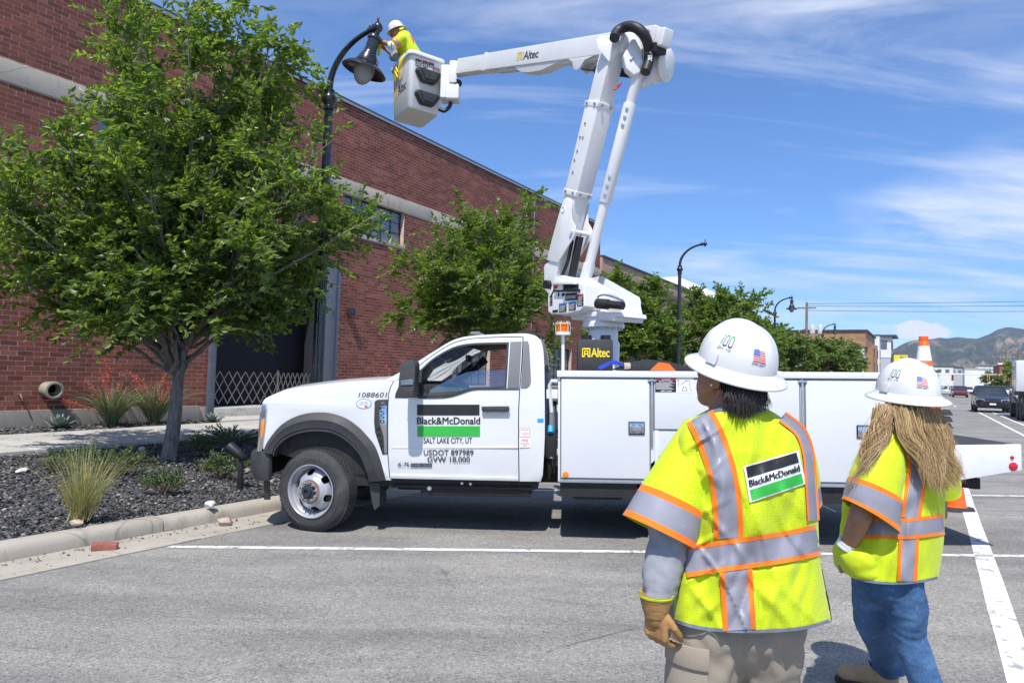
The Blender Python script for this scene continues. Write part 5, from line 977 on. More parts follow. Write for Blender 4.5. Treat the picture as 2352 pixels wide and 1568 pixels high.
def cdec(name, mat, a0, a1, b0, b1, d=.384, parent=cvr, skew=0):
    q = [zt4(a, b, d) for a, b in ((a0, b1), (a1, b1 + skew), (a1, b0 + skew), (a0, b0))]; mb = MB(); mb.add([wsp(a, z, d) for a, z in q], [(0, 1, 2, 3)]); return tp(name, mat, mb, parent, smooth=0)
def cbox(name, mat, a0, a1, b0, b1, d0, d1, parent=cvr, bevel=.006):
    q = [zt4(a, b, d1) for a, b in ((a0, b1), (a1, b1), (a1, b0), (a0, b0))]; mb = MB(); mb.prism(q, lambda a, z, d: wsp(a, z, d), d0, d1); return tp(name, mat, mb, parent, bevel=bevel)
pn = cbox('control_recess', 'under_black', 150, 450, 455, 550, .37, .386, bevel=.002); cbox('control_panel', 'boom_white', 165, 262, 458, 528, .38, .40, pn); cbox('control_hood', 'boom_white', 148, 378, 418, 458, .37, .45, pn)
for k in range(6): cbox('control_lever', 'under_black', 262 + k * 30, 278 + k * 30, 500 + (k % 2) * 12, 545, .385, .44, pn, bevel=.003)
mb = MB(); q = zt4(188, 492, .4); mb.lathe([(.022, 0), (.022, .018), (.002, .02)], wsp(q[0], q[1], .4), 16, WS); tp('stop_button', 'decal_red', mb, pn)
for a0, a1, b0, b1, hd in ((295, 435, 570, 655, None), (218, 308, 690, 795, 'decal_blue'), (335, 420, 672, 775, 'decal_blue'), (435, 512, 582, 725, 'decal_red'), (140, 206, 770, 800, None), (205, 222, 565, 610, None), (250, 285, 570, 605, None), (107, 140, 600, 720, None)):
    lb = cdec('warning_label', 'decal_black', a0, a1, b0, b1, skew=-8); 
    if hd: cdec('label_header', hd, a0, a1, b0, b0 + 22, .386, lb, -8)
    for k in range(int((b1 - b0 - 30) / 14)): cdec('print_line', 'decal_white', a0 + 6, a1 - 6 - (k * 13) % 20, b0 + 30 + k * 14, b0 + 34 + k * 14, .386, lb, -8)
for a0, a1, b0, b1 in ((75, 172, 310, 520), (186, 246, 292, 385)):
    q = [zt4(a, b, .136) for a, b in ((a0, b1 - 10), (a1, b1 - 30), (a1, b0 - 10), (a0, b0 + 10))]; mb = MB(); mb.add([wsp(a, z, .1365) for a, z in q], [(0, 1, 2, 3)]); lb = tp('warning_label', 'decal_black', mb, smooth=0)
    for k in range(6): bb = b0 + 30 + k * (b1 - b0 - 50) / 6; q = [zt4(a, b, .137) for a, b in ((a0 + 8, bb + 8), (a1 - 12 - k * 4 % 17, bb + 2), (a1 - 12 - k * 4 % 17, bb - 3), (a0 + 8, bb + 2))]; mb = MB(); mb.add([wsp(a, z, .1375) for a, z in q], [(0, 1, 2, 3)]); tp('print_line', 'decal_white', mb, lb, smooth=0)
q = zt4(690, 690, .25); q2 = zt4(985, 715, .2); mb = MB(); A_, B_ = wsp(q[0], q[1], .27), wsp(q2[0], q2[1], .2); mb.tube([A_, A_ + (B_ - A_) * .45], .055, 16); mo = tp('rotation_motor', 'hose_black', mb, bevel=.006); mb = MB(); mb.tube([A_ + (B_ - A_) * .45, B_], .048, 6); tp('motor_gearbox', 'hose_black', mb, mo); mb = MB(); d_ = unit(A_ - B_); mb.lathe([(.045, 0), (.045, .008), (.002, .01)], A_, 16, d_); tp('motor_cap', 'boom_white', mb, mo)
mb = MB(); mb.tube(bez(A_ + V([0, 0, .06]), A_ + V([.05, 0, .14]), B_ + V([0, 0, .05]), 8), .012, 6); tp('motor_hose', 'alu', mb, mo)
# lower boom: from the turret pin up to the elbow
B0 = at(1288, 605, 7.95); B1 = at(1408, 118, 7.29); d_ = B1 - B0; LEN = np.linalg.norm(d_); BD = d_ / LEN
BN = unit(WS - BD * (WS @ BD)); BU = np.cross(BN, BD)
if BU @ WD < 0: BU = -BU
def lb_(t, u, s): return B0 + BD * t + BU * u + BN * s
def bprism(name, mat, t0, t1, hu, hs, parent=tk, ou=0., os_=0., bevel=.02, hu2=None, hs2=None):
    hu2 = hu if hu2 is None else hu2; hs2 = hs if hs2 is None else hs2; mb = MB(); mb.rings([[lb_(t, ou + a * h, os_ + b * g) for a, b in ((-1, -1), (1, -1), (1, 1), (-1, 1))] for t, h, g in ((t0, hu, hs), (t1, hu2, hs2))]); return tp(name, mat, mb, parent, bevel=bevel, seg=3)
lbm = bprism('lower_boom', 'boom_white', -.25, .78 * 1., .10, .105, hu2=.10); bprism('boom_insulator', 'boom_white', .78, 1.78, .115, .115, lbm, bevel=.03); bprism('boom_top_section', 'boom_white', 1.78, LEN + .1, .10, .10, lbm)
for t in (.80, 1.76):
    bprism('boom_joint_band', 'boom_white', t - .03, t + .03, .12, .12, lbm, bevel=.01)
    for u_ in (-.07, .07): mb = MB(); mb.lathe([(.016, 0), (.016, .012), (.006, .014)], lb_(t, u_, .12), 10, BN); tp('boom_bolt', 'steel_galv', mb, lbm)
    for s_ in (-.06, .06): mb = MB(); mb.lathe([(.016, 0), (.016, .012), (.006, .014)], lb_(t, -.12, s_), 10, -BU); tp('boom_bolt', 'steel_galv', mb, lbm)
for t, u_ in ((1.25, .04), (1.40, .0), (1.40, .05), (1.55, .02), (1.02, .03), (1.15, .05)): mb = MB(); mb.lathe([(.012, 0), (.012, .01), (.004, .012)], lb_(t, u_, .115), 8, BN); tp('boom_bolt', 'steel_galv', mb, lbm)
# gusset with cylinder pin on the lower section
gs = [(.02, -.10), (.36, -.27), (.42, -.27), (.47, -.24), (.52, -.15), (.62, -.11), (.72, -.09), (.72, .06), (.6, .09), (.25, .11), (.0, .11)]
for s in (.112, -.125): mb = MB(); mb.prism(gs, lambda t, u, d: lb_(t, u, d), s - .006, s + .012); tp('boom_gusset', 'boom_white', mb, lbm, bevel=.006)
mb = MB(); mb.cyl(lb_(.40, -.22, -.16), lb_(.40, -.22, .15), .026, 14); tp('cylinder_pin', 'boom_white', mb, lbm); mb = MB(); mb.lathe([(.035, 0), (.03, .008), (.02, .002), (.002, .002)], lb_(.60, .03, .124), 16, BN); tp('lifting_eye', 'boom_white', mb, lbm)
# hydraulic cylinder between boom and turret
mb = MB(); mb.tube([lb_(.36, -.22, 0), lb_(-.1, -.26, 0)], .045, 14); cy = tp('lift_cylinder', 'hose_black', mb, lbm); mb = MB(); mb.tube([lb_(-.1, -.26, 0), lb_(-.42, -.29, 0)], .028, 12); tp('cylinder_rod', 'chrome', mb, cy); mb = MB(); mb.tube(catmull([lb_(.3, -.17, .05), lb_(.05, -.19, .06), lb_(-.2, -.15, .08), lb_(-.38, -.10, .09)], 6), .02, 8); tp('boom_hose', 'hose_black', mb, lbm); mb = MB(); mb.cyl(lb_(-.26, -.02, -.15), lb_(-.26, -.02, .16), .05, 18); tp('boom_pin', 'hose_black', mb, lbm)
# parallel compression link (round)
L0 = at(1345, 640, 7.8); L1 = at(1475, 130, 7.12); ld = unit(L1 - L0); LL = np.linalg.norm(L1 - L0); mb = MB(); mb.tube([L0, L0 + ld * LL * .38], .055, 18); lk = tp('compression_link', 'boom_white', mb); mb = MB(); mb.tube([L0 + ld * LL * .36, L0 + ld * LL * .80], .068, 18); tp('link_insulator', 'boom_white', mb, lk, bevel=.004); mb = MB(); mb.tube([L0 + ld * LL * .79, L1 - ld * .05], [.05, .062], 18); tp('link_top', 'boom_white', mb, lk)
for t in (.39, .43, .47, .70, .735, .77): mb = MB(); mb.lathe([(.018, 0), (.018, .012), (.006, .014)], L0 + ld * LL * t + unit(WS + V([.6, 0, 0])) * .066, 10, unit(WS + V([.6, 0, 0]))); tp('link_bolt', 'alu', mb, lk)
mb = MB(); mb.obox(L0 + ld * .02, ld, WS, np.cross(ld, WS), .16, .06, .035); tp('link_foot', 'boom_white', mb, lk, bevel=.01)
# elbow
EC = at(1436, 103, 7.28)
pl = [(-.02, .18), (.10, .17), (.17, .10), (.17, .03), (.06, -.12), (-.03, -.06), (-.13, .05), (-.13, .13)]
mb = MB(); q0 = at(1400, 112, 7.2); mb.prism([(-.15, .10), (-.10, .14), (.10, .14), (.15, .02), (.02, -.16), (-.13, .0)], lambda a, b, d: q0 + unit(V([.97, -.15, 0])) * a * .8 + V([0, 0, 1.]) * b * .95 + WS * d, -.02, .03); tp('elbow_plate', 'boom_white', mb, bevel=.012)
mb = MB(); mb.cyl(EC - WS * .42, EC + WS * .12, .115, 26); tp('elbow_pin', 'boom_white', mb, bevel=.02)
# elbow side casting towards the link, drum behind
eb = [at(x, y, 7.12) for x, y in ((1450, 92), (1463, 90), (1472, 110), (1478, 150), (1470, 170), (1455, 176), (1437, 160), (1430, 130))]
ebn = V([0, -1., 0]); mb = MB(); mb.rings([[p - ebn * .09 for p in eb], [p + ebn * .02 for p in eb]]); tp('elbow_casting', 'boom_white', mb, bevel=.02, seg=3)
for x, y in ((1449, 137), (1453, 133)): mb = MB(); c_ = at(x, y, 7.1); mb.lathe([(.014, 0), (.014, .012), (.004, .014)], c_, 10, ebn); tp('elbow_bolt', 'steel_galv', mb)
dc = at(1505, 150, 7.35); mb = MB(); mb.lathe([(.10, -.05), (.19, -.03), (.2, .0), (.17, .03), (.17, .1), (.19, .13), (.15, .16), (.05, .17)], dc, 30, unit(V([.75, -.55, -.15]))); tp('elbow_drum', 'boom_white', mb, bevel=.01)
pk = [at(x, y, 7.2) for x, y in ((1466, 178), (1490, 150), (1505, 118), (1514, 106), (1520, 118), (1508, 160), (1495, 190), (1474, 196), (1464, 190))]; mb = MB(); mb.rings([[p + V([0, .12, 0]) for p in pk], [p for p in pk]]); tp('elbow_link', 'boom_white', mb, bevel=.015, seg=3)
# upper boom
UA = at(1440, 101, 7.42); UB = at(1059, 156, 10.4); UD = unit(UB - UA); UN = unit(WS - UD * (WS @ UD)); UU = np.cross(UN, UD); UU = UU if UU[2] > 0 else -UU; UL = np.linalg.norm(UB - UA)
def ub(t, u, s): return UA + UD * t + UU * u + UN * s
def uprism(name, mat, t0, t1, hu, hs, parent=tk, ou=0., os_=0., bevel=.02, hu2=None, seg=3):
    hu2 = hu if hu2 is None else hu2; mb = MB(); mb.rings([[ub(t, ou + a * h, os_ + b * hs) for a, b in ((-1, -1), (1, -1), (1, 1), (-1, 1))] for t, h in ((t0, hu), (t1, hu2))]); return tp(name, mat, mb, parent, bevel=bevel, seg=seg)
upb = uprism('upper_boom', 'boom_white', -.50, 2.95, .118, .095); uprism('boom_extension', 'boom_white', 2.9, UL, .112, .088, upb); uprism('boom_collar', 'boom_white', 2.86, 2.93, .126, .103, upb, bevel=.008)
uprism('boom_end_cap', 'boom_white', -.62, -.50, .09, .07, upb); uprism('boom_end_dark', 'hose_black', -.56, -.40, .05, .08, upb, ou=-.10); mb = MB(); mb.cyl(ub(-.42, .05, .08), ub(-.42, .05, .112), .022, 12); tp('boom_bolt', 'steel_galv', mb, upb)
uprism('boom_rail', 'boom_white', .1, 2.6, .018, .05, upb, ou=-.133, bevel=.008)
sad = [(1.0, -.11), (1.25, -.16), (1.45, -.205), (1.7, -.215), (1.9, -.205), (2.05, -.15), (2.1, -.11)]; mb = MB(); mb.prism(sad, lambda t, u, d: ub(t, u, d), -.07, .08); tp('boom_rest_saddle', 'boom_white', mb, upb, bevel=.015)
lug = [(.42, -.11), (.92, -.11), (.82, -.15), (.76, -.24), (.71, -.255), (.66, -.24), (.58, -.15)]
for s in (.08, -.085): mb = MB(); mb.prism(lug, lambda t, u, d: ub(t, u, d), s - .006, s + .012); tp('cylinder_lug', 'boom_white', mb, upb, bevel=.006)
mb = MB(); c_ = ub(.71, -.21, 0); e_ = EC + V([.13, .03, -.30]); k_ = c_ + (e_ - c_) * .3; mb.tube([c_, k_], .024, 12); uc = tp('upper_cylinder_rod', 'chrome', mb, upb); mb = MB(); mb.tube([k_, e_], .05, 16); tp('upper_cylinder', 'hose_black', mb, uc); mb = MB(); mb.tube([k_, k_ + (e_ - k_) * .1], .062, 16); tp('cylinder_gland', 'hose_black', mb, uc)
for k in range(3): mb = MB(); mb.tube(catmull([at(1428 - k * 4, 190 + k * 3, 7.2), at(1420, 200, 7.25), at(1412 - k * 2, 207, 7.25)], 5), .009, 6); tp('hydraulic_line', 'hose_red', mb, upb)
# thick black hose looping over the elbow
hp = [at(x, y, 7.02 + .06 * math.sin(i)) for i, (x, y) in enumerate(((1411, 88), (1416, 76), (1428, 66), (1445, 61), (1462, 65), (1477, 78), (1487, 97), (1491, 120), (1489, 145), (1482, 166)))]
mb = MB(); mb.tube(catmull(hp, 5), .054, 14); hs = tp('hose_loop', 'hose_black', mb)
hc = catmull(hp, 10); seg_ = hc[66:86]; cumt = np.linspace(0, 1, len(seg_))
def hosemap(a, b):
    i = a * (len(seg_) - 1); i0 = min(len(seg_) - 2, int(i)); p = seg_[i0] + (seg_[i0 + 1] - seg_[i0]) * (i - i0); t_ = unit(seg_[i0 + 1] - seg_[i0]); vw = unit(CAMP - p); s_ = unit(np.cross(t_, vw)); f = unit(np.cross(s_, t_)); f = f if f @ vw > 0 else -f; an = (b - .5) * 1.3; return p + (f * math.cos(an) + s_ * math.sin(an)) * .0555
mb = MB(); fit_text(mb, 'Altec', hosemap, .15, .75, 0., 1., bold=.02); tp('lettering', 'decal_white', mb, hs, smooth=0)
# logo on the upper boom
def uface(a, b): return ub(a, b, .0975)
class _w: pass
def wlogo(parent, fn, ma, mt, x0, x1, y0, y1):
    iv = PW(parent).inverted(); f2 = lambda a, b: V((iv @ Vector([float(q) for q in fn(a, b)]))[:]); alogo(parent, f2, ma, mt, x0, x1, y0, y1)
wlogo(upb, uface, 'decal_gold', 'decal_black', 2.05, 1.55, -.05, .055)
# jib bracket between boom tip and bucket
TB = UB; mb = MB(); mb.obox(TB + UD * .06 + V([0, 0, -.02]), UD, UN, UU, .09, .07, .10); jb = tp('tip_bracket', 'boom_white', mb, bevel=.015); 
mb = MB(); mb.obox(at(1042, 170, 10.45), V([1., 0, 0]), V([0, 1., 0]), V([0, 0, 1.]), .06, .09, .17); tp('tip_upright', 'boom_white', mb, jb, bevel=.02); mb = MB(); mb.obox(at(1040, 212, 10.5), V([1., 0, 0]), V([0, 1., 0]), V([0, 0, 1.]), .11, .12, .15); tp('rotator_housing', 'boom_white', mb, jb, bevel=.04, seg=3); mb = MB(); mb.cyl(at(1052, 192, 10.38), at(1052, 192, 10.7), .06, 16); tp('rotator_motor', 'hose_black', mb, jb)
mb = MB(); mb.obox(at(1024, 195, 10.55), V([1., 0, 0]), V([0, 1., 0]), V([0, 0, 1.]), .07, .14, .26); tp('bucket_mount', 'boom_white', mb, jb, bevel=.03, seg=3); mb = MB(); mb.tube(catmull([at(1008, 250, 10.5), at(1020, 255, 10.5), at(1032, 246, 10.5), at(1036, 235, 10.5)], 6), .03, 10); tp('mount_hose', 'hose_black', mb, jb)
# bucket: tapered box, lip, steps, labels
K0 = at(940, 245, 10.3); zb = K0[2]; e1 = V([.40, .30, 0]) * 1.06; e2 = V([-.36, .64, 0]) * 1.0
BC = K0 + (e1 + e2) / 2; h_b = .84
def bk(a, b, h): s = 1 + .11 * h / h_b; return BC + e1 * (a - .5) * s + e2 * (b - .5) * s + V([0, 0, h])
def rr(h, g=0., r=.12, n=5):
    out = []
    for cx, cy, a0 in ((0, 0, math.pi), (1, 0, 1.5 * math.pi), (1, 1, 0), (0, 1, .5 * math.pi)):
        for k in range(n + 1): a = a0 + k / n * math.pi / 2; out.append(bk((cx + (r if cx == 0 else -r) + r * math.cos(a)) * (1 + 2 * g) - g, (cy + (r if cy == 0 else -r) + r * math.sin(a)) * (1 + 2 * g) - g, h))
    return out
mb = MB(); mb.rings([rr(0, -.03), rr(.025, 0), rr(h_b - .02, 0), rr(h_b, .0)], cap=False); v0 = rr(0, -.03); mb.add(v0, [tuple(range(len(v0)))]); mb.rings([rr(h_b, 0.0), rr(h_b, -.04), rr(.1, -.05)], cap=False); v1 = rr(.1, -.05); mb.add(v1, [tuple(range(len(v1)))])
bkt = tp('bucket', 'boom_white', mb, smooth=45); mb = MB(); mb.rings([rr(h_b - .05, .005), rr(h_b - .045, .05), rr(h_b, .055), rr(h_b + .012, .04), rr(h_b + .012, -.01), rr(h_b, -.02)], cap=False); tp('bucket_lip', 'boom_white', mb, bkt, smooth=60)
NF = unit(V([e1[1], -e1[0], 0])); NL = unit(V([-e2[1], e2[0], 0])); NL = NL if NL[0] < 0 else -NL; NF = NF if NF[1] < 0 else -NF     # outward normals of the step face and the logo face
def fstep(name, mat, poly, h0, h1, d, parent, bevel=.02):
    mb = MB(); mb.rings([[bk(a, 0, h0 + (h1 - h0) * b) + NF * dd for a, b in poly] for dd in (-.01, d)]); return tp(name, mat, mb, parent, bevel=bevel, seg=3)
for hb in (.07, .41):
    st = fstep('bucket_step', 'flare_black', ((.16, 1), (.86, 1), (.88, .75), (.70, 0), (.32, 0), (.14, .7)), hb, hb + .19, .10, bkt); fstep('step_tread', 'flare_black', ((.24, .92), (.78, .92), (.66, .2), (.36, .2)), hb, hb + .19, .115, st, .006)
def flabel(a0, a1, b0, b1, hd=None):
    def R(x0, x1, y0, y1, d): return [bk(a, 0, b) + NF * d for a, b in ((x0, y0), (x1, y0), (x1, y1), (x0, y1))]
    mb = MB(); mb.add(R(a0, a1, b0, b1, .004), [(0, 1, 2, 3)]); l_ = tp('warning_label', 'decal_black', mb, bkt, smooth=0)
    if hd: mb = MB(); mb.add(R(a0, a1, b1 - .018, b1, .006), [(0, 1, 2, 3)]); tp('label_header', hd, mb, l_, smooth=0)
    k = b0 + .008
    while k < b1 - .026: mb = MB(); mb.add(R(a0 + .02, a1 - .02, k, k + .004, .006), [(0, 1, 2, 3)]); tp('print_line', 'decal_white', mb, l_, smooth=0); k += .014
flabel(.15, .33, .63, .745, 'decal_red'); flabel(.36, .52, .66, .75, 'decal_red'); flabel(.54, .70, .68, .755, 'decal_red'); flabel(.38, .48, .60, .65); flabel(.68, .88, .62, .70, 'decal_red')
def lface(a, b): return bk(0, .5 + a, b) + NL * .0018
wlogo(bkt, lface, 'decal_gold', 'decal_black', .36, -.30, .32, .47)
mb = MB(); mb.rings([[bk(1.02, a, h) for a, h in ((.2, .1), (.8, .1), (.8, .7), (.2, .7))], [bk(1.18, a, h) for a, h in ((.25, .15), (.75, .15), (.75, .65), (.25, .65))]]); tp('bucket_back_plate', 'boom_white', mb, bkt, bevel=.02)
mb = MB(); mb.rings([[bk(a, 1.0, h) for a, h in ((.1, .12), (.8, .12), (.8, .6), (.1, .6))], [bk(a, 1.14, h) for a, h in ((.15, .2), (.75, .2), (.75, .52), (.15, .52))]]); tp('tool_tray', 'boom_white', mb, bkt, bevel=.03)
for k in range(2): mb = MB(); mb.tube(catmull([bk(-.04, .25 + .1 * k, h_b + .02), bk(-.10, .3 + .1 * k, h_b - .12), bk(-.08, .5, h_b - .2 - .08 * k), bk(-.1, .6 + .1 * k, h_b - .1), bk(-.06, .7, h_b - .28)], 6), .012, 6); tp('lanyard', 'decal_yellow', mb, bkt)
# things lying on the truck body
c_ = wT(2.95, -.95, 1.605); r_ = empty('work_rag', c_, label='bundled blue cloth lying on top of the white body under the black box', cat='rag'); mb = MB()
for k in range(26): a = random.uniform(-1.2, 1.2); mb.tube(catmull([V([.06, 0, .04]), V([-.05, .03 * a, .07 + .02 * random.random()]), V([-.15 - .03 * random.random(), .07 * a, .03]), V([-.19, .08 * a, .01])], 4), .011, 5)
mb.build('strands', 'fabric_blue', r_); mb = MB(); mb.tube([(.05, 0, .045), (.11, 0, .05)], [.035, .03], 10); mb.build('band', 'pale_rock', r_)
c_ = wT(3.3, -.93, 1.603); r_ = empty('folded_sign', c_, label='folded orange and black roll-up sign lying on the white body', cat='sign'); r_.matrix_basis = Matrix.Translation(Vector(c_)) @ Matrix.Rotation(-.08, 4, 'Z')
mb = MB(); mb.prism([(-.42, .0), (-.3, .05), (-.1, .11), (.1, .10), (.3, .05), (.42, .0)], lambda x, z, d: V([x, d, z]), -.02, .16); mb.build('black_panel', 'hose_black', r_, bevel=.006); mb = MB(); mb.prism([(-.05, .005), (.03, .085), (.13, .075), (.2, .005)], lambda x, z, d: V([x, d, z]), -.026, -.018); mb.build('orange_panel', 'fabric_orange', r_)
# ------------------------------------------------------------------ people
def mk_hivis(name, col, dots=True):
    m, t, b = newmat(name); c = coords(t, 'World'); n = noise_(t, c, 14, 4, .6)
    cc = mixc(t, ramp(t, n, [(.3, (0, 0, 0)), (.7, (1, 1, 1))]), tuple(x * .9 for x in col), col)
    if dots:
        v = N_(t, 'ShaderNodeTexVoronoi', {'Vector': coords(t, 'World', (1, 1, .62)), 'Scale': 175., 'Randomness': .3}).outputs['Distance']; h = ramp(t, v, [(.17, (1, 1, 1)), (.33, (0, 0, 0))]); cc = mixc(t, math_(t, 'MULTIPLY', h, .5), cc, tuple(x * .28 for x in col)); bump_(t, b, n, .25, .004)
    t.links.new(cc, b.inputs['Base Color']); b.inputs['Roughness'].default_value = .75; b.inputs['Sheen Weight'].default_value = .15
mk_hivis('hivis_yellow', (.58, .72, .003)); mk_hivis('hivis_plain', (.58, .71, .004), False); mk_hivis('hivis_orange', (.95, .20, .005), False)
M('reflective_tape', (.27, .27, .32), .42, var=.06, scale=12, bump=.15, bscale=260); M('grey_binding', (.17, .19, .25), .7, var=.1); M('grey_jersey', (.27, .28, .31), .9, var=.1, scale=30, bump=.2, bscale=300)
M('khaki', (.30, .255, .20), .9, var=.09, scale=5, bump=.3, bscale=260); M('leather_glove', (.36, .195, .07), .7, var=.25, scale=14, bump=.5, bscale=60); M('hat_white', (.70, .70, .70), .22, var=.02, spec=.5, coat=.3); M('skin_tan', (.36, .18, .11), .55, var=.1, scale=20, bump=.1, bscale=200); M('skin_brown', (.30, .145, .09), .5, var=.1, scale=20, bump=.1, bscale=200)
M('boot_tan', (.42, .28, .15), .85, var=.15, scale=15, bump=.4, bscale=80); M('boot_sole', (.02, .02, .02), .8); M('hair_dark', (.018, .012, .010), .42, var=.4, scale=40)
def mk_hair():
    m, t, b = newmat('hair_blond'); r = rnd_attr(t); t.links.new(ramp(t, r, [(0, (.20, .12, .050)), (.35, (.34, .22, .10)), (.7, (.52, .36, .17)), (1, (.76, .59, .33))]), b.inputs['Base Color']); b.inputs['Roughness'].default_value = .5; b.inputs['Specular IOR Level'].default_value = .4
mk_hair()
def mk_denim():
    m, t, b = newmat('denim'); c = coords(t, 'World'); n = noise_(t, c, 9, 6, .65); tw = noise_(t, coords(t, 'World', (1, 1, .3), (0, .6, 0)), 260, 2); cc = ramp(t, n, [(.3, (.025, .065, .15)), (.55, (.05, .125, .26)), (.75, (.11, .22, .38))]); cc = mixc(t, 1, cc, ramp(t, tw, [(.35, (.8, .8, .8)), (.65, (1.2, 1.2, 1.2))]), 'MULTIPLY'); t.links.new(cc, b.inputs['Base Color']); b.inputs['Roughness'].default_value = .9; bump_(t, b, tw, .3, .002)
mk_denim()
class Shell:
    """garment body built from measured rings: y row, left edge, right edge, half depth"""
    def __init__(s, rows, Z, p=2.3, folds=None): s.r = np.array(rows, float); s.Z = Z; s.p = p; s.fold = folds or (lambda x, y: 0.); s.hem = s.r[-1, 0]; s.hk = 26. * (s.r[-1, 2] - s.r[-1, 1]) / 365
    def sag(s, y): return s.hk * max(0, 1 - (s.hem - y) / 230.)
    def row(s, y): return [np.interp(y, s.r[:, 0], s.r[:, k]) for k in (1, 2, 3)]
    def pt(s, x, y, off=0., front=True):
        l, r, b = s.row(y); c = (l + r) / 2; a = (r - l) / 2; q = min(1., abs((x - c) / a)); d = b * (1 - q ** s.p) ** (1 / s.p)
        if front: return at(x, y, s.Z - d + s.fold(x, y) * min(1, 3 * (1 - q)) - off)
        P = at(x, y, s.Z); return P + V([0, d + off, 0])
    def ring(s, y, n=56, off=0.):
        l, r, b = s.row(y); c = (l + r) / 2; a = (r - l) / 2; out = []
        for k in range(n):
            f = 2 * math.pi * k / n; q = abs(math.cos(f)) ** 2; out.append(s.pt(c + a * math.cos(f), y - s.sag(y) * q, off, math.sin(f) >= 0))
        return out
    def mesh(s, ys, n=56, cap=False): mb = MB(); mb.rings([s.ring(y, n) for y in ys], cap=cap); return mb
    def patch(s, fn, nu, nv, off): mb = MB(); mb.grid(lambda u, v: s.pt(*fn(u, v), off), nu, nv); return mb
    def ribbon(s, center, w0, w1, off, n=24, horiz=False):
        """strip along a pixel polyline; w0..w1 are cross positions in pixels"""
        C = catmull([(a, b, 0) for a, b in center], 8); m = len(C)
        def f(u, v):
            i = u * (m - 1); i0 = min(m - 2, int(i)); p = C[i0] + (C[i0 + 1] - C[i0]) * (i - i0); t_ = unit(C[min(m - 1, i0 + 1)] - C[max(0, i0 - 1 if i0 else 0)]); nx, ny = -t_[1], t_[0]; w = w0 + (w1 - w0) * v; return p[0] + nx * w, p[1] + ny * w
        return s.patch(f, max(n, 64), 10, off)
def clampx(sh, x, y): l, r, b = sh.row(y); return min(max(x, l + 1), r - 1)
def stripes(sh, parent, center, wg, wo, off=.0065):
    sh.ribbon(center, -wg, wg, off).build('reflective_stripe', 'reflective_tape', parent, world=True, smooth=60)
    for a, b_ in ((-wg - wo, -wg), (wg, wg + wo)): sh.ribbon(center, a, b_, off + .001).build('orange_edging', 'hivis_orange', parent, world=True, smooth=60)
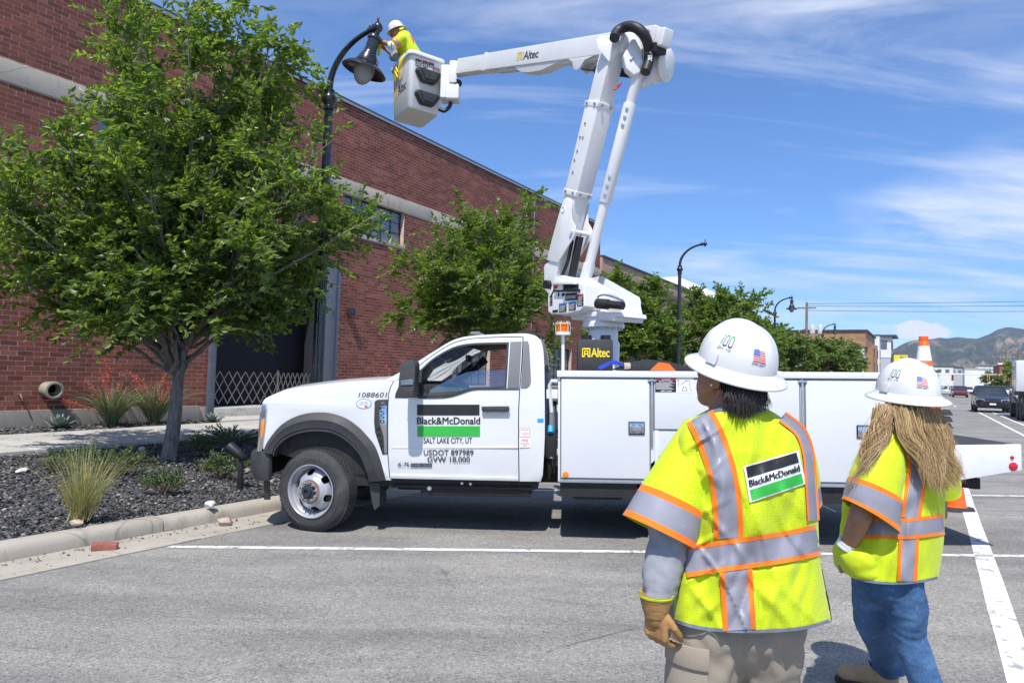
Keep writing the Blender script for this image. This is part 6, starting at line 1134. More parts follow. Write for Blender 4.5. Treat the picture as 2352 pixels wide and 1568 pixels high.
def hat(parent, C, fwd, pitch, roll=0., scale=1., decals=True):
    f = unit(V([fwd[0], fwd[1], 0.])); l = V([-f[1], f[0], 0]); z = V([0, 0, 1.]); R = rotax(l, -pitch); f2, z2 = R @ f, R @ z; R2 = rotax(f2, roll); l2 = R2 @ l; z2 = R2 @ z2
    H = lambda x, y, h: V(C) + scale * (f2 * x + l2 * y + z2 * h)
    def dome(a, e, off=0.):      # azimuth from front (towards left), elevation
        ca, sa, ce, se = math.cos(a), math.sin(a), math.cos(e), math.sin(e); k = 1 + off / .13; rid = 0.
        yy = .108 * ce * sa; 
        if se > .25: rid = .0075 * min(1, (se - .25) * 3) * (math.exp(-(yy / .016) ** 2) + .75 * math.exp(-((abs(yy) - .052) / .013) ** 2))
        return H(.132 * ce * ca * k, .110 * ce * sa * k, .012 + (.140 * se ** .92 + rid) * k)
    n = 72; mb = MB(); mb.rings([[dome(2 * math.pi * k / n, e) for k in range(n)] for e in np.linspace(0, 1.52, 26)] , cap=True); sh = mb.build('hat_shell', 'hat_white', parent, world=True, smooth=50)
    rim = []
    for g, h in ((1.0, .016), (1.05, .008), (1.12, .001), (1.24, -.004), (1.325, -.009), (1.335, -.014), (1.325, -.016), (1.22, -.010), (1.02, -.002), (.95, .0)): rim.append([H(.132 * (1 + (g - 1) * .93) * math.cos(2 * math.pi * k / n), .110 * (1 + (g - 1) * 1.02) * math.sin(2 * math.pi * k / n), h - (.006 * (g - 1) if 1 else 0)) for k in range(n)])
    mb = MB(); mb.rings(rim, cap=False); mb.build('hat_brim', 'hat_white', sh, smooth=60, world=True)
    for s in (1, -1):
        mb = MB(); a0 = s * math.radians(84); rs = []
        for o_ in (.0, .012): rs.append([dome(a0 + da, e_, o_ if e_ > .1 else .012) for da, e_ in ((-.17, .02), (.17, .02), (.15, .26), (-.15, .26))])
        mb.rings(rs); mb.build('accessory_slot', 'hat_white', sh, world=True, bevel=.004 * scale)
    if decals:
        def dm(a0, e0, wa, we, x, y, off=.0012): return dome(a0 + (x - .5) * wa, e0 + (y - .5) * we, off)
        fl = lambda x, y, o_=.0012: dm(math.radians(152), .40, .36, .30, x, y + .03 * math.sin(x * 6.3), o_)
        def fr(nm, mat, x0, x1, y0, y1, o_, par=sh): mb = MB(); mb.grid(lambda u, v: fl(x0 + (x1 - x0) * u, y0 + (y1 - y0) * v, o_), 10, 2); return mb.build(nm, mat, par, world=True, smooth=60)
        fg = fr('flag_decal', 'decal_white', 0, 1, .18, 1, .0012)
        for k in range(7): y0 = .18 + .82 * (2 * k) / 13; fr('flag_stripe', 'decal_red', 0 if k < 4 else .0, 1, y0, y0 + .82 / 13, .0016, fg)
        fr('flag_canton', 'decal_blue', 0, .48, .18 + .82 * 6 / 13, 1, .0022, fg)
        mb = MB(); [mb.add([fl(sx + .012 * math.cos(q), sy + .018 * math.sin(q), .0026) for q in (0, 1.57, 3.14, 4.71)], [(0, 1, 2, 3)]) for sx in np.linspace(.05, .43, 6) for sy in np.linspace(.62, .95, 5)]; mb.build('flag_star', 'decal_white', fg, world=True, smooth=0)
        mb = MB(); fit_text(mb, 'THINK SAFETY', lambda a, b: fl(a, b, .0016), -.06, 1.06, -.08, .1, bold=.012, shear=.1); mb.build('lettering', 'decal_black', sh, world=True, smooth=0)
        lg = lambda x, y, o_=.0014: dm(math.radians(96), .60, .44, .40, x, y, o_)
        def arcs(nm, mat, cx, a0, a1, par): 
            mb = MB(); qs = np.linspace(a0, a1, 12); mb.add([lg(cx + .15 * math.cos(q), .72 + .25 * math.sin(q)) for q in qs] + [lg(cx + .085 * math.cos(q), .72 + .15 * math.sin(q)) for q in qs], [(i, i + 1, 13 + i, 12 + i) for i in range(11)]); return mb.build(nm, mat, par, world=True, smooth=0)
        def q4(nm, mat, x0, x1, y0, y1, par): mb = MB(); mb.add([lg(x0, y0), lg(x1, y0), lg(x1, y1), lg(x0, y1)], [(0, 1, 2, 3)]); return mb.build(nm, mat, par, world=True, smooth=0)
        g1 = q4('anniversary_mark', 'decal_green', .10, .17, .74, .97, sh); arcs('anniversary_mark', 'decal_green', .42, 0, math.pi, sh); arcs('anniversary_mark', 'decal_green', .80, 0, math.pi, sh)
        for k in range(6): yy = .68 - k * .075; [q4('anniversary_dash', 'decal_black', x0, x0 + .065, yy - .035, yy, g1) for x0 in (.10, .27, .505, .65, .885)]
        for cx in (.42, .80): mb = MB(); qs = np.linspace(math.pi, 2 * math.pi, 10); mb.add([lg(cx + .15 * math.cos(q), .3 + .12 * math.sin(q)) for q in qs] + [lg(cx + .085 * math.cos(q), .3 + .05 * math.sin(q)) for q in qs], [(i, i + 1, 11 + i, 10 + i) for i in range(9)]); mb.build('anniversary_dash', 'decal_black', g1, world=True, smooth=0)
        q4('anniversary_rule', 'decal_black', .05, .95, .10, .118, g1); q4('anniversary_rule', 'decal_black', .05, .95, -.06, -.042, g1); mb = MB(); fit_text(mb, 'CENTENNIAL', lg, .06, .46, -.0, .06, bold=.01); mb.build('lettering', 'decal_black', g1, world=True, smooth=0); mb = MB(); fit_text(mb, '1921-2021', lg, .60, .94, -.0, .06, bold=.01); mb.build('lettering', 'decal_black', g1, world=True, smooth=0)
    return sh, H
def head_shapes(C, fwd, pitch=0., s=1.):
    f = unit(V([fwd[0], fwd[1], 0.])); l = V([-f[1], f[0], 0]); z = V([0, 0, 1.]); R = rotax(l, -pitch); f, z = R @ f, R @ z; H = lambda x, y, h: V(C) + s * (f * x + l * y + z * h); B = np.stack([f, l, z], 1)
    E = lambda x, y, h, rx, ry, rz: ellipsoid(H(x, y, h), (rx * s, ry * s, rz * s), 14, B)
    out = [E(-.01, 0, .02, .098, .076, .105), E(.045, 0, -.045, .055, .062, .075), E(.06, 0, -.095, .032, .035, .028), E(.105, 0, -.02, .018, .014, .026), E(.092, 0, -.062, .014, .026, .010), E(.092, 0, -.078, .013, .022, .009), E(.085, .032, .018, .014, .022, .012), E(.085, -.032, .018, .014, .022, .012), E(.03, .058, -.03, .04, .018, .04), E(.03, -.058, -.03, .04, .018, .04)]
    for sd in (1, -1): out += [E(-.012, .078 * sd, -.012, .022, .009, .034), E(-.004, .082 * sd, -.04, .011, .007, .012), E(-.02, .084 * sd, .0, .010, .006, .022)]
    out.append(capsule([H(-.02, 0, -.07), H(-.035, 0, -.16)], (.058 * s, .062 * s))); return out, H
def hand_shapes(W, D, Nrm, T, s=1., curl=.9, left=1):
    """wrist W, finger direction D, palm normal Nrm (palm side), thumb side T"""
    D, Nrm, T = unit(D), unit(Nrm), unit(T); P = lambda a, b, c: V(W) + s * (D * a + T * b + Nrm * c); out = [capsule([P(-.02, 0, 0), P(.03, 0, 0)], (.03 * s, .034 * s))]
    for k in range(4): b = .034 - k * .0225; out.append(capsule([P(.02, b * .8, 0), P(.09, b, 0)], (.0155 * s, .0145 * s), 8))
    for k, L in enumerate((.072, .080, .074, .058)):
        b = .034 - k * .0225; p = P(.09, b, .0); pts = [p]; a = .25
        for seg in (.45, .32, .26): a += curl * (.8 if seg > .4 else 1.); pts.append(pts[-1] + s * L * seg * (D * math.cos(a) + Nrm * math.sin(a)))
        out.append(capsule(pts, [.0115 * s, .011 * s, .010 * s, .009 * s], 8))
    out.append(capsule([P(.015, .03, .01), P(.05, .058, .022), P(.078, .062, .045), P(.098, .055, .058)], (.018 * s, .014 * s, .012 * s, .010 * s), 8)); return out
def fold_fn(seed, amp=.008, sx=55., sy=150.): return lambda x, y: amp * (noise.noise(Vector((x / sx, y / sy, seed))) + .5 * noise.noise(Vector((x / sx * 2.1 + y / 210, y / sy * 1.7, seed + 5))))
def limb(name, mat, pts, ra, parent, rb=None, n=26, folds=0., seed=0., cap=True, fs=16., kind=None):
    """cloth tube along a path with elliptical section and soft cross folds"""
    C = catmull(pts, 8); m = len(C); ra = np.interp(np.linspace(0, 1, m), np.linspace(0, 1, len(ra)), ra); rb = ra if rb is None else np.interp(np.linspace(0, 1, m), np.linspace(0, 1, len(rb)), rb); rs = []
    for i in range(m):
        d = unit(C[min(i + 1, m - 1)] - C[max(i - 1, 0)]); q = unit(V([1., 0, 0]) - d * d[0]); w = np.cross(d, q); row = []
        for k in range(n):
            a = 2 * math.pi * k / n; g = 1 + folds * (noise.noise(Vector((math.cos(a) * 1.3 + seed, math.sin(a) * 1.3, i / m * fs))) + .6 * noise.noise(Vector((math.cos(a) * 2.5 + seed, math.sin(a) * 2.5, i / m * fs * 1.8)))); row.append(C[i] + q * ra[i] * g * math.cos(a) + w * rb[i] * g * math.sin(a))
        rs.append(row)
    if mat is None: return rs
    mb = MB(); mb.rings(rs, cap=cap); return mb.build(name, mat, parent, world=True, smooth=70)
def bands(rs, parent, spec, off=1.012):
    """rings of tape round a sleeve: spec of (t0, t1, name, material)"""
    m = len(rs)
    for t0, t1, nm, mt in spec:
        out = []
        for t_ in np.linspace(t0, t1, 5): i = t_ * (m - 1); i0 = min(m - 2, int(i)); f = i - i0; row = [rs[i0][k] * (1 - f) + rs[i0 + 1][k] * f for k in range(len(rs[0]))]; c = np.mean(row, 0); out.append([c + (p - c) * off for p in row])
        mb = MB(); mb.rings(out, cap=False); mb.build(nm, mt, parent, world=True, smooth=70)
def boot(P, fwd, parent, s=1.):
    f = unit(V([fwd[0], fwd[1], 0.])); l = V([-f[1], f[0], 0]); Q = lambda x, y, h: V(P) + s * (f * x + l * y + V([0, 0, h])); m = organic([capsule([Q(-.07, 0, .06), Q(.06, 0, .06), Q(.15, 0, .05)], (.05 * s, .052 * s, .045 * s)), capsule([Q(-.06, 0, .06), Q(-.06, 0, .20)], (.05 * s, .055 * s)), capsule([Q(0, 0, .08), Q(-.04, 0, .17)], (.045 * s, .05 * s)), ellipsoid(Q(.13, 0, .06), (.075 * s, .055 * s, .05 * s), 12)], 'boot', .009, 3)
    iv = PW(parent).inverted(); m.transform(iv); o = obj_from(m, 'boot', 'boot_tan', parent); mb = MB(); prof = [(-.125, 0), (-.12, .045), (-.04, .05), (.05, .052), (.13, .055), (.2, .03), (.215, 0), (.2, -.03), (.13, -.055), (.05, -.052), (-.04, -.048), (-.12, -.045)]; mb.rings([[Q(x, y, h) for x, y in prof] for h in (0, .032)]); mb.build('sole', 'boot_sole', o, world=True, bevel=.004)
    mb = MB(); [mb.tube([Q(.03 - .03 * k, -.035, .13 + .03 * k), Q(.035 - .03 * k, 0, .145 + .03 * k), Q(.03 - .03 * k, .035, .13 + .03 * k)], .004, 5) for k in range(3)]; mb.build('laces', 'boot_sole', o, world=True); return o
def add_mesh(me, name, mat, parent, **kw): me.transform(PW(parent).inverted()); return obj_from(me, name, mat, parent, **kw)

# ---- worker seen from behind, looking up
Z1 = 2.30
gP = at(1700, 1500, Z1); gz = road_z(gP @ N); p1 = empty('person', (gP[0], gP[1], gz), label='person in yellow safety vest and khaki trousers with gloved hand, seen from behind', cat='person')
hd, HH = head_shapes(at(1676, 862, Z1 + .01), (-.62, .78), math.radians(16), 1.04)
shL, shR = at(1600, 1025, Z1 + .02), at(1805, 1022, Z1 + .05); elb, wri = at(1532, 1280, Z1 - .03), at(1506, 1392, Z1 - .10); elR, wrR = at(1815, 1230, Z1 + .19), at(1745, 1250, Z1 + .36)
foL, foR = V([gP[0] - .13, gP[1] - .0, gz]), V([gP[0] + .10, gP[1] + .08, gz]); hipL, hipR = at(1622, 1420, Z1), at(1755, 1420, Z1)
body = hd + [capsule([at(1685, 905, Z1 + .0), at(1690, 985, Z1)], (.055, .075)), capsule([shL, shR], (.045, .045)), ellipsoid(at(1700, 1120, Z1 + .02), (.15, .09, .25)), ellipsoid(at(1705, 1380, Z1 + .02), (.16, .10, .13)), capsule([shL, elb, wri], (.052, .044, .032)), capsule([shR, elR, wrR], (.052, .044, .032)), capsule([hipL, foL + V([0, 0, .5]), foL + V([0, 0, .12])], (.075, .055, .04)), capsule([hipR, foR + V([0, 0, .5]), foR + V([0, 0, .12])], (.075, .055, .04))]
add_mesh(organic(body, 'body', .0085, 3), 'body', 'skin_brown', p1)
f1 = fold_fn(3.3, .026, 58, 160)
def fold1(x, y): return f1(x, y) + .006 * noise.noise(Vector((x / 24., y / 60. + x / 90., 9.))) + .015 * (1 - abs(noise.noise(Vector((x / 46. + y / 200., y / 230., 2.)))) * 2.2) * min(1, max(0, (y - 1150) / 160)) - .010 * max(0, 1 - abs(noise.noise(Vector((x / 75. - y / 110., y / 300. + x / 260., 6.)))) * 5) - .012 * max(0, 1 - abs(noise.noise(Vector((x / 120. + y / 80., y / 260., 11.)))) * 6) * math.exp(-((x - 1605) / 50.) ** 2) + .010 * math.exp(-((x - 1596 - (y - 1100) * .10) / 10) ** 2) * (1 if y < 1270 else .3) - .006 * math.exp(-((y - 1318 - (x - 1700) * -.12) / 16) ** 2) + .004 * math.sin((y + x * .25) / 16.) * math.exp(-((x - 1610) / 40) ** 2)
vest = Shell([(936, 1640, 1758, .075), (948, 1618, 1780, .095), (962, 1592, 1800, .11), (980, 1570, 1822, .118), (1005, 1556, 1845, .125), (1040, 1552, 1862, .135), (1100, 1562, 1873, .145), (1180, 1572, 1879, .15), (1240, 1570, 1881, .15), (1300, 1562, 1886, .155), (1360, 1551, 1896, .165), (1410, 1545, 1906, .17), (1452, 1546, 1911, .172)], Z1, 2.5, fold1)
ys_ = list(np.linspace(936, 1000, 10)) + list(np.linspace(1010, 1450, 90)); vm = vest.mesh(ys_, 132)
# hem rises towards both sides
hem = lambda x: 1450 - .00105 * (x - 1700) ** 2 * (1.0 if x > 1700 else .95)
iv = []
for p in vm.v: iv.append(p)
vo = vm.build('vest', 'hivis_yellow', p1, world=True, smooth=70)
sh = vest
stripes(sh, vo, [(1606, 955), (1626, 992), (1650, 1055), (1668, 1135), (1674, 1236)], 22, 12); stripes(sh, vo, [(1797, 956), (1838, 990), (1856, 1035), (1862, 1090), (1869, 1195)], 9, 5, .009)
hb = [(1572, 1290), (1640, 1279), (1720, 1268), (1800, 1256), (1880, 1240)]; stripes(sh, vo, [(clampx(sh, x, y), y) for x, y in hb], 25, 11, .0085); stripes(sh, vo, [(1690, 1306), (1694, 1370), (1699, 1446)], 26, 12)
sh.ribbon([(1547, 1424), (1590, 1437), (1640, 1445), (1728, 1449), (1815, 1445), (1865, 1437), (1908, 1424)], -4, 4, .004, 60).build('vest_binding', 'grey_binding', vo, world=True, smooth=60); sh.ribbon([(1620, 948), (1650, 938), (1700, 937), (1750, 940)], -3, 6, .004).build('vest_binding', 'grey_binding', vo, world=True, smooth=60)
def backlogo(sh, parent, TL, TR, BR, BL, cut=1.0):
    TL, TR, BR, BL = map(lambda p: V(p, dtype=float), (TL, TR, BR, BL)); Q = lambda u, v: tuple((BL * (1 - u) + BR * u) * (1 - v) + (TL * (1 - u) + TR * u) * v)
    def R(nm, mt, u0, u1, v0, v1, o): mb = sh.patch(lambda u, v: Q(u0 + (u1 - u0) * u, v0 + (v1 - v0) * v), 28, 10, o + .004); return mb.build(nm, mt, lgp if nm != 'logo_patch' else parent, world=True, smooth=60)
    lgp = None; lgp = R('logo_patch', 'decal_white', 0, 1, 0, 1, .0035); R('logo_bar', 'decal_black', .04, .96, .66, .96, .0055); R('logo_bar', 'decal_green', .04, .96, .04, .33, .0055); mb = MB(); fit_text(mb, 'Black&McDonald', lambda a, b, k=0: sh.pt(*Q(a, b), .0102 + .0003 * k), .05, .95, .41, .59, heavy=.03); mb.build('lettering', 'decal_black', lgp, world=True, smooth=0)
backlogo(sh, vo, (1708, 1070), (1834, 1034), (1852, 1110), (1722, 1154))
# sleeves
sl = limb(None, None, [at(1612, 982, Z1 + .03), at(1582, 1060, Z1 - .0), at(1548, 1140, Z1 - .03), at(1513, 1222, Z1 - .05)], [.062, .088, .108, .124], None, [.07, .09, .10, .105], 36, .025, 2.)
mb = MB(); mb.rings(sl, cap=False); mb.rings([[np.mean(sl[-1], 0) + (p - np.mean(sl[-1], 0)) * .99 for p in sl[-1]], [np.mean(sl[-6], 0) + (p - np.mean(sl[-6], 0)) * .97 for p in sl[-6]]], cap=False); so = mb.build('sleeve', 'hivis_yellow', vo, world=True, smooth=70)
bands(sl, so, [(.70, .755, 'orange_edging', 'hivis_orange'), (.755, .945, 'reflective_stripe', 'reflective_tape'), (.945, 1., 'orange_edging', 'hivis_orange')])
sr = limb(None, None, [at(1800, 985, Z1 + .05), at(1822, 1060, Z1 + .10), at(1826, 1150, Z1 + .15)], [.05, .075, .085], None, [.06, .09, .09], 30, .03, 7.); mb = MB(); mb.rings(sr, cap=False); so2 = mb.build('sleeve', 'hivis_yellow', vo, world=True, smooth=70); bands(sr, so2, [(.75, .95, 'reflective_stripe', 'reflective_tape'), (.95, 1, 'orange_edging', 'hivis_orange')])
limb('shirt_sleeve', 'grey_jersey', [at(1552, 1150, Z1 - .04), at(1534, 1250, Z1 - .04), at(1519, 1330, Z1 - .07), at(1508, 1388, Z1 - .10)], [.075, .066, .060, .040], p1, None, 40, .13, 4., fs=11)
limb('shirt_sleeve', 'grey_jersey', [at(1824, 1110, Z1 + .14), at(1815, 1220, Z1 + .20), at(1780, 1245, Z1 + .28), at(1745, 1250, Z1 + .36)], [.07, .062, .055, .042], p1, None, 24, .06, 9.)
# glove
wr = at(1506, 1392, Z1 - .10); gl = hand_shapes(wr + V([0, 0, -.01]), V([.05, .0, -1.]), V([.75, .65, 0]), V([.65, -.55, -.1]), .88, .55); add_mesh(organic(gl, 'glove', .0045, 2), 'glove', 'leather_glove', p1)
gc = limb('glove_cuff', 'leather_glove', [wr + V([0, 0, .035]), wr + V([0, 0, .0]), wr + V([0, 0, -.03])], [.052, .043, .034], p1, [.050, .041, .033], 24, .04, 3.); limb('cuff_binding', 'hivis_plain', [wr + V([0, 0, .040]), wr + V([0, 0, .030])], [.0545, .0535], p1, [.0525, .0515], 24, .04, 3., cap=False)
# trousers: seat, two legs, cargo pocket
tr = []
def crumple(me, amp, sc_, seed=0., zs=1.):
    me.update(); nn = [v.normal.copy() for v in me.vertices]
    for v, n_ in zip(me.vertices, nn):
        c_ = v.co; a_ = noise.noise(Vector((c_.x * sc_, c_.y * sc_, c_.z * sc_ * zs + seed))); b_ = noise.noise(Vector((c_.x * sc_ * 2.3 + c_.z * sc_, c_.y * sc_ * 2.3, c_.z * sc_ * 2.1 * zs + seed))); v.co += n_ * amp * ((1 - abs(a_) * 2) * .7 + b_ * .6)
    return me
leg_ = lambda hp, fo, r0, r1, r2: capsule([hp + V([0, 0, .02]), hp * .55 + (fo + V([0, 0, .5])) * .45, fo + V([0, 0, .48]), fo + V([0, 0, .26]), fo + V([0, 0, .07])], (r0, r0 * .96, r1, r2, r2 * 1.05), 20)
tm = organic([leg_(hipL, foL, .122, .108, .092), leg_(hipR, foR, .122, .108, .092), ellipsoid(at(1688, 1420, Z1 + .01), (.185, .125, .16)), ellipsoid(at(1632, 1440, Z1 - .03), (.10, .10, .10)), ellipsoid(at(1742, 1440, Z1 - .02), (.10, .10, .10))], 'trousers', .010, 6); add_mesh(crumple(tm, .013, 11., 3., .8), 'trousers', 'khaki', p1)
def legpt(ph, z, r): t_ = (hipL[2] - z) / (hipL[2] - foL[2]); c_ = hipL + (foL - hipL) * t_; return V([c_[0] + r * math.cos(ph), c_[1] + r * math.sin(ph), z])
zt_ = at(1590, 1492, Z1 - .1)[2]
for nm_, z1_, z0_, r_ in (('cargo_pocket', zt_ - .02, zt_ - .20, .128), ('pocket_flap', zt_ + .012, zt_ - .052, .136)):
    mb = MB(); rs_ = []
    for ph in np.linspace(-2.95, -1.75, 14): rs_.append([legpt(ph, z1_, r_ - .03), legpt(ph, z1_, r_), legpt(ph, (z0_ + z1_) / 2, r_ + .004), legpt(ph, z0_, r_ + .003), legpt(ph, z0_, r_ - .03)])
    mb.rings(rs_, closed=True); mb.build(nm_, 'khaki', p1, world=True, bevel=.003)
boot(foL, (-.2, 1), p1); boot(foR, (.1, 1), p1)
# hair: short dark strands below the hat
mb = MB(); 
for i in range(520):
    a = random.random(); x0_ = 1655 + 100 * a; y0_ = 885 + random.uniform(-12, 14) ; dz = -.085 - .03 * math.sin(math.pi * a); P0 = at(x0_, y0_, Z1 + dz + random.uniform(-.01, .02)); x1_ = x0_ + random.gauss(6, 9); y1_ = 938 + 16 * math.sin(math.pi * min(1, a * 1.1)) + random.gauss(0, 7) - (18 if a < .2 else 0)
    P2 = at(x1_, y1_, Z1 + dz - .012 + random.uniform(-.015, .01)); pts = bez(P0, (P0 + P2) / 2 + V([0, -.016, .0]), P2, 6); s_ = V([1., 0, 0]); vs = []
    for k, p in enumerate(pts): q = .0035 * (1 - k / 5 * .8); vs += [p - s_ * q / 2, p + s_ * q / 2]
    mb.add(vs, [(2 * k, 2 * k + 1, 2 * k + 3, 2 * k + 2) for k in range(5)])
hr = mb.build('hair', 'hair_dark', p1, world=True, smooth=0); cp = organic([ellipsoid(at(1702, 868, Z1 + .01), (.088, .10, .10)), ellipsoid(at(1706, 900, Z1 - .02), (.068, .07, .055))], 'hair_mass', .008, 3); add_mesh(cp, 'hair_mass', 'hair_dark', hr)
er = HH(.0, .088, -.05); mb = MB(); mb.add(*[(e.v, e.f) for e in [ellipsoid(at(1634, 884, Z1 - .085), (.0045, .0045, .0045), 8)]][0]); mb.build('earring', 'chrome', p1, world=True)
h1, _H = hat(p1, at(1690, 843, Z1), (-.60, .80), math.radians(19), math.radians(-6), 1.02)

# ---- second worker with long fair hair, hand in the vest pocket
Z2 = 3.10; gP2 = at(2065, 1480, Z2); gz2 = road_z(gP2 @ N); p2 = empty('person', (gP2[0], gP2[1], gz2), label='person in yellow safety vest and blue jeans with long fair hair, hand in pocket', cat='person')
bt = at(2012, 1540, 3.56); fL = V([bt[0], bt[1], gz2]); kR = at(2085, 1460, Z2 - .02); fR = V([at(2100, 1600, Z2)[0] + .02, Z2 - .05, gz2])
hd2, HH2 = head_shapes(at(2078, 950, Z2), (-.45, .89), math.radians(8), .96)
sL2, sR2 = at(2012, 1035, Z2 - .06), at(2145, 1040, Z2 + .07); eL2 = at(1975, 1190, Z2 - .13); wL2 = at(1946, 1262, Z2 - .03)
hipl2, hipr2 = at(2010, 1330, Z2 + .04), at(2062, 1335, Z2 - .03); knl = at(2000, 1425, 3.26)
body = hd2 + [capsule([at(2080, 975, Z2), at(2082, 1040, Z2)], (.05, .065)), capsule([sL2, sR2], (.05, .05)), ellipsoid(at(2072, 1130, Z2 + .01), (.12, .085, .19)), ellipsoid(at(2050, 1300, Z2 + .01), (.13, .09, .12)), capsule([sL2, eL2, wL2], (.050, .047, .036)), capsule([sR2, at(2155, 1180, Z2 + .14), at(2080, 1230, Z2 + .28)], (.048, .04, .03)), capsule([hipl2, knl, fL + V([.048, -.028, .14])], (.07, .05, .035)), capsule([hipr2, kR, fR + V([.03, -.045, .12])], (.08, .055, .035))]
body += hand_shapes(wL2 + V([0, .01, -.01]), V([-.15, .35, -.9]), V([.6, .5, 0]), V([.3, .8, 0]), .8, .3); add_mesh(organic(body, 'body', .0085, 3), 'body', 'skin_tan', p2)
f2 = fold_fn(8.1, .022, 48, 110)
def fold2(x, y): return f2(x, y) + .005 * noise.noise(Vector((x / 18., y / 45. + x / 60., 3.))) + .007 * math.sin((y - 1090 + (x - 2090) * .75) / 11.) * math.exp(-((x - 2085) / 40) ** 2 - ((y - 1130) / 70) ** 2)
v2 = Shell([(985, 2040, 2105, .06), (998, 2014, 2128, .085), (1015, 1994, 2148, .10), (1040, 1984, 2164, .115), (1100, 1980, 2173, .13), (1180, 1972, 2171, .135), (1250, 1962, 2168, .14), (1300, 1955, 2162, .145), (1340, 1958, 2156, .145)], Z2, 2.4, fold2)
vm2 = v2.mesh(list(np.linspace(985, 1030, 8)) + list(np.linspace(1040, 1338, 70)), 110); vo2 = vm2.build('vest', 'hivis_yellow', p2, world=True, smooth=70)
stripes(v2, vo2, [(2066, 994), (2092, 1020), (2108, 1060), (2103, 1115), (2092, 1190)], 15, 8); stripes(v2, vo2, [(clampx(v2, x, y), y) for x, y in ((1975, 1212), (2030, 1212), (2090, 1213), (2168, 1204))], 16, 8, .0085); stripes(v2, vo2, [(2088, 1236), (2086, 1285), (2083, 1334)], 15, 8)
v2.ribbon([(1960, 1326), (2000, 1335), (2057, 1339), (2110, 1335), (2154, 1326)], -3, 3, .004, 40).build('vest_binding', 'grey_binding', vo2, world=True, smooth=60); backlogo(v2, vo2, (2141, 1042), (2172, 1040), (2171, 1102), (2139, 1110))
s2 = limb(None, None, [at(2040, 1000, Z2 - .05), at(2022, 1065, Z2 - .10), at(2008, 1125, Z2 - .13), at(1999, 1185, Z2 - .14)], [.065, .098, .108, .112], None, [.065, .085, .09, .09], 34, .03, 5.)
# tilt the sleeve opening like the drooping cuff
for i in range(len(s2)):
    t_ = i / (len(s2) - 1); s2[i] = [p + V([0, 0, -.42 * t_ * t_ * (p[0] - np.mean(s2[i], 0)[0])]) for p in s2[i]]
mb = MB(); mb.rings(s2, cap=False); so = mb.build('sleeve', 'hivis_yellow', vo2, world=True, smooth=70); bands(s2, so, off=1.025, spec= [(.66, .71, 'orange_edging', 'hivis_orange'), (.71, .94, 'reflective_stripe', 'reflective_tape'), (.94, 1., 'orange_edging', 'hivis_orange')])
sr = limb(None, None, [at(2138, 1008, Z2 + .04), at(2158, 1070, Z2 + .09), at(2162, 1130, Z2 + .13)], [.06, .075, .08], None, [.06, .08, .08], 28, .03, 11.); mb = MB(); mb.rings(sr, cap=False); mb.build('sleeve', 'hivis_yellow', vo2, world=True, smooth=70)
# front pocket bulging over the hand
pkm = crumple(organic([ellipsoid(at(1975, 1282, Z2 - .035), (.085, .10, .085)), ellipsoid(at(1950, 1272, Z2 - .01), (.058, .09, .07)), ellipsoid(at(1948, 1285, Z2 + .03), (.055, .08, .06)), ellipsoid(at(1990, 1306, Z2 - .05), (.085, .085, .05)), capsule([at(1962, 1120, Z2 + .02), at(1960, 1200, Z2 + .03), at(1958, 1260, Z2 + .02)], (.035, .05, .06))], 'vest_pocket', .008, 8), .006, 11., 2.); add_mesh(pkm, 'vest_pocket', 'hivis_plain', vo2)
limb('shirt_cuff', 'decal_white', [at(1952, 1244, Z2 - .045), at(1946, 1256, Z2 - .035)], [.047, .047], p2, None, 20, .03, 2.)
# jeans
AL = fL + V([.048, -.028, 0]); AR = fR + V([.03, -.045, 0])
jm = organic([capsule([hipr2 + V([0, 0, .03]), (hipr2 + kR) / 2 + V([.01, -.01, 0]), kR, kR * .6 + (AR + V([0, 0, .12])) * .4, kR * .25 + (AR + V([0, 0, .12])) * .75, AR + V([0, 0, .09])], (.094, .086, .072, .066, .062, .062), 20), capsule([hipl2 + V([0, 0, .03]), (hipl2 + knl) / 2, knl, knl * .5 + (AL + V([0, 0, .14])) * .5, AL + V([0, 0, .12])], (.095, .086, .072, .066, .066), 20), ellipsoid(at(2038, 1325, Z2), (.135, .12, .13))], 'jeans', .009, 5); add_mesh(crumple(jm, .0035, 12., 1., 2.2), 'jeans', 'denim', p2)
limb('jeans_cuff', 'denim', [AL + V([0, 0, .17]), AL + V([0, 0, .10])], [.077, .079], p2, [.080, .082], 30, .03, 3.)
boot(fL, (-.82, .30), p2, .88); boot(fR, (-.55, .8), p2, .88)
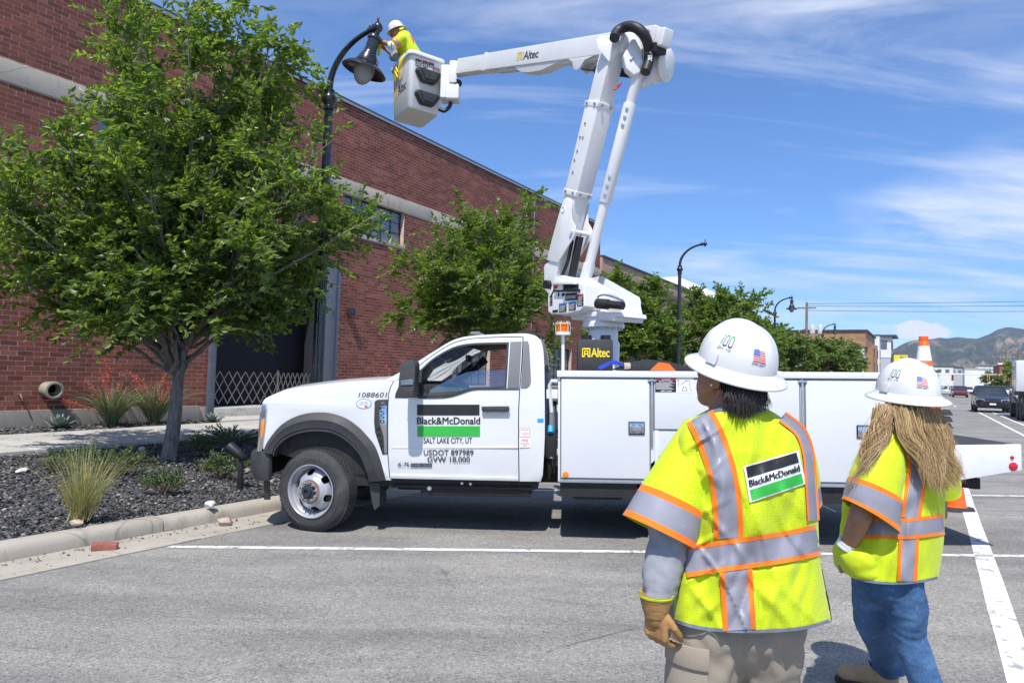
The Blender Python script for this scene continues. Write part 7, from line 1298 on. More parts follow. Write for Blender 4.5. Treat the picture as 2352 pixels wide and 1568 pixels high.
# long wavy hair in locks of strands
mb = MB()
hl_mb = MB()
def lock(x0_, y0_, x1_, y1_, n, sp0, sp1, dep0, dep1, wav=7., w=.0023, bow=0., ph0=None):
    PH, FR, sh_ = (random.uniform(0, 6.28) if ph0 is None else ph0 + random.gauss(0, .5)), random.uniform(1.35, 1.6), random.uniform(-.36, .34)
    core = []
    for k in range(15):
        t_ = k / 14; core.append(at(x0_ + (x1_ - x0_) * t_ ** 1.15 + wav * math.sin(PH + FR * t_ * 6.28) * t_ ** .8 + bow * math.sin(math.pi * t_), y0_ + (y1_ - y0_) * t_, dep0 + .004 + (dep1 - dep0) * t_))
    if n > 5: hl_mb.tube(core, [.009 * (1 - .15 * (k / 14)) * (1 if k < 9 else max(.12, 1 - (k - 8) / 6.2)) for k in range(15)], 8, flat=.55); hl_mb.r[-(14 * 8 + 2):] = [min(1, max(0, .46 + sh_))] * (14 * 8 + 2)
    for i in range(int(n * .75)):
        g0, g1 = random.gauss(0, 1), random.gauss(0, 1); a0, b0 = x0_ + g0 * sp0, y0_ + random.gauss(0, 6); a1, b1 = x1_ + (g0 * .5 + g1 * .7) * sp1, y1_ + random.gauss(0, 8) - 10 * g1 * g1; ph = PH + random.gauss(0, .25); fr = FR * random.uniform(.93, 1.07); wv = wav * random.uniform(.6, 1.2); d0 = dep0 + random.uniform(-.02, .015); pts = []
        for k in range(13):
            t_ = k / 12; x = a0 + (a1 - a0) * (t_ ** 1.15) + wv * math.sin(ph + fr * t_ * 6.28) * t_ ** .8 + bow * math.sin(math.pi * t_); y = b0 + (b1 - b0) * t_; pts.append(at(x, y, d0 + (dep1 - dep0) * t_ + .004 * math.sin(ph + fr * 3 * t_) * t_))
        vs = []; ang = random.uniform(-.6, .6); s_ = V([math.cos(ang), math.sin(ang), 0])
        for k, p in enumerate(pts): q = w * (1 - .8 * (k / 12) ** 2); vs += [p - s_ * q / 2, p + s_ * q / 2]
        mb.add(vs, [(2 * k, 2 * k + 1, 2 * k + 3, 2 * k + 2) for k in range(12)], min(1, max(0, random.gauss(.48 + sh_, .06))))
zb_ = Z2 - .10
for k in range(22):                                       # falling over the left shoulder
    a_ = (k + random.random()) / 22; lock(2008 + 46 * a_, 938 + random.uniform(-4, 8), 1955 + 66 * a_ + random.gauss(0, 5), 1128 - 95 * a_ + random.gauss(0, 14), 40, 3.4, 2.2, Z2 - .05 - .06 * a_, Z2 - .155 - .03 * math.sin(3.1 * a_), 13., ph0=a_ * 3)
for k in range(46):                                       # swept across the back to the right
    a_ = (k + random.random()) / 46; xe = 2120 + 86 * a_ ** .8; ye = 1040 + 78 * math.sin(math.pi * min(1, .18 + .62 * a_)) + random.gauss(0, 12); lock(2052 + 108 * a_, 944 + random.uniform(-4, 8), xe + random.gauss(0, 5), ye, 44, 3.4, 2.2, zb_ - .02 + .06 * a_ ** 3, Z2 - .175 + .06 * a_ ** 3, 13., bow=-10 + 16 * a_, ph0=1 + a_ * 4)
for k in range(40): a_ = random.random(); lock(2020 + 130 * a_, 942, (1960 + 60 * a_ * 2) if a_ < .4 else 2110 + 95 * a_, 1060 + random.gauss(20, 25), 2, 6, 14, zb_ - .02, Z2 - .17, 13.)
hr2 = hl_mb.build('hair', 'hair_blond', p2, world=True, smooth=75); mb.build('strands', 'hair_blond', hr2, world=True, smooth=0)
cp = organic([ellipsoid(at(2082, 950, Z2), (.095, .10, .11)), ellipsoid(at(2085, 985, Z2 - .03), (.10, .075, .075)), ellipsoid(at(2120, 1020, Z2 - .055), (.085, .06, .06)), ellipsoid(at(2030, 1000, Z2 - .05), (.04, .05, .07)), ellipsoid(at(2155, 1050, Z2 - .07), (.06, .045, .065))], 'hair_mass', .008, 4); add_mesh(cp, 'hair_mass', M('hair_under', (.30, .19, .09), .6, var=.3, scale=30), hr2)
h2, _H = hat(p2, at(2084, 908, Z2), (-.33, .94), math.radians(7), math.radians(-3), 1.05)

# ---- worker in the bucket
def zB(a, b, Y): return at((820 + a / 5.228) * .9408, (30 + b / 5.228) * .9408, Y)
Z3 = 10.72; p3 = empty('person', BC + V([0, 0, .1]), label='worker in white hard hat and yellow vest standing in the raised bucket', cat='person')
hd3, HH3 = head_shapes(zB(775, 262, Z3), (-.97, -.1), math.radians(-20), .98); sn, sf = zB(835, 345, Z3 - .16), zB(870, 335, Z3 + .16); en, ef = zB(725, 430, Z3 - .2), zB(745, 585, Z3 + .0); wn, wf_ = zB(550, 362, Z3 - .12), zB(610, 450, Z3 - .02); hipc = BC + V([0, 0, .95])
body = hd3 + [capsule([HH3(-.03, 0, -.12), zB(862, 330, Z3)], (.055, .06)), capsule([sn, sf], (.06, .06)), capsule([zB(880, 380, Z3), hipc], (.09, .10)), capsule([sn, en, wn], (.055, .045, .034)), capsule([sf, ef, wf_], (.055, .045, .034)), capsule([hipc + V([-.05, -.08, 0]), BC + V([-.06, -.12, .2])], (.08, .05)), capsule([hipc + V([.05, .08, 0]), BC + V([.04, .12, .2])], (.08, .05))]
add_mesh(organic(body, 'body', .011, 2), 'body', 'skin_tan', p3)
tv = organic([capsule([sn, sf], (.085, .085)), capsule([zB(872, 350, Z3), zB(885, 420, Z3), hipc + V([0, 0, -.1])], (.14, .155, .155)), capsule([sn, sn + (en - sn) * .75], (.085, .08)), capsule([sf, sf + (ef - sf) * .6], (.085, .08))], 'vest', .012, 3); vo3 = add_mesh(tv, 'vest', 'hivis_yellow', p3)
def cuffband(a, b, t0, t1, r, mat, nm): mb = MB(); mb.tube([a + (b - a) * t0, a + (b - a) * t1], r, 20); mb.build(nm, mat, vo3, world=True)
cuffband(sn, en, .48, .56, .089, 'hivis_orange', 'orange_edging'); cuffband(sn, en, .56, .74, .089, 'reflective_tape', 'reflective_stripe'); cuffband(sn, en, .74, .80, .088, 'hivis_orange', 'orange_edging')
for dd in (-.07, .07): mb = MB(); mb.tube(catmull([zB(845, 300, Z3 + dd - .1) , zB(905, 290, Z3 + dd), zB(965, 330, Z3 + dd), zB(990, 430, Z3 + dd)], 5), .022, 8); mb.build('harness_strap', 'fabric_orange', vo3, world=True)
limb('shirt_sleeve', 'decal_white', [sn + (en - sn) * .72, en, en + (wn - en) * .22], [.062, .062, .055], p3, None, 20, .06, 1.); limb('shirt_sleeve', 'grey_jersey', [sf + (ef - sf) * .6, ef, ef + (wf_ - ef) * .25], [.062, .06, .05], p3, None, 20, .06, 1.)
add_mesh(organic(hand_shapes(wn, unit(wn - en), V([.2, .8, -.2]), V([0, 0, 1.]), 1.15, .7), 'glove', .006, 1), 'glove', 'leather_glove', p3); add_mesh(organic(hand_shapes(wf_, unit(wf_ - ef), V([.2, -.8, -.2]), V([0, 0, 1.]), 1.1, .7), 'glove', .006, 1), 'glove', 'leather_glove', p3)
hat(p3, zB(776, 228, Z3), (-.97, -.08), math.radians(-22), 0, .95, decals=False)
mb = MB(); mb.tube([zB(862, 205, Z3 - .08), zB(812, 225, Z3 - .10)], .018, 8); mb.build('hat_suspension', 'decal_yellow', p3, world=True)
mt = empty('multimeter', zB(555, 480, Z3 - .1), label='yellow handheld meter hanging beside the lamp housing', cat='meter'); mb = MB(); mb.obox(zB(556, 480, Z3 - .1), V([1., 0, 0]), V([0, 1., 0]), unit(V([.1, 0, 1.])), .022, .02, .085); mb.build('case', 'decal_yellow', mt, world=True, bevel=.008); mb = MB(); mb.tube(catmull([zB(555, 405, Z3 - .1), zB(495, 450, Z3 - .12), zB(500, 520, Z3 - .1), zB(490, 590, Z3 - .12), zB(530, 620, Z3 - .1), zB(545, 680, Z3 - .1)], 6), .006, 5); mb.build('test_lead', 'hose_red', mt, world=True)
# ------------------------------------------------------------------ buildings beyond the warehouse
RB = Matrix.Rotation(math.pi / 2 - TH, 3, 'Z')            # local x along the street, y away from it
def mk_oldbrick(name, c1, c2, mort, sc_=1.0, patch=True):
    m, t, b = newmat(name); o = coords(t, 'Object'); s = N_(t, 'ShaderNodeSeparateXYZ', {'Vector': o}); hx = math_(t, 'ADD', s.outputs[0], s.outputs[1]); v = N_(t, 'ShaderNodeCombineXYZ', {0: hx, 1: s.outputs[2]}).outputs[0]
    br = N_(t, 'ShaderNodeTexBrick', {'Vector': v, 'Color1': (*c1, 1), 'Color2': (*c2, 1), 'Mortar': (*mort, 1), 'Scale': 1.0, 'Mortar Size': .008, 'Brick Width': .22 * sc_, 'Row Height': .075 * sc_, 'Bias': -.1}); n = noise_(t, o, .5, 6, .7, .5); cc = br.outputs[0]
    if patch: cc = mixc(t, math_(t, 'MULTIPLY', ramp(t, n, [(.5, (0, 0, 0)), (.62, (1, 1, 1))]), .6), cc, (.30, .27, .27)); cc = mixc(t, math_(t, 'MULTIPLY', ramp(t, noise_(t, o, .8, 5, .6), [(.56, (0, 0, 0)), (.66, (1, 1, 1))]), .5), cc, (.09, .075, .07))
    t.links.new(cc, b.inputs['Base Color']); b.inputs['Roughness'].default_value = .9; bump_(t, b, br.outputs['Fac'], -.4, .01)
mk_oldbrick('old_brick', (.26, .10, .075), (.33, .17, .13), (.36, .28, .24)); mk_oldbrick('red_brick_far', (.30, .10, .07), (.36, .14, .10), (.35, .22, .18), 2., False)
M('stucco_white', (.74, .73, .71), .85, var=.06, scale=.4); M('stucco_grey', (.45, .46, .47), .85, var=.06, scale=.4); M('wood_siding', (.34, .19, .10), .7, var=.25, scale=1.2); M('parapet_pink', (.42, .29, .22), .9, var=.2, scale=1.4, dirt=((.22, .14, .11), .6), bump=.4, bscale=9); M('roof_white', (.78, .78, .78), .6, var=.05); M('tan_panel', (.46, .36, .26), .8, var=.1)
def bld(name, u, n, label, cat='building'): return empty(name, un(u, n), RB, label=label, cat=cat)
def lb(name, mat, parent, a, b, bevel=0): mb = MB(); mb.box(a, b); return mb.build(name, mat, parent, bevel=bevel, smooth=0 if not bevel else 30)
def win_face(parent, pts, depth=.12, face='s'):
    """windows on the camera-facing end (face e: plane x) or the street side (face s: plane y); pts of (a0, a1, z0, z1, plane)"""
    for a0, a1, z0, z1, pl in pts:
        if face == 's': w = lb('window', 'dark_steel', parent, (a0, pl - .06, z0), (a1, pl + .02, z1)); lb('pane', 'old_glass', w, (a0 + .08, pl - .065, z0 + .08), ((a0 + a1) / 2 - .04, pl - .055, z1 - .08)); lb('pane', 'old_glass', w, ((a0 + a1) / 2 + .04, pl - .065, z0 + .08), (a1 - .08, pl - .055, z1 - .08))
        else: w = lb('window', 'dark_steel', parent, (pl - .06, a0, z0), (pl + .02, a1, z1)); lb('pane', 'old_glass', w, (pl - .065, a0 + .08, z0 + .08), (pl - .055, (a0 + a1) / 2 - .04, z1 - .08)); lb('pane', 'old_glass', w, (pl - .065, (a0 + a1) / 2 + .04, z0 + .08), (pl - .055, a1 - .08, z1 - .08))
b2 = bld('old_brick_building', 36, 16, 'low weathered brick building with tan parapet adjoining the taller brick warehouse')
lb('wall', 'old_brick', b2, (0, .02, 0), (30, 14, 7.55)); lb('parapet', 'parapet_pink', b2, (-.02, -.12, 7.55), (30, 14, 8.35), .02); lb('coping', 'coping', b2, (-.02, -.2, 8.35), (30.1, 14, 8.47), .01); lb('corbel', 'parapet_pink', b2, (-.02, -.06, 7.4), (30, .1, 7.55))
for k in range(9): lb('vent_slot', 'interior_dark', b2, (1.2 + k * .33, -.005, 6.75), (1.35 + k * .33, .1, 7.25)); lb('vent_slot', 'interior_dark', b2, (1.2 + k * .33, -.005, 6.2), (1.35 + k * .33, .1, 6.6))
win_face(b2, [(4 + 4.2 * k, 6.2 + 4.2 * k, 1.2, 3.4, 0) for k in range(6)])
q = at(1570, 640, 62); b3 = bld('white_roof_building', q @ U, q @ N, 'white sloped roof block rising behind the old brick building'); zt = q[2]
mb = MB(); mb.rings([[V([x, y, z]) for y, z in ((-2.2, 0), (6, 0), (6, zt), (.2, zt), (-.6, zt - .3), (-2.2, zt - 1.6))] for x in (-1.5, 9)]); mb.build('roof_block', 'roof_white', b3, bevel=.1)
# apartments
q = at(1985, 757, 130); uA, nA, zA = q @ U, q @ N, q[2]
b4 = bld('apartment_block', uA, nA, 'white apartment block with brown wood top storey beyond the street trees'); lb('wall', 'stucco_white', b4, (.0, 0, 0), (24, 45, zA - 3.2)); lb('top_storey', 'wood_siding', b4, (-.3, -.3, zA - 3.2), (24, 45, zA - .25)); lb('roof_edge', 'coping', b4, (-.6, -.6, zA - .25), (24.2, 45, zA))
for k in range(2): lb('bay', 'wood_siding', b4, (5 + 9 * k, -1.2, 1), (9 + 9 * k, .0, zA - 3.0 + .8 * k))
win_face(b4, [(1.2 + 3.2 * i, 2.6 + 3.2 * i, 1.2 + 2.9 * j, 2.9 + 2.9 * j, -.02 if i not in (2, 5) else -1.22) for i in range(7) for j in range(3)]); win_face(b4, [(2 + 4 * i, 3.6 + 4 * i, 1.2 + 2.9 * j, 2.9 + 2.9 * j, -.02) for i in range(9) for j in range(3)], face='e')
q = at(2020, 768, 172); b5 = bld('white_stair_block', q @ U, q @ N, 'plain white stair block between the apartment block and the grey tower'); lb('wall', 'stucco_white', b5, (0, 0, 0), (6, 6, q[2] - .2)); lb('roof_edge', 'coping', b5, (-.2, -.2, q[2] - .2), (6.2, 6.2, q[2])); win_face(b5, [(2, 4, 2 + 3 * j, 4 + 3 * j, 0.) for j in range(4)])
q = at(2046, 769, 190); zq = q[2]; b6 = bld('grey_tower_block', q @ U, q @ N, 'grey corner tower with a dark square window near its top'); lb('wall', 'stucco_grey', b6, (0, 0, 0), (10, 22, zq - 1.9)); lb('top_wall', 'stucco_white', b6, (-.1, -.1, zq - 6.2), (10, 22, zq - .5)); lb('roof_slab', 'coping', b6, (-1., -1.4, zq - .5), (11, 22, zq)); win_face(b6, [(.9, 4.6, zq - 3.9, zq - 1.5, -.12)], face='e'); win_face(b6, [(1 + 3.4 * i, 3.2 + 3.4 * i, zq - 4 - 3.4 * j, zq - 1.6 - 3.4 * j, -.12) for i in range(3) for j in range(3)])
q = at(2069, 823, 150); ys_ign = empty('yellow_sign', (q[0], q[1], 0), RB, label='yellow box sign on a pole behind the white hard hat', cat='sign'); lb('sign_box', 'decal_yellow', ys_ign, (0, -1.3, q[2] - .75), (.4, 1.3, q[2] + .75)); mb = MB(); mb.cyl((.2, 0, 0), (.2, 0, q[2] - .75), .12, 10); mb.build('pole', 'dark_steel', ys_ign); mb = MB(); fit_text(mb, 'MODA', lambda a, b: V([-.01, -a, b]), -.1, 1.1, q[2] + .0, q[2] + .5, bold=.01); mb.build('lettering', 'decal_black', ys_ign, smooth=0)
q = at(2330, 860, 115); b7 = bld('red_brick_block', q @ U, q @ N - 12, 'far red brick block behind the wooden poles across the street'); zq = at(2330, 838, 115)[2]; lb('wall', 'red_brick_far', b7, (0, 0, 0), (14, 14, zq)); lb('roof_edge', 'stucco_white', b7, (-.2, -.2, zq), (14.2, 14.2, zq + .3)); win_face(b7, [(1.5, 4, 1 + 2.6 * j, 2.6 + 2.6 * j, -.01) for j in range(2)], face='e')
q = at(2245, 855, 260); b8 = bld('white_flat_block', q @ U, q @ N - 10, 'long low white block at the end of the street'); zq = at(2245, 848, 260)[2]; lb('wall', 'stucco_white', b8, (0, -16, 0), (20, 14, zq)); lb('roof_edge', 'stucco_grey', b8, (-.2, -16.2, zq), (20, 14.2, zq + .4)); win_face(b8, [(-14 + 4 * i, -12 + 4 * i, 1.5 + 3 * j, 3.2 + 3 * j, -.02) for i in range(6) for j in range(2)], face='e')
for k, (x, y0, Z, w) in enumerate(((2140, 842, 420, 22), (2190, 845, 520, 30), (2120, 852, 300, 12), (2285, 842, 640, 30))):
    q = at(x, y0, Z); bb = bld('far_block', q @ U, q @ N, ['pale flat roofed block far down the street left of the signals', 'wide pale block far behind the traffic signals', 'small pale block low on the far left side of the street', 'pale tower pair far off below the mountain slope'][k]); lb('wall', ('stucco_white', 'stucco_grey', 'tan_panel', 'stucco_white')[k], bb, (0, -w / 2, -5), (15, w / 2, q[2])); lb('roof_edge', 'coping', bb, (-.3, -w / 2 - .3, q[2]), (15.3, w / 2 + .3, q[2] + .5)); win_face(bb, [(-w / 2 + 2 + i * 4, -w / 2 + 4 + i * 4, q[2] - 3.4, q[2] - 1.4, -.02) for i in range(int(w / 4) - 1)], face='e')
# ------------------------------------------------------------------ mountains
def mk_mountain():
    m, t, b = newmat('mountain'); c = coords(t, 'World'); n1 = noise_(t, c, .0016, 8, .6, .6); n2 = noise_(t, coords(t, 'World', (1, .5, 1.6)), .0055, 10, .7, 1.2); n3 = noise_(t, c, .02, 6, .7)
    cc = ramp(t, n2, [(.36, (.036, .045, .028)), (.47, (.065, .072, .042)), (.52, (.12, .11, .062)), (.58, (.27, .21, .15)), (.68, (.36, .29, .22))]); cc = mixc(t, ramp(t, n1, [(.40, (0, 0, 0)), (.56, (.8, .8, .8))]), cc, (.045, .055, .036)); cc = mixc(t, 1, cc, ramp(t, n3, [(.3, (.7, .7, .7)), (.7, (1.25, 1.25, 1.25))]), 'MULTIPLY'); t.links.new(cc, b.inputs['Base Color']); b.inputs['Roughness'].default_value = 1; b.inputs['Specular IOR Level'].default_value = .05
mk_mountain()
rd = [(-2500, 860), (0, 840), (1500, 815), (1780, 775), (1850, 752), (1900, 770), (1960, 800), (2040, 812), (2055, 800), (2077, 787), (2100, 781), (2131, 778), (2156, 775), (2178, 777), (2199, 773), (2221, 775), (2242, 777), (2269, 767), (2293, 754), (2311, 749), (2333, 751), (2360, 753), (2420, 735), (2520, 742), (2700, 765), (3000, 790), (4500, 840)]
rx = np.array([a for a, b in rd], float); ry = np.array([b for a, b in rd], float)
mb = MB(); cols = np.r_[np.linspace(-1200, 1700, 30), np.linspace(1720, 2560, 190), np.linspace(2600, 4000, 18)]; Ds = np.linspace(3400, 6200, 34); vs = []
for x in cols:
    ytop = np.interp(x, rx, ry); r = ray(x, ytop); sl_ = r[2] * 6000 + ZC
    for d in Ds:
        t_ = (d - 3400) / 2800; tt = min(1, t_ / .93); prof = (tt ** 1.25) if t_ < .93 else 1 - (t_ - .93) * 3; X = r[0] * d; g1 = noise.noise(Vector((X / 420, d / 700, 1.))) ; g2 = noise.noise(Vector((X / 150 + d / 900, d / 420, 4.))); rg = (1 - abs(g1)) ** 2 * .5 + (1 - abs(g2)) ** 2 * .28 - .42
        h = (sl_ + .0) * prof * (d / 6000 if t_ < .93 else 1) + rg * 330 * math.sin(math.pi * min(1, tt)) ** .8 * (.45 + .55 * min(1, sl_ / 400)); vs.append(V([X, d, max(-2., h) if t_ > 0 else -3]))
w = len(Ds); mb.add(vs, [(i * w + j, (i + 1) * w + j, (i + 1) * w + j + 1, i * w + j + 1) for i in range(len(cols) - 1) for j in range(w - 1)], .5); mb.build('mountain_range', 'mountain', kind='structure', smooth=80)
# wooded plain in between: one mass
def wood_belt(spots, leaf, name='far_wood'):
    P, D, S = [], [], []
    for x, y, z, r, n in spots:
        d = unit(rng.normal(size=(n, 3))); q = d * (rng.uniform(.5, 1, (n, 1))) * V([r, r, r * .8]); P.append(q + V([x, y, z])); D.append(d + rng.normal(size=(n, 3)) * .6); S.append(rng.normal(size=(n, 3)))
    P, D, S = map(np.concatenate, (P, D, S)); ln = rng.uniform(.7, 1.3, len(P)) * leaf; obj_from(leaf_mesh(name, P, D, S, ln, ln * .6), name, 'leaf_far', kind='stuff')
sp_ = []
for k in range(420):
    d = random.uniform(260, 1500); px = random.uniform(1950, 2520); q = at(px, 880, d); 
    if abs(q @ N + 6) < 16: continue
    r = random.uniform(3, 6.5); sp_.append((q[0], q[1], r * .8, r, 42))
wood_belt(sp_, 3.2)
for k, (px, Z, r, lab) in enumerate(((2318, 95, 2.0, 'dark green tree across the street below the wooden poles'), (2352, 84, 1.9, 'dark green tree beside the frame edge across the street'), (2285, 130, 1.9, 'yellowish tree behind the dark car'), (2118, 150, 2.6, 'dark tree far along the near side of the street, under the cone'))):
    q = at(px, 885, Z); tree(lab, (q[0], q[1], 0), (q[0], q[1], 2.), [((q[0], q[1], 1.5 + r * .75), (r, r, r * .85))], .16, 9, 5, 4, (.35, .5), 9, leafmat='leaf_far', side_len=(.6, 1.), shoot_len=(.5, .9))
# ------------------------------------------------------------------ utility poles, wires, signals
M('pole_wood', (.22, .15, .10), .9, var=.3, scale=3, bump=.4, bscale=20); M('signal_yellow', (.62, .30, .03), .5); M('insulator_grey', (.5, .5, .5), .4)
def upole(label, P, h, arms, trans=0):
    r = empty('utility_pole', P, RB, label=label, cat='utility pole'); mb = MB(); mb.tube([(0, 0, -.3), (0, 0, h)], [.17, .12], 10); mb.build('pole', 'pole_wood', r)
    for z, L in arms:
        mb = MB(); mb.box((-.06, -L, z - .06), (.06, L, z + .06)); a = mb.build('crossarm', 'pole_wood', r)
        for y in (-L * .9, -L * .4, L * .4, L * .9): mb = MB(); mb.lathe([(.05, 0), (.07, .05), (.05, .09), (.07, .14), (.02, .2)], (0, y, z + .06), 8); mb.build('insulator', 'insulator_grey', a)
    for k in range(trans): mb = MB(); mb.lathe([(.2, 0), (.27, .03), (.27, .85), (.22, .92), (.08, .95)], (.1, -.55 - .75 * k, h - 3.3), 14); mb.build('transformer', 'insulator_grey', r)
    return r
q = at(1853, 705, 72); upole('wooden utility pole with two grey transformers above the apartment roof', (q[0], q[1], .1), q[2] + .4, [(q[2] - .2, .9)], 2)
P0 = q
for k, dz in enumerate((.35, .1, -.35)):
    e_ = at(2700, 688 + k * 9, 84); pts = bez(P0 + V([0, 0, dz]), (P0 + e_) / 2 + V([0, 0, dz - .35]), e_ + V([0, 0, dz * .5]), 24); mb = MB(); mb.tube(pts, .022, 4); mb.build('power_line', 'hose_black', label=('topmost', 'middle', 'lowest')[k] + ' of the thin power lines strung from the transformer pole across the street', cat='power line', group='power lines from the transformer pole')
for x, y0, Z, lab in ((2313, 800, 120, 'tall wooden pole with wide crossarm before the mountain'), (2340, 805, 100, 'orange tinted wooden pole beside the dark trees'), (2298, 815, 140, 'slim wooden pole left of the red brick block')):
    q = at(x, y0, Z); upole(lab, (q[0], q[1], 0), q[2], [(q[2] - .4, 1.4), (q[2] - 1.6, 1.1)])
q = at(2172, 890, 118); sg_ = empty('traffic_signal', (q[0], q[1], 0), RB, label='traffic signal mast with two amber housings over the far crossing', cat='traffic signal'); zs = at(2195, 868, 118)[2]; mb = MB(); mb.tube([(0, 2, 0), (0, 2, zs + .8)], [.15, .12], 10); mb.build('mast', 'steel_galv', sg_); mb = MB(); mb.tube([(0, 2, zs + .6), (0, -9, zs + .75)], [.09, .05], 8); mb.build('mast_arm', 'steel_galv', sg_)
for y in (-1.0, -6.0):
    mb = MB(); mb.box((-.15, y - .2, zs - .45), (.15, y + .2, zs + .55)); s_ = mb.build('signal_head', 'signal_yellow', sg_, bevel=.03)
    for k in range(3): mb = MB(); mb.cyl((-.16, y, zs - .25 + .32 * k), (-.28, y, zs - .25 + .32 * k), .11, 10); mb.build('visor', 'interior_dark', s_)
# ------------------------------------------------------------------ cars
def carpaint(nm, col): return M(nm, col, .25, .1, var=.05, coat=.8)
carpaint('car_navy', (.012, .014, .028)); carpaint('car_black', (.01, .01, .011)); carpaint('car_silver', (.42, .43, .45)); carpaint('car_whitep', (.72, .72, .72)); carpaint('car_maroon', (.16, .02, .03)); mk_glass('car_tint', (.02, .026, .03), .03, .06)
def car(label, P, yaw, paint, L=4.6, Wd=1.85, H=1.65, suv=True, group=None, detail=True, plate=None):
    r = empty('car', P, Matrix.Rotation(yaw, 3, 'Z'), label=label, cat='car', group=group); hw = Wd / 2; zb, zs_ = .26, .98 if suv else .85
    # lower body: stations front to rear (x forward)
    st = [(L / 2, .70, .45, .72), (L / 2 - .12, .90, .34, .80), (L / 2 - .55, .98, .26, .93), (L / 2 - 1.25, 1., .24, zs_ + .04), (0, 1., .24, zs_ + .05), (-L / 2 + .5, 1., .26, zs_ + .07), (-L / 2 + .1, .95, .32, zs_ + .02), (-L / 2, .86, .42, zs_ - .12)]
    mb = MB(); mb.rings([[V([x, s * hw * f * k, z]) for s, k, z in ((-1, .9, z0), (1, .9, z0), (1, 1, z0 + (z1 - z0) * .3), (1, .985, z0 + (z1 - z0) * .75), (1, .90, z1), (0, .0, z1 + .03), (-1, .90, z1), (-1, .985, z0 + (z1 - z0) * .75), (-1, 1, z0 + (z1 - z0) * .3))] for x, f, z0, z1 in st]); mb.build('body', paint, r, smooth=40)
    xb0, xb1, xt0, xt1 = L / 2 - 1.2, -L / 2 + (.12 if suv else .7), L / 2 - 2.0, -L / 2 + (.45 if suv else 1.2)
    mb = MB(); lo = [V([x, y * hw * .9, zs_ + .02]) for x, y in ((xb0, -1), (xb0 + .12, 0), (xb0, 1), (xb1, 1), (xb1, -1))]; hi = [V([x, y * hw * .72, H - .06]) for x, y in ((xt0, -1), (xt0 + .06, 0), (xt0, 1), (xt1, 1), (xt1, -1))]; mb.rings([lo, hi]); mb.build('greenhouse', 'car_tint', r, smooth=0)
    mb = MB(); mb.rings([[V([x, y * hw * .74, H - .07]) for x, y in ((xt0 + .06, -1), (xt0 + .12, 0), (xt0 + .06, 1), (xt1 - .04, 1), (xt1 - .04, -1))], [V([x, y * hw * .66, H]) for x, y in ((xt0 - .1, -1), (xt0 - .06, 0), (xt0 - .1, 1), (xt1 + .1, 1), (xt1 + .1, -1))]]); mb.build('roof', paint, r, bevel=.02)
    for s in (-1, 1):
        for a, b_ in (((xb0, .905, zs_ + .02), (xt0, .725, H - .06)), ((xb1 + .02, .905, zs_ + .02), (xt1, .725, H - .06)), ((.0, .91, zs_ + .02), (-.1, .73, H - .06))): mb = MB(); mb.tube([(a[0], s * a[1] * hw, a[2]), (b_[0], s * b_[1] * hw, b_[2])], .045, 6); mb.build('pillar', paint, r)
    for x in (L / 2 - .9, -L / 2 + .85):
        for s in (-1, 1):
            w = MB(); w.lathe([(.2, .0), (.33, -.01), (.345, -.05), (.345, -.2), (.2, -.21)], (x, s * (hw + .005), .345), 24, V([0, s, 0.])); wo = w.build('wheel', 'rubber', r); w = MB(); w.lathe([(.22, -.005), (.2, -.03), (.05, -.02), (.01, -.01)], (x, s * (hw + .006), .345), 16, V([0, s, 0.])); w.build('rim', 'alu', wo)
    if detail:
        for s in (-1, 1):
            mb = MB(); mb.rings([[V([L / 2 - .06, s * hw * .46, z]) for z in (.66, .78)] + [V([L / 2 - .20, s * hw * .86, z]) for z in (.82, .68)], [V([L / 2 + .01, s * hw * .44, z]) for z in (.65, .77)] + [V([L / 2 - .12, s * hw * .88, z]) for z in (.82, .67)]]); mb.build('headlight', 'lamp_globe', r)
            mb = MB(); mb.box((L / 2 - 1.45, s * (hw + .09) - .1, zs_ + .05), (L / 2 - 1.3, s * (hw + .09) + .1, zs_ + .2)); mb.build('mirror', paint, r, bevel=.04); mb = MB(); mb.box((-L / 2 - .01, s * hw * .7 - .1, .75), (-L / 2 + .05, s * hw * .7 + .1, .95)); mb.build('tail_light', 'red_lens', r)
        mb = MB(); mb.box((L / 2 - .04, -.38, .60), (L / 2 + .02, .38, .76)); g_ = mb.build('grille', 'interior_dark', r, bevel=.02); mb = MB(); mb.box((L / 2 + .015, -.36, .67), (L / 2 + .03, .36, .70)); mb.build('grille_bar', 'chrome', g_); mb = MB(); mb.box((L / 2 - .1, -.75, .33), (L / 2 - .0, .75, .42)); mb.build('lower_grille', 'interior_dark', r); mb = MB(); mb.box((L / 2 + .02, -.16, .46), (L / 2 + .035, .16, .56)); mb.build('licence_plate', 'decal_white', r)
    return r
yaw_s = math.atan2(U[1], U[0])
def onroad(px, py, Z): q = at(px, py, Z); return (q[0], q[1], road_z(q @ N))
car('dark navy crossover driving towards the work zone with headlights on', onroad(2274, 938, 43), yaw_s + math.pi, 'car_navy', 4.5, 1.82, 1.6)
for px, Z, pt, yw, lab, suv in ((2205, 100, 'car_maroon', math.pi, 'small maroon car far down the middle of the street', False), (2169, 112, 'car_silver', 0, 'silver car far off near the crossing', True), (2150, 140, 'car_whitep', 0, 'white car stopped far off on the near side of the street', True), (2188, 150, 'car_black', 0, 'black car far beyond the crossing', True), (2300, 66, 'car_whitep', .0, 'white crossover parked behind the dark navy crossover', True), (2322, 62, 'car_black', .1, 'black car parked beside the white crossover', False), (2332, 74, 'car_silver', .1, 'silver car parked under the trees across the street', True), (2226, 160, 'car_whitep', math.pi, 'tiny white car waiting under the signals', False)):
    car(lab, onroad(px, 905, Z), yaw_s + yw, pt, suv=suv, detail=Z < 80)
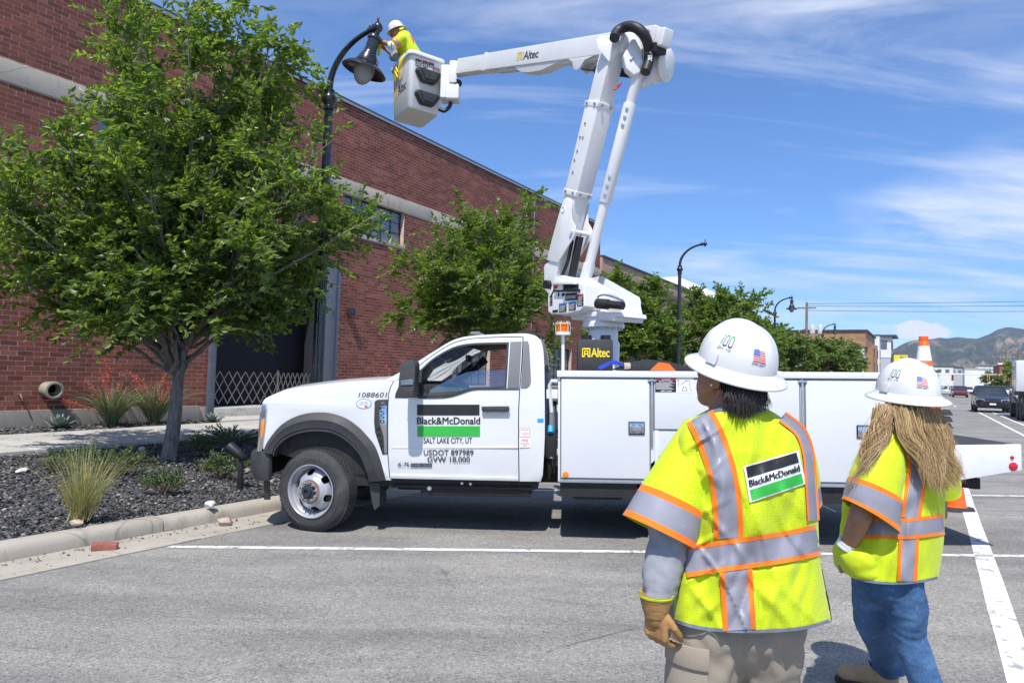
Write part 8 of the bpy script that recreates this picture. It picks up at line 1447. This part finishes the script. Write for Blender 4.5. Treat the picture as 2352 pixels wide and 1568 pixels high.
# truck cut by the right edge
q = at(2352, 958, 31.5); gx = road_z(-4); dtk = empty('flatbed_truck', (q[0], q[1], gx), RB, label='dark flatbed truck with big tyres standing across the street', cat='truck'); 
for x, y in ((.0, .15), (1.5, .15), (0., -1.9), (1.5, -1.9), (5.2, .1), (5.2, -1.9)):
    w = MB(); s = 1 if y > -1 else -1; w.lathe([(.26, 0), (.48, -.01), (.51, -.06), (.51, -.26), (.26, -.28)], (x, y, .51), 30, V([0, s, 0.])); wo = w.build('wheel', 'rubber', dtk); w = MB(); w.lathe([(.27, -.01), (.24, -.12), (.1, -.1), (.02, -.02)], (x, y, .51), 18, V([0, s, 0.])); w.build('rim', 'under_black', wo)
lb('chassis', 'under_black', dtk, (-.6, -1.5, .75), (7.5, -.2, 1.1)); lb('mud_flap', 'hose_black', dtk, (-.62, -.55, .3), (-.58, .12, 1.05)); lb('deck', 'under_black', dtk, (-.5, -2.0, 1.12), (4.4, .0, 1.32), .03); lb('cab', 'car_whitep', dtk, (4.7, -1.9, .9), (6.8, -.1, 2.9), .12); lb('cab_window', 'car_tint', dtk, (5.3, -1.7, 1.9), (6.2, -.085, 2.6), .02)
# ------------------------------------------------------------------ traffic cones
M('cone_orange', (.88, .13, .012), .45, var=.08, scale=8, dirt=((.5, .12, .04), .3), dscale=7); M('cone_white', (.74, .74, .72), .5, var=.08, scale=20, dirt=((.5, .49, .47), .4), dscale=9); M('cone_base', (.03, .03, .032), .75, var=.2, scale=10, dirt=((.12, .12, .12), .5))
def cone(label, P, h=.73, group=None, rot=0., bandz=((.50, .64), (.30, .45)), tilt=(0, 0)):
    r = empty('traffic_cone', P, label=label, cat='traffic cone', group=group); r.rotation_euler = (tilt[0], tilt[1], rot); R = lambda z: .135 - (.135 - .032) * z / h
    mb = MB(); mb.lathe([(.15, .045), (.14, .05), (R(.06), .06), (R(h - .05), h - .05), (.036, h - .045), (.040, h - .03), (.040, h), (.022, h), (.02, h - .02)], n=32); mb.build('cone_body', 'cone_orange', r)
    for a, b_ in bandz: mb = MB(); mb.lathe([(R(a) + .002, a), (R(b_) + .002, b_)], n=32, cap=False); mb.build('reflective_collar', 'cone_white', r)
    mb = MB(); mb.prism([(-.185, -.13), (-.13, -.185), (.13, -.185), (.185, -.13), (.185, .13), (.13, .185), (-.13, .185), (-.185, .13)], lambda x, y, d: V([x * (1 - .12 * (d > .02)), y * (1 - .12 * (d > .02)), d]), 0, .048); mb.build('base', 'cone_base', r, bevel=.006); return r
dk = 5.80
for k in range(5): b0 = wT(dk, -.95, .964 + .062 * k); cone('orange and white traffic cone, topmost of the stack on the truck deck' if k == 4 else 'traffic cone nested in the stack on the truck deck, black base showing', b0, group='stacked cones on the truck deck', rot=.2 + random.uniform(-.12, .12) - PSI, tilt=(0, -TAU))
cone('orange traffic cone standing on the road past the truck deck by the white line', ground(2192, 1170), rot=.1)
# ------------------------------------------------------------------ air
def mk_haze():
    m = bpy.data.materials.new('haze'); m.use_nodes = True; t = m.node_tree; t.nodes.clear(); o = t.nodes.new('ShaderNodeOutputMaterial'); v = t.nodes.new('ShaderNodeVolumePrincipled'); v.inputs['Color'].default_value = (.60, .76, 1, 1); v.inputs['Density'].default_value = 6.5e-5; v.inputs['Anisotropy'].default_value = .2; t.links.new(v.outputs[0], o.inputs['Volume']); MATS['haze'] = m
mk_haze(); mb = MB(); mb.box((-11500, -2100, -6), (12500, 6480, 900)); mb.build('haze', 'haze', kind='stuff', smooth=0)
